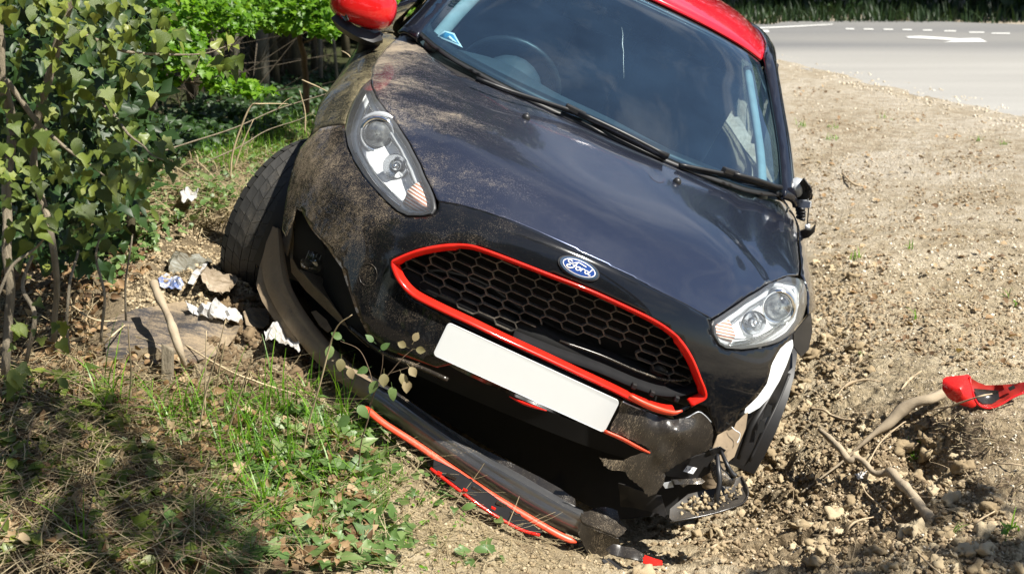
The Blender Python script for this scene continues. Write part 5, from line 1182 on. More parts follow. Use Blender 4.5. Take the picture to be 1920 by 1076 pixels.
# left half is mud coated: a second strip of the same part
def split_mat(o, fn, mat):
    o.data.materials.append(mat)
    for p in o.data.polygons:
        if fn(p.center+Vector(st.location)): p.material_index = 1
split_mat(so, lambda c: c.x < -.43+.05*noise.noise(c*14), M['plastic_brown'])
tr1 = MB(); P = [at(*p) for p in crspline([(682,762,3.66),(718,792,3.63),(780,832,3.60),(850,880,3.56),(920,927,3.52),(1000,975,3.48),(1050,1003,3.46),(1081,1016,3.455)], 5)]
n_ = len(P); tr1.tube([Vector(p)-o0 for p in P], [.004]+[.0105]*(n_-3)+[.008, .003], 8, flat=.55, up=Vector((0, -.6, .8))); tr1.build('red_trim', M['scuff_red'], st)
for px, py, yy in ():
    c_ = MB(); c_.box(at(px+8, py-6, yy+.01)-o0, (.016, .02, .012)); bevel(c_.build('clip', M['trim_red'], st, smooth=False), .003)
ls = empty('grille_lath', gy(900, 960), 'black plastic strip with a red edge lying in front of the loose bumper strip', 'bumper part')
sheet('lath', [(812,862,3.525),(826,868,3.525),(860,885,3.510),(900,912,3.495),(930,935,3.485),(962,957,3.465),(1000,985,3.445),(1016,998,3.435),(1008,1002,3.430),(960,985,3.440),(920,960,3.450),(880,930,3.465),(840,900,3.485),(812,882,3.505)], M['lath'], ls, t=.006, grid=8, crumple=.001, cs=30)
e_ = MB(); e_.tube([at(*p)-Vector(ls.location) for p in [tuple(q) for q in crspline([(807,878,3.495),(840,903,3.475),(880,933,3.455),(925,964,3.440),(975,992,3.427),(1012,1003,3.423)], 5)]], .0048, 6); e_.build('red_edge', M['trim_red'], ls)
for px, py, yy in ((824,886,3.475),(872,918,3.455),(925,952,3.440)):
    c_ = MB(); c_.box(at(px, py, yy)-Vector(ls.location), (.013, .006, .005), Matrix.Rotation(.5, 3, 'Y')); c_.build('clip', M['trim_red'], ls, smooth=False)
for i, (px, py, yy) in enumerate(((846,893,3.485),(893,918,3.480),(940,945,3.465),(965,965,3.455))):
    c_ = MB(); c_.box(at(px, py, yy)-Vector(ls.location), (.030, .006, .012), Matrix.Rotation(.5, 3, 'Y')); bevel(c_.build('tab', M['plastic_mud'], ls, smooth=False), .002)
sp = empty('plastic_shard', gy(1190, 1045), 'small black and red plastic shard lying at the crumpled end of the bumper strip', 'debris')
sheet('shard', [(1137,1030,3.43),(1150,1021,3.43),(1185,1028,3.42),(1211,1040,3.40),(1209,1054,3.39),(1180,1048,3.39),(1145,1040,3.41)], M['plastic_mud'], sp, t=.006, grid=7, crumple=.008)
sheet('red_end', [(1209,1041,3.398),(1226,1048,3.39),(1241,1052,3.385),(1242,1060,3.375),(1225,1061,3.375),(1206,1056,3.385)], M['trim_red'], sp, t=.006, grid=6, crumple=.004)
s2 = empty('black_splinter', gy(1160, 1065), 'black splinter of plastic half buried below the bumper strip end', 'debris')
sheet('splinter', [(1128,1052,3.40),(1142,1048,3.41),(1168,1068,3.37),(1180,1080,3.35),(1160,1080,3.35),(1138,1066,3.38)], M['plastic'], s2, t=.006, grid=7)
s3 = empty('cracked_tray', gy(1330, 960), 'curled grey plastic tray full of soil lying below the broken right-hand corner', 'debris')
def gs(px, py, l): p = gy(px, py); return (px, py, p.y+l)
sheet('tray', [(1255,955,3.50),(1290,925,3.56),(1340,915,3.60),(1372,900,3.64),(1390,893,3.66),(1396,903,3.63),(1400,918,3.60),(1402,930,3.57),(1390,944,3.54),(1365,955,3.51),(1330,964,3.49),(1290,972,3.47),(1262,979,3.46),(1254,972,3.47)], M['tray'], s3, t=.004, grid=8, inner=[(1330,945,3.56),(1370,925,3.60)], crumple=.006)
rim_ = MB(); rim_.tube([at(*p)-Vector(s3.location) for p in [tuple(q) for q in crspline([(1256,978,3.455),(1290,972,3.465),(1330,964,3.485),(1365,954,3.505),(1392,943,3.535),(1402,929,3.565),(1400,912,3.60),(1391,894,3.65)], 4)]], .003, 6); rim_.build('tray_rim', M['plastic_mud'], s3)
tq = rng.random((420, 2))*np.array((140, 90))+np.array((1258, 890)); tq = tq[inpoly(tq, np.array([(1262,970),(1268,950),(1300,928),(1350,915),(1388,902),(1394,925),(1360,946),(1310,962)]))]
tP = np.array([at(x, y, 3.475+.0016*(978-y)) for x, y in tq]); tP[:, 1] -= .004
o = scatter('soil', md, tP-np.array(s3.location), rotmats(rng.normal(0, 1, (len(tP), 3))), .0012+.007*rng.random(len(tP))**2.5, M['clod'], s3); tag(o, kind='stuff')
# ------------------------------------------------------------ the red cap lying on the verge
rc = empty('mirror_cover', gy(1840, 765), 'glossy red mirror cover lying broken on the bare soil at the right', 'debris'); Y = gy(1840, 765).y
sheet('cover_end', [(1768,712,Y+.02),(1775,708,Y+.03),(1815,704,Y+.04),(1819,708,Y+.03),(1820,725,Y),(1826,745,Y-.01),(1832,758,Y-.02),(1822,763,Y-.02),(1800,757,Y-.02),(1778,744,Y),(1769,731,Y+.01)], M['reddust'], rc, t=.004, grid=7, bulge=.03)
sheet('cover_inside', [(1817,706,Y+.03),(1832,716,Y+.06),(1848,722,Y+.07),(1880,721,Y+.05),(1905,719,Y+.04),(1925,716,Y+.03),(1920,735,Y+.01),(1895,746,Y),(1870,760,Y-.01),(1852,764,Y-.02),(1834,760,Y-.02),(1824,738,Y)], M['redin'], rc, t=.003, grid=7, inner=[(1860,742,Y+.06),(1840,745,Y+.05)])
e_ = MB(); o_ = Vector(rc.location); e_.tube([at(*p)-o_ for p in [tuple(q) for q in crspline([(1818,706,Y+.02),(1821,728,Y-.005),(1828,748,Y-.02),(1838,761,Y-.025),(1855,765,Y-.025),(1875,759,Y-.02),(1897,746,Y-.01),(1922,735,Y)], 4)]], .004, 6, flat=.7); e_.build('cover_rim', M['red'], rc)
c_ = MB(); c_.box(at(1897, 727, Y+.02)-o_, (.018, .01, .008), Matrix.Rotation(-.5, 3, 'Y')); c_.build('clip', M['plastic'], rc, smooth=False)
sheet('cover_patch', [(1826,728,Y+.015),(1850,730,Y+.03),(1872,732,Y+.03),(1874,748,Y+.01),(1860,757,Y),(1843,757,Y-.005),(1832,748,Y)], M['plastic_mud'], rc, t=.001, grid=7, inner=[(1850,743,Y+.03)])
# ------------------------------------------------------------ roots, sticks
def stick(name, pts, r, mat, label, cat='stick', group=None, k=6, n=7, wob=.15, knots=0, ground_=True):
    """pts: (photo x, photo y, height above the ground in metres) when ground_, else (photo x, photo y, metres north)"""
    P = []
    for p in pts:
        if ground_:
            g = gy(p[0], p[1]); d = (CAM-g).normalized(); P.append(g+d*(p[2]/max(.15, d.z)))
        else: P.append(at(*p))
    o0_ = P[-1].copy(); Q = [Vector(q) for q in crspline([tuple(p-o0_) for p in P], k)]
    R = np.interp(np.linspace(0, 1, len(Q)), np.linspace(0, 1, len(r)), r) if isinstance(r, (list, tuple)) else np.full(len(Q), r)
    R = R*(1+wob*np.array([noise.noise(q*22) for q in Q])*1.4)
    m_ = MB(); m_.tube(Q, list(R), n)
    o = m_.build(name, mat, None, loc=o0_); tag(o, label, cat, group); return o
stick('root', [(1537,806,.06),(1556,822,.07),(1577,843,.06),(1592,863,.05),(1606,858,.055),(1622,868,.05),(1640,887,.045),(1662,886,.045),(1672,886,.05),(1688,905,.045),(1703,918,.04),(1718,938,.035),(1735,960,.02),(1745,972,.0)], [.007,.010,.011,.010,.010,.009,.010,.014,.013,.014,.013,.013,.015], M['root'], 'crooked bare root sticking out of the soil beside the pit', 'root', n=9, wob=.25)
stick('root', [(1768,738,.02),(1745,748,.03),(1715,755,.035),(1690,770,.03),(1665,795,.02),(1640,812,.02),(1610,838,.015),(1580,865,.012),(1540,895,.010),(1500,925,.008)], [.016,.019,.018,.019,.015,.009,.005,.004,.003,.003], M['root'], 'thick pale root running from the red mirror cover down to the left', 'root', n=9)
for pts, r, lab in (
 ([(1518,766,.006),(1545,769,.02),(1560,779,.02),(1580,786,.012),(1602,788,.004)], [.003,.005,.005,.004], 'short wavy root lying left of the thick pale root'),
 ([(1620,885,.02),(1650,830,.02),(1690,795,.03),(1700,790,.02)], [.002,.003,.002], 'thin rootlet curving up beside the thick pale root'),
 ([(1612,895,.01),(1625,925,.02),(1665,960,.015),(1700,1010,.01),(1735,1050,.01),(1770,1080,.01)], [.002,.003,.0025,.002], 'long thin rootlet trailing to the lower right corner'),
 ([(1740,770,.02),(1780,762,.035),(1800,755,.05),(1840,742,.08),(1860,738,.06)], [.002,.003,.0025,.002], 'thin stem laid across the red mirror cover'),
 ([(1570,740,.004),(1590,720,.02),(1620,712,.015),(1650,715,.004)], [.003,.006,.004,.002], 'short brown twig above the wavy root'),
 ([(1690,730,.004),(1705,712,.02),(1728,695,.015)], [.003,.006,.003], 'dark twig end to the left of the red mirror cover'),
 ([(1580,1010,.004),(1600,980,.02),(1640,968,.01)], [.002,.003,.002], 'thin rootlet curled on the dug soil near the lower edge'),
 ([(1320,1040,.004),(1345,1020,.02),(1385,1012,.01)], [.003,.005,.003], 'small stick on the soil below the cracked tray'),
 ([(1870,868,.004),(1900,870,.01),(1925,873,.01)], [.002,.003,.002], 'thin rootlet at the right edge of the picture'),
 ([(1815,990,.004),(1835,975,.02),(1865,958,.01)], [.002,.0035,.002], 'curled rootlet right of the crooked root'),
 ([(1580,325,.004),(1600,345,.02),(1625,350,.01)], [.004,.007,.004], 'brown stick on the verge beside the smashed mirror')):
    stick('rootlet', pts, r, M['rootlet'], lab, 'rootlet', 'roots and twigs on the dug soil', n=5)
# ---- left: branch, stake, plastic, litter
stick('branch', [(288,530,.09),(296,552,.09),(312,585,.08),(322,610,.08),(330,635,.07),(340,665,.04),(346,685,.01)], [.012,.0125,.011,.0115,.011,.010,.008], M['root'], 'brown crooked branch leaning across the muddy plastic sheet', 'branch', n=9, wob=.3)
sk = MB(); p0 = gy(312, 718); top = at(313, 640, p0.y+.01); ex_ = Vector((.016, 0, 0))
sk.add([p0-ex_+Vector((0, .01, -.03)), p0+ex_+Vector((0, .01, -.03)), p0+ex_*.8+Vector((0, -.012, -.03)), p0-ex_*.9+Vector((0, -.012, -.03)), top-ex_*.9+Vector((0, .008, -.01)), top+ex_*1.1+Vector((0, .008, -.02)), top+ex_*1.0+Vector((0, -.01, -.025)), top-ex_*.8+Vector((0, -.01, .0))], [(0, 1, 2, 3)[::-1], (4, 5, 6, 7), (0, 1, 5, 4), (1, 2, 6, 5), (2, 3, 7, 6), (3, 0, 4, 7)])
sko = sk.build('wooden_stake', M['deadwood'], smooth=False); bevel(sko, .003); tag(sko, 'weathered snapped wooden stake standing in front of the muddy plastic sheet', 'stake')
def litter(name, pts, mat, label, cat, crumple=.03, cs=28, t=.0012, lift=0., seed=0, grid=7):
    P = []
    for x, y in pts: g = gy(x, y); P.append((x, y, g.y - lift))
    ym = sum(p[2] for p in P)/len(P); P = [(x, y, ym+(yy-ym)*.8-lift) for x, y, yy in P]
    o = sheet(name, P, mat, None, t=t, jag=1.2 if crumple > .025 else .5, grid=grid, crumple=crumple, cs=cs, seed=seed, smooth=False); tag(o, label, cat); return o
litter('plastic_sheet', [(200,600),(255,582),(310,570),(345,566),(372,590),(400,600),(430,610),(450,612),(442,630),(425,650),(400,668),(350,680),(300,682),(240,680),(200,668),(195,640)], M['plastic_mud2'], 'broken dark plastic panel coated in mud, lying on the left bank', 'plastic panel', .02, 5, .003, .02, 4, 12)
litter('plastic_scrap', [(456,586),(468,577),(502,579),(504,608),(490,616),(460,610)], M['plastic_mud2'], 'small square of muddy dark plastic beside the bumper strip', 'plastic scrap', .008, 9, .003, .03, 5)
litter('crumpled_bag', [(320,478),(330,470),(352,478),(372,476),(392,482),(400,492),(385,498),(372,515),(362,532),(352,520),(335,522),(318,510),(316,496)], M['bag'], 'crumpled see-through plastic bag on the soil left of the tyre', 'litter', .05, 22, seed=6, lift=.03)
litter('litter_paper', [(352,531),(360,512),(378,496),(390,490),(384,500),(372,516),(362,533)], M['paper'], 'folded white paper strip sticking out of the crumpled bag', 'litter', .01, 12, seed=7, lift=.05)
litter('litter_wrapper', [(295,520),(310,513),(330,518),(345,530),(340,545),(318,540),(300,534)], M['bluewrap'], 'torn blue and white wrapper beside the brown branch', 'litter', .03, 40, seed=8, lift=.02)
litter('brown_paper', [(378,505),(400,500),(420,515),(440,512),(447,528),(438,545),(415,550),(395,545),(380,530)], M['brownpaper'], 'crumpled brown paper lying just below the tyre', 'litter', .04, 24, seed=9, lift=.06)
litter('white_tissue', [(348,572),(360,568),(378,572),(390,564),(412,568),(440,575),(452,588),(445,600),(420,598),(400,596),(375,590),(355,585)], M['paper'], 'long crumpled white tissue behind the muddy plastic panel', 'litter', .05, 34, seed=10, lift=.05)
litter('white_bag', [(494,625),(510,600),(525,602),(545,615),(558,630),(566,645),(560,660),(545,648),(520,640),(498,640)], M['paper'], 'crumpled white plastic bag tucked against the bumper strip', 'litter', .05, 26, seed=11, lift=.12)
litter('white_scrap', [(337,362),(345,352),(372,354),(368,368),(358,378),(350,372),(340,374)], M['paper'], 'small scrap of white paper lying beyond the tyre under the ivy', 'litter', .05, 30, seed=12, lift=.13)
litter('white_rag', [(1603,888),(1615,884),(1628,880),(1640,884),(1632,892),(1616,898),(1605,896)], M['paper'], 'small white scrap caught under the crooked root', 'litter', .03, 40, seed=13, lift=.01)
# ------------------------------------------------------------ leaves
def leaf_mesh(kind, seed=0):
    """a leaf in its own plane: base at the origin, tip along +y, folded and curved"""
    r = random.Random(seed)
    if kind == 'ivy': half = [(0, 0), (.20, -.10), (.40, -.02), (.50, .16), (.38, .34), (.27, .44), (.22, .62), (.12, .84), (0, 1.06)]
    elif kind == 'ivy5': half = [(0, 0), (.16, -.12), (.34, -.12), (.30, .06), (.56, .22), (.30, .38), (.20, .60), (.10, .80), (0, 1.0)]
    elif kind == 'oval': half = [(0, 0), (.16, .06), (.30, .25), (.33, .48), (.26, .72), (.12, .92), (0, 1.05)]
    elif kind == 'maple': half = [(0, 0), (.10, .02), (.34, .06), (.22, .24), (.46, .46), (.22, .54), (.18, .74), (0, 1.0)]
    elif kind == 'curl': half = [(0, 0), (.20, .10), (.34, .32), (.36, .55), (.22, .80), (0, 1.0)]
    n = len(half); curl = r.uniform(-.25, .5)*(2.2 if kind == 'curl' else 1); fold = r.uniform(.12, .35)*(1.8 if kind == 'curl' else 1); tw = r.uniform(-.25, .25)
    V = []
    def bend(x, y): return (x, y, abs(x)*fold - curl*y*y*.6 + tw*x*y + .05*math.sin(7*x+3*y+seed))
    for x, y in half: V.append(bend(0, max(0, min(y, .98)) if y > 0 else 0))     # midrib
    for s in (1, -1):
        for x, y in half: V.append(bend(x*s*(1+r.uniform(-.08, .08)), y))
    F = []
    for s in (0, 1):
        o = n*(1+s)
        for i in range(n-1):
            f = (i, o+i, o+i+1, i+1) if s == 0 else (i, i+1, o+i+1, o+i)
            F.append(f)
    V += [(-.012, -.35, .04), (.012, -.35, .04), (.012, .02, .005), (-.012, .02, .005)]; F.append((3*n, 3*n+1, 3*n+2, 3*n+3))
    return np.array(V), F
def tri(F):
    out = []
    for f in F: out += [(f[0], f[k], f[k+1]) for k in range(1, len(f)-1)]
    return np.array(out)
def base_of(kind, n): return [(lambda VF: (VF[0], tri(VF[1])))(leaf_mesh(kind, i)) for i in range(n)]
def frame_from(nrm, tip):
    """rotation matrices with z along nrm and y near tip; arrays n x 3"""
    z = nrm/np.linalg.norm(nrm, axis=1, keepdims=True); y = tip-z*(tip*z).sum(1, keepdims=True); y /= np.linalg.norm(y, axis=1, keepdims=True)+1e-9; x = np.cross(y, z)
    return np.stack([x, y, z], 2)
def leaf_bmeshes(name, kinds, mat, n):
    out = []
    for i in range(n):
        V, F = leaf_mesh(kinds[i % len(kinds)], i+50); me = bpy.data.meshes.new(name); me.from_pydata([tuple(v) for v in V], [], F); me.materials.append(mat)
        me.polygons.foreach_set('use_smooth', [True]*len(me.polygons)); out.append(me)
    return out
# ---- the ivy that hangs in from the left: clumps of leaves round woody stems
ivy = empty('ivy_bush', gy(120, 700), 'dense climbing ivy bush with drooping green leaves filling the left edge', 'ivy')
ivo = Vector(ivy.location)
# clumps: photo x, y, metres north, radius (m) across, number of leaves
CL = [(30,60,3.3,.13,34),(110,40,3.3,.12,34),(190,60,3.25,.11,26),(250,40,3.3,.10,18),(150,130,3.3,.12,26),(60,150,3.35,.12,22),(215,150,3.3,.09,18),(240,215,3.35,.06,8),(170,215,3.4,.10,14),
      (60,250,3.3,.10,18),(130,290,3.3,.12,26),(200,330,3.2,.10,18),(60,320,3.15,.13,34),(150,345,3.1,.12,30),(215,385,3.1,.08,14),(30,390,3.1,.10,20),(100,400,3.1,.09,14),(270,290,3.15,.06,9),(300,315,3.15,.045,8),
      (255,310,3.2,.06,9),(20,230,3.4,.10,14),(225,255,3.35,.07,10),(305,30,3.35,.07,12),(250,90,3.3,.07,10),(330,70,3.4,.05,7),(380,105,3.4,.035,5),(425,90,3.45,.03,4),(440,120,3.45,.03,4),(412,130,3.42,.02,2),(200,20,3.3,.09,16),(80,0,3.3,.12,20),(20,0,3.3,.10,14),
      (150,470,3.2,.06,6),(60,480,3.2,.06,6),(220,430,3.25,.05,5),(30,640,3.0,.07,7),(60,600,3.05,.06,6),(100,610,3.05,.05,4),(0,680,2.95,.06,5),(105,690,3.0,.04,3),(0,330,3.1,.1,12)]
lv = leaf_bmeshes('leaf', ['ivy', 'oval', 'ivy', 'ivy5'], M['ivy'], 12)
pts = []; 
for px, py, yy, rad, n in CL:
    c = at(px, py, yy)
    for k in range(n):
        d = rng.normal(size=3); d /= np.linalg.norm(d); q = np.array(c)+d*rad*rng.random()**.4*np.array((1.15, .8, 1.)); pts.append(q)
pts = np.array(pts); order = np.argsort(pts[:, 1]); pts = pts[order]; n = len(pts)
nr = np.tile(np.array((.25, -.75, .62)), (n, 1))+rng.normal(0, .42, (n, 3)); tp_ = np.tile(np.array((.12, -.25, -1.)), (n, 1))+rng.normal(0, .38, (n, 3)); R = frame_from(nr, tp_); S = .018+.030*rng.random(n)**1.2; keep = rng.random(n) < .80; pts, R, S = pts[keep], R[keep], S[keep]; n = len(pts)
for i in range(min(296, n)):
    o = bpy.data.objects.new('leaf', lv[i % len(lv)]); link(o, ivy); m4 = Matrix([list(R[i][r]*S[i])+[pts[i][r]-ivo[r]] for r in range(3)]+[[0, 0, 0, 1]]); o.matrix_local = m4
rest = slice(296, n)
o = scatter('leaves_behind', base_of('ivy', 5)+base_of('oval', 3), pts[rest]-np.array(ivo), R[rest], S[rest], M['ivy'], ivy, True); tag(o, kind='stuff')
# deeper, shaded leaves of the same bush
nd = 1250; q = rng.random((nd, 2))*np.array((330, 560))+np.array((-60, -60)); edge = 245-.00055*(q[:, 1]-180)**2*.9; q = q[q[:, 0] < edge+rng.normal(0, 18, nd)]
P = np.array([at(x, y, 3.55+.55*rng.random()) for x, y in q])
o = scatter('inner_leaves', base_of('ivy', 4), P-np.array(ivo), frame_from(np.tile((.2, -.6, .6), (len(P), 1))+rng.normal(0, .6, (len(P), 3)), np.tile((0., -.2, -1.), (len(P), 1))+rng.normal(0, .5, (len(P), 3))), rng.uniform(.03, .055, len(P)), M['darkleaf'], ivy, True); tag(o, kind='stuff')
def stem(pts, r, parent, mat, name='stem', k=5, n=6):
    Q = [Vector(p) for p in crspline([tuple(at(*p)-Vector(parent.location)) for p in pts], k)]
    Q = [p+Vector((noise.noise(p*9), noise.noise(p*9+Vector((5, 0, 0))), 0))*.012 for p in Q]
    return MB().tube(Q, list(np.interp(np.linspace(0, 1, len(Q)), np.linspace(0, 1, len(r)), r)), n).build(name, mat, parent)
for pts_, r in (([(15,700,3.2),(22,560,3.25),(10,420,3.3),(20,250,3.4),(-5,80,3.4),(-20,-60,3.4)], [.012,.012,.013,.013,.015,.015]), ([(100,640,3.3),(110,500,3.3),(80,380,3.35),(60,250,3.4),(100,120,3.4),(140,-40,3.4)], [.008,.009,.01,.011,.012,.012]),
    ([(15,150,3.3),(45,200,3.3),(80,240,3.3),(140,290,3.3),(200,330,3.25)], [.007,.007,.006,.004,.002]), ([(50,680,3.1),(62,600,3.1),(45,540,3.15),(60,480,3.2)], [.006,.006,.005,.004]), ([(150,60,3.35),(220,90,3.35),(262,100,3.35),(330,103,3.4),(390,100,3.42),(436,82,3.45)], [.005,.005,.004,.003,.002,.001]),
    ([(170,180,3.4),(215,215,3.35),(250,260,3.25),(285,290,3.15),(305,300,3.12)], [.004,.004,.003,.002,.001]), ([(190,640,3.2),(196,560,3.2),(180,480,3.25),(200,420,3.3)], [.004,.004,.003,.002]), ([(240,600,3.25),(236,520,3.25),(250,440,3.3)], [.003,.003,.002]), ([(135,660,3.1),(128,560,3.1),(150,470,3.2)], [.004,.004,.003]),
    ([(-10,560,3.0),(20,500,3.05),(60,470,3.1),(90,440,3.1)], [.004,.004,.003,.002]), ([(380,100,3.42),(370,130,3.42),(345,160,3.4),(330,190,3.4)], [.0015,.0015,.001,.0006])):
    stem(pts_, r, ivy, M['deadwood'])
FB = [(np.array([(0, 0, 0), (.34, .42, .10+.06*i), (0, 1.05, -.12*i), (-.34, .46, .12), (0, .5, 0)]), np.array([(0, 1, 4), (1, 2, 4), (2, 3, 4), (3, 0, 4)])) for i in range(3)]
# ---- dense shaded undergrowth behind the ivy
bk = empty('undergrowth_bush', gy(150, 500), 'dark shaded bush behind the hanging ivy', 'bush'); bo = np.array(bk.location)
nd = 5200; q = rng.random((nd, 2))*np.array((380, 620))+np.array((-80, -80)); e_ = 285-.0006*(q[:, 1]-150)**2; q = q[q[:, 0] < e_+rng.normal(0, 26, nd)]
P = np.array([at(x, y, 4.3+1.3*rng.random()) for x, y in q])
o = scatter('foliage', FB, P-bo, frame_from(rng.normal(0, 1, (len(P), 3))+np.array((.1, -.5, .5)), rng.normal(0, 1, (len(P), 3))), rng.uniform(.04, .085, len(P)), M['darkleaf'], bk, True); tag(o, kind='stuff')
for i in range(7):
    x = -40+i*45; stem([(x, 620, 4.6), (x+15, 400, 4.6), (x-10, 200, 4.7), (x+20, -80, 4.8)], [.02, .016, .014, .01], bk, M['bark2'])
# ---- bright spring foliage in the sun, further back
def leafcloud(name, clumps, size, mat, parent, kind='maple', seed=0, tilt=(.3, -.3, .8)):
    P = []; 
    for px, py, yy, rx, rz, n in clumps:
        n = int(n*1.5)
        c = np.array(at(px, py, yy)); d = rng.normal(size=(n, 3)); d /= np.linalg.norm(d, axis=1, keepdims=True); P.append(c+d*(rng.random((n, 1))**.33)*np.array((rx, min(rx, .5), rz)))
    P = np.concatenate(P); k = len(P)
    o = scatter(name, base_of(kind, 5), P-np.array(parent.location), frame_from(np.tile(tilt, (k, 1))+rng.normal(0, .45, (k, 3)), rng.normal(0, 1, (k, 3))+np.array((0, -.4, -.5))), rng.uniform(size*.6, size*1.25, k), mat, parent, True); tag(o, kind='stuff'); return o
h1 = empty('hawthorn_bush', gy(330, 290), 'bright yellow-green leafy branches hanging in the sun between the ivy and the tree trunks', 'bush')
leafcloud('foliage', [(200,10,6.3,.30,.14,300),(280,25,6.2,.24,.12,330),(350,10,6.2,.24,.08,300),(335,75,6.0,.13,.06,130),(270,100,6.1,.12,.07,110),(220,150,6.2,.12,.09,90),(300,150,6.0,.10,.045,70),(375,125,5.9,.13,.035,100),(430,158,5.9,.12,.022,90),(478,172,5.9,.08,.012,60),(430,40,6.3,.18,.07,160),(180,215,6.3,.10,.08,50),(345,100,5.9,.10,.03,60)], .038, M['maple'], h1)
for pts_, r in (([(240,330,6.4),(235,200,6.3),(270,100,6.2),(300,-40,6.2)], [.02,.016,.012,.01]), ([(262,130,6.2),(330,150,6.05),(400,160,5.95),(500,176,5.9)], [.008,.006,.004,.002]), ([(300,110,6.1),(325,160,6.1),(336,200,6.1)], [.003,.003,.001])): stem(pts_, r, h1, M['twig'])
h2 = empty('leafy_bush', gy(560, 200), 'bright green bush of young leaves in the sun behind the red door mirror', 'bush')
leafcloud('foliage', [(470,5,7.4,.34,.11,360),(540,5,7.2,.30,.13,400),(600,15,7.2,.24,.11,300),(640,10,7.3,.20,.13,260),(560,48,7.1,.16,.035,90),(500,45,7.2,.16,.04,90),(610,55,7.0,.10,.04,80),(400,0,7.4,.3,.10,200),(730,10,7.8,.2,.12,160)], .042, M['maple'], h2)
for pts_, r in (([(575,210,7.6),(570,120,7.5),(560,40,7.3),(600,-60,7.3)], [.02,.018,.015,.01]), ([(566,80,7.4),(620,60,7.2),(660,30,7.2)], [.006,.005,.003])): stem(pts_, r, h2, M['twig'])
# ---- the wood: each trunk with its own crown above the picture
crown_bases = [(np.array([(0, 0, 0), (.34, .42, .10+.06*i), (0, 1.05, -.12*i), (-.34, .46, .12), (0, .5, 0)]), np.array([(0, 1, 4), (1, 2, 4), (2, 3, 4), (3, 0, 4)])) for i in range(3)]
def tree(px, py, yy, r, mat, label, lean=0., top=5.2, crown=True, cr=1.1):
    b = at(px, py, yy); b.z = float(height(b.x, b.y, False))-.05; t = empty('tree', b, label, 'tree', None)
    Q = [Vector((lean*z+.03*math.sin(z*1.7+px), .03*math.cos(z*1.3+px), z)) for z in np.linspace(0, top, 14)]
    MB().tube(Q, [r*(1.35 if i == 0 else 1.08 if i == 1 else 1-.035*i)*(1+.06*math.sin(i*2.1+px)) for i in range(14)], 12).build('trunk', mat, t)
    if crown:
        cl = MB(); n = 420
        d = rng.normal(size=(n, 3)); d /= np.linalg.norm(d, axis=1, keepdims=True); P = d*(rng.random((n, 1))**.4)*np.array((cr, cr, cr*.85))+np.array((lean*top, 0, top*.92))
        o = scatter('crown', crown_bases, P, rotmats(rng.normal(0, 1.5, (n, 3))), rng.uniform(.10, .2, n), M['darkleaf'], t, True); tag(o, kind='stuff')
        for k in range(4):
            a = k*1.6+px; MB().tube([Q[9], Q[9]+Vector((math.cos(a)*cr*.5, math.sin(a)*cr*.5, .6)), Q[9]+Vector((math.cos(a)*cr*.85, math.sin(a)*cr*.85, 1.1))], [r*.4, r*.25, .008], 6).build('limb', mat, t)
    return t
TR = [(490,165,9.3,.038,'bark','pale thick tree trunk in the middle of the wood left of the car',0),(374,215,8.2,.042,'bark2','brown tree trunk nearest the ivy, its base in the sun',0),(398,190,8.4,.018,'bark','thin pale leaning sapling beside the brown trunk',.09),(440,190,9.0,.022,'bark','slim sunlit trunk between the brown trunk and the pale thick trunk',0),
      (285,235,7.4,.028,'bark','grey-green leaning trunk close behind the ivy leaves',-.06),(525,175,9.6,.022,'bark2','dark narrow trunk just right of the pale thick trunk',0),(555,165,10,.026,'bark2','dark trunk standing left of the thin pale pole',0),(608,140,10,.014,'bark','thin pale grey pole trunk left of the door mirror stem',0),
      (631,130,9.6,.010,'bark','thinnest white birch-like pole next to the door mirror stem',0),(465,120,10.5,.020,'bark2','dark forked trunk behind the slim sunlit trunk',.12),(585,150,11,.022,'bark2','shadowed trunk far behind the thin pale poles',0),(420,150,11.5,.03,'bark2','shadowed trunk deep behind the slim sunlit trunk',0),
      (345,180,10,.026,'bark2','dark trunk half hidden behind the hanging bright leaves',0),(330,150,12,.034,'bark2','deep shaded trunk at the back behind the bright leaves',0),(505,150,12.5,.03,'bark2','shaded trunk at the very back right of the pale thick trunk',0),(650,140,12,.03,'bark2','shaded trunk right behind the door mirror',0)]
for i, (px, py, yy, r, mt, lab, ln) in enumerate(TR): tree(px, py, yy, r, M[mt], lab, ln, crown=(i % 2 == 0 or i > 8))
# a dark thicket closes the wood at the back
tk = empty('thicket', (-3.6, 14, .1), 'dark mass of bushes closing off the wood behind the tree trunks', 'thicket')
nd = 9000; P = rng.random((nd, 3))*np.array((10.0, 1.6, 2.2))+np.array((-9.3, 12.6, 0)); P[:, 1] += .15*np.abs(P[:, 0]+4)
o = scatter('foliage', crown_bases, P-np.array(tk.location), rotmats(rng.normal(0, 1.5, (nd, 3))), rng.uniform(.14, .34, nd), M['darkleaf'], tk, True); tag(o, kind='stuff')
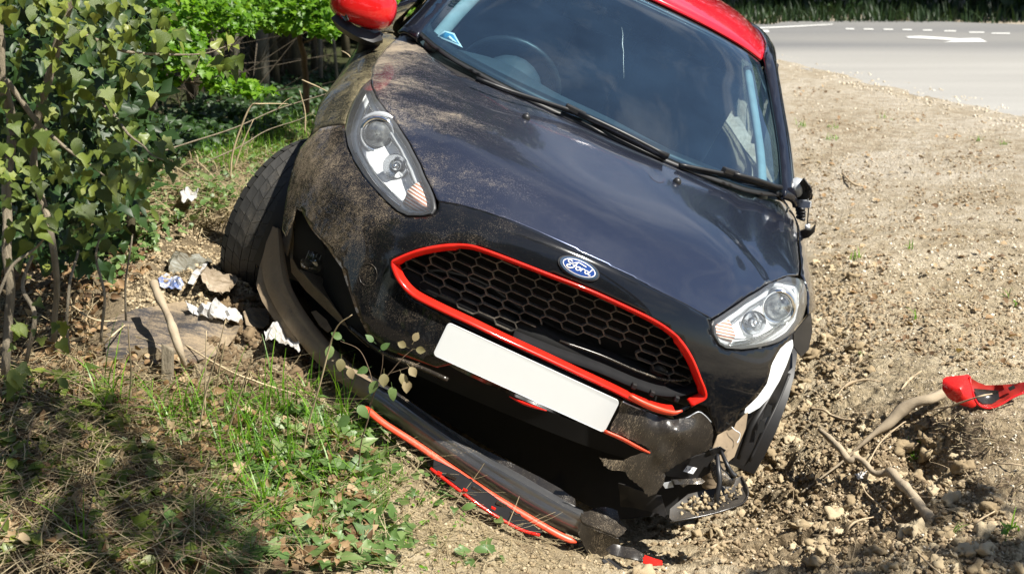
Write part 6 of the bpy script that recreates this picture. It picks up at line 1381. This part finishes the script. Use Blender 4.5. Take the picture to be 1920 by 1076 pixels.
# trees added only so their crowns keep the wood in shade (the sun comes in from the right, over the car)
for i, (x, y, z, r, lab) in enumerate(((.5, 8.9, 4.5, 1.6, 'added broad shade tree at the edge of the wood behind the car'), (-1.5, 8.3, 4.6, 1.6, 'added broad shade tree over the sunlit branches left of the car'), (-3.5, 7.8, 4.7, 1.8, 'added broad shade tree over the wood behind the ivy'), (-.6, 10.6, 4.7, 1.7, 'added broad shade tree deep in the wood nearest the road'), (-3.0, 10.4, 4.8, 1.9, 'added broad shade tree deep in the wood on the left'), (.9, 12.2, 4.8, 1.8, 'added shade tree at the back of the wood, nearest the road'), (-1.9, 12.6, 4.8, 1.9, 'added shade tree at the back of the wood behind the brown trunk'), (-5.0, 12.4, 4.8, 2.2, 'added shade tree at the back of the wood, farthest left'))):
    bx = x-2.2; t = empty('tree', (bx, max(y, 9)+1.5, .1), lab, 'tree'); dy = y-(max(y, 9)+1.5); MB().tube([(0, 0, -.1), (.1, -.1, 2), (1.0, dy*.5, z-.5), (2.2, dy, z)], [.13, .11, .08, .03], 10).build('trunk', M['bark2'], t)
    n = 4000; d = rng.normal(size=(n, 3)); d /= np.linalg.norm(d, axis=1, keepdims=True); Pq = d*(rng.random((n, 1))**.35)*np.array((r, r*.8, .55))+np.array((2.2, dy, z))
    o = scatter('crown', crown_bases, Pq, rotmats(rng.normal(0, 1.5, (n, 3))), rng.uniform(.12, .22, n), M['darkleaf'], t, True); tag(o, kind='stuff')
def blades(name, n, poly, h0, h1, w, mat, lean=.5, curve=.5, lift=0., segs=4, spread=None, flat=False, pw=1.):
    xy = in_region(n, poly) if spread is None else spread; n = len(xy); z = height(xy[:, 0], xy[:, 1]); az = rng.random(n)*6.283; L = h0+(h1-h0)*rng.random(n)**pw; le = np.abs(rng.normal(lean, .3, n)); cu = rng.normal(curve, .35, n)
    V = []; F = []; T = []; m = segs+1
    ts = np.linspace(0, 1, m); hx = np.cos(az); hy = np.sin(az)
    if flat: el = rng.normal(.10, .16, n)
    for i, t in enumerate(ts):
        if flat:
            a = az+cu*t*1.2; s = L*t; px_ = xy[:, 0]+np.cos(az+cu*t*.6)*s; py_ = xy[:, 1]+np.sin(az+cu*t*.6)*s; pz = z+lift*rng.random(n)*0+np.sin(el)*s-.35*L*t*t*np.sin(el)+lift_arr(n, lift, i)
        else:
            ang = le*(.35+cu*t); px_ = xy[:, 0]+hx*np.sin(ang)*L*t; py_ = xy[:, 1]+hy*np.sin(ang)*L*t; pz = z+np.cos(np.clip(ang, 0, 2.2))*L*t
        wd = w*(1-.85*t**1.5) if not flat else w*(.6+.4*np.sin(np.pi*min(.95, t+.1)))
        V.append(np.stack([px_-hy*wd, py_+hx*wd, pz], 1)); V.append(np.stack([px_+hy*wd, py_-hx*wd, pz+wd*.3], 1))
    V = np.stack(V, 1)
    Fb = np.array([(2*i, 2*i+1, 2*i+3, 2*i+2) for i in range(segs)]); F = (Fb[None]+np.arange(n)[:, None, None]*2*m).reshape(-1, 4)
    o = npmesh(name, V.reshape(-1, 3), F, mat, None, True); at_ = o.data.attributes.new('tone', 'FLOAT', 'POINT'); at_.data.foreach_set('value', rng.random(n).repeat(2*m).astype(np.float32)); tag(o, kind='stuff'); return o
_la = {}
def lift_arr(n, lift, i):
    if n not in _la: _la[n] = rng.random(n)*1.0
    return _la[n]*lift
# fallen twigs and brushwood standing between the trunks
tw = np.array([(math.cos(a)*r_, math.sin(a)*r_, z) for z, r_ in ((0, 1), (.5, .8), (1, .3)) for a in (0, 2.1, 4.2)]); twF = np.array([(i*3+k, i*3+(k+1) % 3, i*3+3+(k+1) % 3, i*3+3+k) for i in range(2) for k in range(3)])
n = 900; P = np.stack([rng.uniform(-5.2, -.6, n), rng.uniform(7.6, 12, n), rng.uniform(-.05, .9, n)], 1); P[:, 0] = np.minimum(P[:, 0], -1.9+(P[:, 1]-7.6)*.12)
R = rotmats(np.stack([rng.normal(0, .8, n), rng.normal(0, .8, n), rng.random(n)*6], 1)); L_ = rng.uniform(.3, 1.3, n); S3 = np.stack([rng.uniform(.002, .006, n)]*2+[L_], 1)
W = np.einsum('nij,nvj->nvi', R, tw[None]*S3[:, None])+P[:, None]; o = npmesh('brushwood', W.reshape(-1, 3), (twF[None]+np.arange(n)[:, None, None]*9).reshape(-1, 4), M['brush']); tag(o, kind='stuff')
# ---- across the road: dark hedge under overhanging trees
for i, (x, y, lab) in enumerate(((2.4, 17.6, 'dark leafy hedge bush across the road, behind the red roof'), (4.7, 17.2, 'dark leafy hedge bush across the road above the thin white line'), (7.0, 17.0, 'dark leafy hedge bush across the road above the white arrow'), (9.4, 17.0, 'dark leafy hedge bush across the road at the right edge'))):
    t = empty('hedge_bush', (x, y, 0), lab, 'hedge'); n = 3400; Pq = rng.random((n, 3))*np.array((2.9, 1.8, 4.2))+np.array((-1.45, -.7, .0)); Pq[:, 1] += .25*np.sin(Pq[:, 0]*3+i)
    o = scatter('foliage', crown_bases, Pq, rotmats(rng.normal(0, 1.5, (n, 3))), rng.uniform(.10, .24, n), M['darkleaf'], t, True); tag(o, kind='stuff')
    for k in (-.8, .1, .9): MB().tube([(k, .1, -.1), (k+.1, .2, 2), (k-.1, 0, 4)], [.07, .055, .03], 8).build('stem', M['bark2'], t)
for i, (x, y, z, r, lab) in enumerate(((5.2, 15.6, 4.2, 1.9, 'tall tree overhanging the far side of the road, left one'), (8.2, 15.0, 4.0, 2.0, 'tall tree overhanging the far side of the road, middle one'), (11.4, 14.6, 4.2, 2.2, 'tall tree overhanging the far side of the road, right one'))):
    t = empty('tree', (x+.8, y+4.4, 0), lab, 'tree'); MB().tube([(0, 0, -.1), (0, -.3, 2), (-.3, -1.6, z-.4), (-.6, -3.4, z)], [.2, .16, .12, .04], 10).build('trunk', M['bark2'], t)
    n = 5000; d = rng.normal(size=(n, 3)); d /= np.linalg.norm(d, axis=1, keepdims=True); Pq = d*(rng.random((n, 1))**.35)*np.array((r, 1.6, .85))+np.array((-.8, -3.4, z))
    o = scatter('crown', crown_bases, Pq, rotmats(rng.normal(0, 1.5, (n, 3))), rng.uniform(.12, .24, n), M['darkleaf'], t, True); tag(o, kind='stuff')
o = None
xy = np.stack([rng.uniform(.5, 13, 9000), rng.uniform(15.45, 17.6, 9000)], 1)
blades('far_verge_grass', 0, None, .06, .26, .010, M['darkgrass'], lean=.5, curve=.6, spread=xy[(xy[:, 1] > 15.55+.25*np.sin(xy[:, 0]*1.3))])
# ---- the trees on the photographer's side, seen only in the paint and the glass
for i, (x, y, h, lab) in enumerate(((-9.5, -2.5, 8., 'tall tree behind the camera, far left'), (-6.0, -5.0, 8.5, 'tall tree behind the camera, left'), (-2.4, -6.0, 9., 'tall tree behind the camera, middle'), (1.4, -6.6, 8., 'tall tree behind the camera, right of the middle'), (5.4, -8.5, 8.5, 'tall tree behind the camera, far right'))):
    t = empty('tree', (x, y, 0), lab, 'tree'); MB().tube([(0, 0, -.2), (.1, 0, 2.5), (-.1, .1, 5), (0, 0, h*.85)], [.22, .18, .12, .04], 10).build('trunk', M['bark2'], t)
    n = 2600; d = rng.normal(size=(n, 3)); d /= np.linalg.norm(d, axis=1, keepdims=True); k = (rng.random(n) < .75)[:, None]
    Pq = np.where(k, d*(rng.random((n, 1))**.36)*np.array((2.1, 1.6, h*.36))+np.array((0, 0, h*.60)), d*(rng.random((n, 1))**.4)*np.array((2.2, 1.2, 1.1))+np.array((0, .2, 1.0)))
    o = scatter('crown', crown_bases, Pq, rotmats(rng.normal(0, 1.5, (n, 3))), rng.uniform(.25, .5, n), M['darkleaf'], t, True); tag(o, kind='stuff')
# ---- a tree behind the photographer's right shoulder throws broken shade on the lower left
sh_ = empty('tree', (2.9, -.4, 0), 'tree behind the camera whose branches shade the lower left bank', 'tree')
MB().tube([(0, 0, -.2), (.05, .1, 2.2), (-.3, .6, 3.6), (-1.0, 1.2, 4.6)], [.16, .13, .10, .05], 12).build('trunk', M['bark'], sh_)
def shade_clump(px, py, rad, n, k, size=(.07, .15)):
    g = gy(px, py); c = g+SUN*k; d = rng.normal(size=(n, 3)); d /= np.linalg.norm(d, axis=1, keepdims=True); return np.array(c)-np.array(sh_.location)+d*rng.random((n, 1))**.4*np.array((rad, rad, rad*.7)), rng.uniform(*size, n)
CC = [shade_clump(*a) for a in ((60,1010,.45,90,5.2),(220,980,.36,36,5.4),(110,880,.26,20,5.1),(350,1050,.26,20,5.6),(30,800,.22,26,5.3),(300,900,.14,8,5.2),(430,1060,.16,12,5.3),(-150,900,.4,80,5.2),(1480,1075,.06,16,5.),(1790,960,.07,22,5.),(1900,1050,.10,50,5.1),(1650,1060,.06,14,5.))]
Pq = np.concatenate([c[0] for c in CC]); Sq = np.concatenate([c[1] for c in CC]); o = scatter('crown', crown_bases, Pq, rotmats(rng.normal(0, 1.5, (len(Pq), 3))), Sq, M['darkleaf'], sh_, True); tag(o, kind='stuff')
# ------------------------------------------------------------ ground cover
BANK = [(-10,700),(200,720),(330,720),(560,780),(690,770),(800,880),(900,980),(1010,1030),(900,1085),(-10,1085)]
LOWL = [(-10,720),(180,740),(300,860),(420,980),(420,1085),(-10,1085)]
blades('dry_grass_tangle', 1700, LOWL, .08, .30, .0013, M['straw'], lift=.05, flat=True, segs=5, curve=.2)
blades('dead_stalks', 1500, BANK, .05, .22, .0011, M['straw'], lift=.03, flat=True, segs=5, curve=.2)
blades('straw', 1900, [(-10,560),(180,560),(190,700),(420,700),(520,720),(680,760),(560,860),(-10,800)], .04, .17, .0011, M['straw'], lift=.02, flat=True, segs=4, curve=.3)
blades('verge_straw', 2600, [(250,430),(420,430),(560,300),(640,240),(560,230),(330,290),(220,360)], .05, .22, .002, M['straw'], lift=.03, flat=True, segs=4, curve=.3)
blades('soil_straw', 900, [(620,860),(720,800),(900,920),(1100,1040),(1180,1085),(600,1085)], .02, .09, .0008, M['straw'], lift=.006, flat=True, segs=4, curve=.4)
blades('fine_rootlets', 700, RIGHT, .02, .09, .0007, M['rootlet'], lift=.006, flat=True, segs=4, curve=.6)
# grass tufts
def tuft(px, py, rad, n): c = gzfast(px, py); a = rng.random(n)*6.283; r = rad*rng.random(n)**.6; return np.stack([c[0]+np.cos(a)*r, c[1]+np.sin(a)*r], 1)
tf = np.concatenate([tuft(*t) for t in ((215,800,.05,26),(195,760,.03,14),(300,800,.04,16),(365,800,.03,18),(330,820,.05,20),(470,830,.07,44),(450,880,.06,34),(500,900,.08,60),(505,990,.03,36),(560,900,.06,30),(430,960,.06,26),(620,860,.06,26),(640,800,.05,18),(590,760,.04,12),(160,1060,.03,12),(540,800,.05,20),(650,920,.05,22))])
blades('fresh_grass', 0, None, .06, .24, .0026, M['grass'], lean=.65, curve=1.1, spread=tf, segs=6)
blades('brown_twigs', 700, LOWL, .06, .22, .0016, M['twig'], lift=.05, flat=True, segs=4, curve=.3)
blades('young_grass', 1500, [(250,760),(420,760),(700,800),(760,900),(700,1010),(420,1085),(380,900)], .02, .09, .0014, M['grass'], lean=.6, curve=.7)
blades('verge_grass', 1500, [(330,300),(430,330),(560,280),(640,230),(560,225),(300,275)], .03, .12, .0024, M['grass'], lean=.5, curve=.6)
sprig = np.concatenate([tuft(*t) for t in ((1895,1010,.02,7),(1500,240,.05,16),(1560,262,.05,14),(1830,270,.05,12),(1660,225,.04,8),(1880,275,.04,12),(1600,490,.03,8),(1710,470,.03,6),(1720,605,.02,6),(1790,1000,.02,6),(1560,245,.05,14),(1710,850,.02,6),(1890,560,.02,5),(400,380,.06,60),(430,370,.05,40))])
blades('weed_sprigs', 0, None, .015, .06, .0028, M['grass'], lean=.7, curve=.7, spread=sprig)
# ground ivy, fallen leaves
def ground_leaves(name, n, poly, size, mat, kinds, up=.9, lift=.02, parent=None, jit=.35):
    xy = in_region(n, poly); n = len(xy); z = height(xy[:, 0], xy[:, 1])+lift*rng.random(n)+.004; nr = np.tile((0, -.25, up), (n, 1))+rng.normal(0, jit, (n, 3))
    b = []; [b.extend(base_of(k, 3)) for k in kinds]
    o = scatter(name, b, np.stack([xy[:, 0], xy[:, 1], z], 1), frame_from(nr, rng.normal(0, 1, (n, 3))+np.array((0, -.5, 0))), rng.uniform(size*.55, size*1.2, n), mat, parent, True); tag(o, kind='stuff'); return o
GIVY = [(420,860),(560,800),(700,780),(760,840),(700,930),(780,1000),(700,1085),(330,1085),(300,960)]
ground_leaves('trailing_ivy', 240, [(300,800),(560,770),(800,840),(930,985),(960,1085),(250,1085)], .036, M['ivy_ground'], ['ivy5', 'ivy', 'oval'], lift=.03)
ground_leaves('ground_ivy', 620, GIVY, .046, M['ivy_ground'], ['ivy5', 'ivy'], lift=.035)
ground_leaves('ground_ivy_dark', 760, LOWL, .040, M['ivy'], ['ivy5', 'oval'], lift=.05)
ground_leaves('small_weeds', 150, [(620,780),(760,840),(900,960),(860,1085),(640,1085)], .013, M['grass'], ['oval'], lift=.012)
ground_leaves('fallen_leaves', 1700, [(-10,720),(330,760),(700,860),(700,1085),(-10,1085)], .034, M['litter'], ['curl', 'maple'], lift=.04, jit=.6)
ground_leaves('leaf_litter', 1500, [(-10,520),(160,440),(300,430),(280,520),(190,590),(190,690),(330,700),(400,720),(300,780),(-10,760)], .024, M['litter'], ['curl'], lift=.012, jit=.6)
ground_leaves('bank_leaves', 1100, [(180,400),(330,300),(640,190),(620,240),(430,400),(300,470),(200,560)], .030, M['ivy_ground'], ['ivy', 'oval'], lift=.05, jit=.5)
ground_leaves('wood_floor_leaves', 2600, [(280,320),(300,230),(500,170),(660,140),(640,215),(520,260),(330,320)], .045, M['darkleaf'], ['oval'], lift=.10, jit=.5)
# ---- single dry stems standing up on the bank, and the dead branches behind
DS = [([(243,770),(246,700),(242,645),(240,608)], 'bent dry stalk standing in front of the muddy plastic panel, leftmost'), ([(370,830),(385,740),(405,670),(423,600)], 'tall dry stalk leaning right in front of the panel corner'), ([(404,745),(412,690),(424,632)], 'short dry stalk just right of the tall leaning one'),
      ([(384,800),(385,720),(387,620)], 'thin upright dry stalk between the panel and the leaning ones'), ([(418,840),(440,770),(460,710),(474,665)], 'dry stalk leaning right over the dark dug soil'), ([(565,870),(580,790),(600,720),(628,620),(660,590)], 'long dry stalk rising in front of the bumper strip'),
      ([(345,645),(420,690),(480,715),(560,740)], 'long dry stalk lying from the stake towards the bumper strip'), ([(190,650),(215,625),(240,605)], 'short dry stick lying against the muddy panel'), ([(10,795),(60,800),(120,812),(180,850),(228,880)], 'pale bent stalk arching over the dead leaves at far left'), ([(370,1022),(400,1005),(435,992),(470,980)], 'pale broken stick lying among the ground ivy'),
      ([(130,570),(180,600),(235,600)], 'thin dry stalk lying above the muddy panel'), ([(590,720),(640,800),(575,900)], 'dry stalk bent among the grass below the bumper strip')]
for i, (pp, lab) in enumerate(DS):
    g = gy(*pp[0]); m_ = len(pp); lying = i in (6, 7, 9, 10)
    if lying: stick('dry_stem', [(x, y, .012+.02*math.sin(math.pi*k/(m_-1))) for k, (x, y) in enumerate(pp)], [.0026, .0028, .0024, .0016], M['drystem'], lab, 'dry stem', 'dry stems on the bank', n=5)
    else: stick('dry_stem', [(x, y, g.y-.02-.03*k) for k, (x, y) in enumerate(pp)], [.0026, .0024, .002, .0011], M['drystem'], lab, 'dry stem', 'dry stems on the bank', n=5, ground_=False)
for i, (pp, r, lab) in enumerate((([(300,285,5.6),(360,266,5.7),(440,240,5.8),(520,205,5.9),(600,180,6.0),(640,168,6.0)], .005, 'long thin dead branch slanting up across the wood floor'), ([(395,300,5.6),(450,275,5.7),(500,245,5.8),(560,225,5.9),(590,210,6.0)], .004, 'second dead branch slanting below the long one'),
    ([(432,335,5.5),(436,290,5.5),(450,245,5.5),(470,200,5.5),(490,195,5.5),(540,195,5.6)], .006, 'pale dead stem curving up and over to the right'), ([(438,320,5.5),(455,270,5.5),(475,225,5.5)], .005, 'pale dead stem just right of the curving one'), ([(572,250,5.8),(572,210,5.8),(562,170,5.8)], .005, 'upright pale dead twig near the car wing'),
    ([(520,205,5.8),(535,190,5.8),(548,182,5.8)], .003, 'short forked twig on the long dead branch'), ([(566,150,5.9),(600,165,5.9),(625,178,5.9)], .004, 'thin dead twig pointing at the car wing'), ([(664,125,6.2),(655,105,6.2),(640,95,6.2)], .004, 'bent dead twig beside the door mirror stem'), ([(545,290,5.4),(560,275,5.4),(540,280,5.4)], .004, 'short dead twig above the tyre'))):
    stick('dead_branch', pp, [r*.7, r*.65, r*.5, r*.25], M['drystem'] if i > 1 else M['deadwood'], lab, 'dead branch', 'dead branches at the edge of the wood', ground_=False, n=5)
# ---- the young bramble shoot in front of the strip
br = empty('bramble_shoot', gy(690, 985), 'young bramble shoot with green and withered leaves in front of the bumper strip', 'bramble'); bo = Vector(br.location); yb = 3.42
for pts_, r in (([(655,985,yb+.05),(668,900,yb),(685,800,yb-.02),(702,735,yb-.02),(728,700,yb-.02),(755,672,yb-.02),(776,655,yb-.02)], [.0022,.002,.0018,.0016,.0013,.0010,.0006]), ([(702,735,yb-.02),(690,690,yb-.02),(672,655,yb),(640,640,yb)], [.0014,.0012,.001,.0006]), ([(728,700,yb-.02),(760,690,yb-.02),(790,680,yb)], [.001,.0008,.0005]), ([(690,770,yb),(712,700,yb-.03),(718,660,yb-.03)], [.001,.0008,.0004])): stem(pts_, r, br, M['twig'])
lg = leaf_bmeshes('leaf', ['oval'], M['ivy_ground'], 5); lw_ = leaf_bmeshes('leaf', ['curl'], M['witherleaf'], 4)
for px, py, s, w, dx, dz in ((621,648,.036,0,-.2,-1),(640,672,.034,1,-.1,-1),(655,690,.030,1,.4,-1),(690,690,.030,0,-.8,-.3),(700,640,.026,0,-.6,.7),(715,655,.026,0,.5,.6),(720,700,.036,1,0,-1),(708,715,.036,0,-.6,-.8),(735,725,.036,0,.2,-1),(752,700,.034,1,.3,-1),(762,712,.034,1,0,-1),(776,640,.026,1,.3,1),(762,650,.026,1,-.8,.5),(780,655,.026,1,1,-.1),(640,635,.03,0,-.5,.5),(768,688,.03,1,.5,-.8),(655,780,.04,0,-.6,-.5),(672,760,.04,0,.5,-.6),(640,860,.036,0,-.5,-.3),(665,880,.034,1,.4,-.9),(727,930,.034,1,.2,-1),(712,945,.03,1,-.3,-1),(690,960,.03,0,.4,-.5)):
    p = at(px, py, yb-.03); R1 = frame_from(np.array([[.1+.4*random.uniform(-1, 1), -.8, .4]]), np.array([[dx, -.2, dz]]))[0]; me = (lw_ if w else lg)[random.randrange(4)]
    o = bpy.data.objects.new('leaf', me); link(o, br); o.matrix_local = Matrix([list(R1[r_]*s)+[p[r_]-bo[r_]] for r_ in range(3)]+[[0, 0, 0, 1]])
# ---- weeds that stand alone on the soil
def weed(px, py, n, s, lab, mat='grass', h=.03):
    g = gy(px, py); t = empty('weed', g, lab, 'weed', None); me = leaf_bmeshes('leaf', ['oval'], M[mat], 3)
    MB().tube([(0, 0, -.01), (.002, 0, h*.6), (0, 0, h)], [.0012, .001, .0008], 5).build('stem', M[mat], t)
    for k in range(n):
        a = k*2.4+px; R1 = frame_from(np.array([[-math.cos(a)*.5, -math.sin(a)*.5, 1]]), np.array([[math.cos(a), math.sin(a), .35]]))[0]
        o = bpy.data.objects.new('leaf', me[k % 3]); link(o, t); o.matrix_local = Matrix([list(R1[r_]*s)+[(0, 0, h*(.3+.7*k/n))[r_]] for r_ in range(3)]+[[0, 0, 0, 1]])
for a in ((938,985,5,.020,'small spiky green weed below the grille lath'),(455+500,905,5,.018,'small green weed hugging the loose red trim'),(790,950,4,.016,'lone seedling on the dry soil left of the grille lath'),(850,900,5,.026,'weed with pale leaves growing through the black lath','ivy_ground'),(1725,840,5,.020,'small green seedling at the edge of the pit'),(1712,868,4,.018,'dark green leaf sprouting under the crooked root'),(1884,1020,6,.022,'green sprig standing at the lower right','grass',.06),(1612,672,4,.012,'tiny green seedling on the dry soil above the wavy root'),(1902,578,6,.014,'yellow-green weed near the right edge','maple'),(1186,965,4,.018,'small leaf sprouting in the shade under the cracked tray','ivy_ground'),(660,930,5,.022,'weed with pointed leaves beside the bramble shoot')): weed(*a)

blades('verge_debris', 1500, [(1480,150),(1900,250),(1930,1000),(1560,640),(1520,450)], .01, .05, .0013, M['twig'], lift=.006, flat=True, segs=3, curve=.4)
patch = lambda xy: sstep(.50, .60, fbm(xy[:, 0]*3.1, xy[:, 1]*2.2, 77, 3))*.95+.05
blades('verge_straw_flecks', 1300, [(1480,150),(1900,250),(1930,1000),(1560,640),(1520,450)], .015, .06, .0013, M['straw'], lift=.006, flat=True, segs=3, curve=.4)
clods(9000, [(1480,150),(1900,240),(1930,700),(1600,760),(1530,560),(1505,300)], .002, .009, M['clod_dark2'], 'verge_crumbs', bases=md, pw=2.4, sink=.4, thin=patch)
ground_leaves('verge_leaves', 260, [(1480,150),(1900,250),(1930,700),(1560,640),(1520,450)], .03, M['litter'], ['curl'], lift=.004)
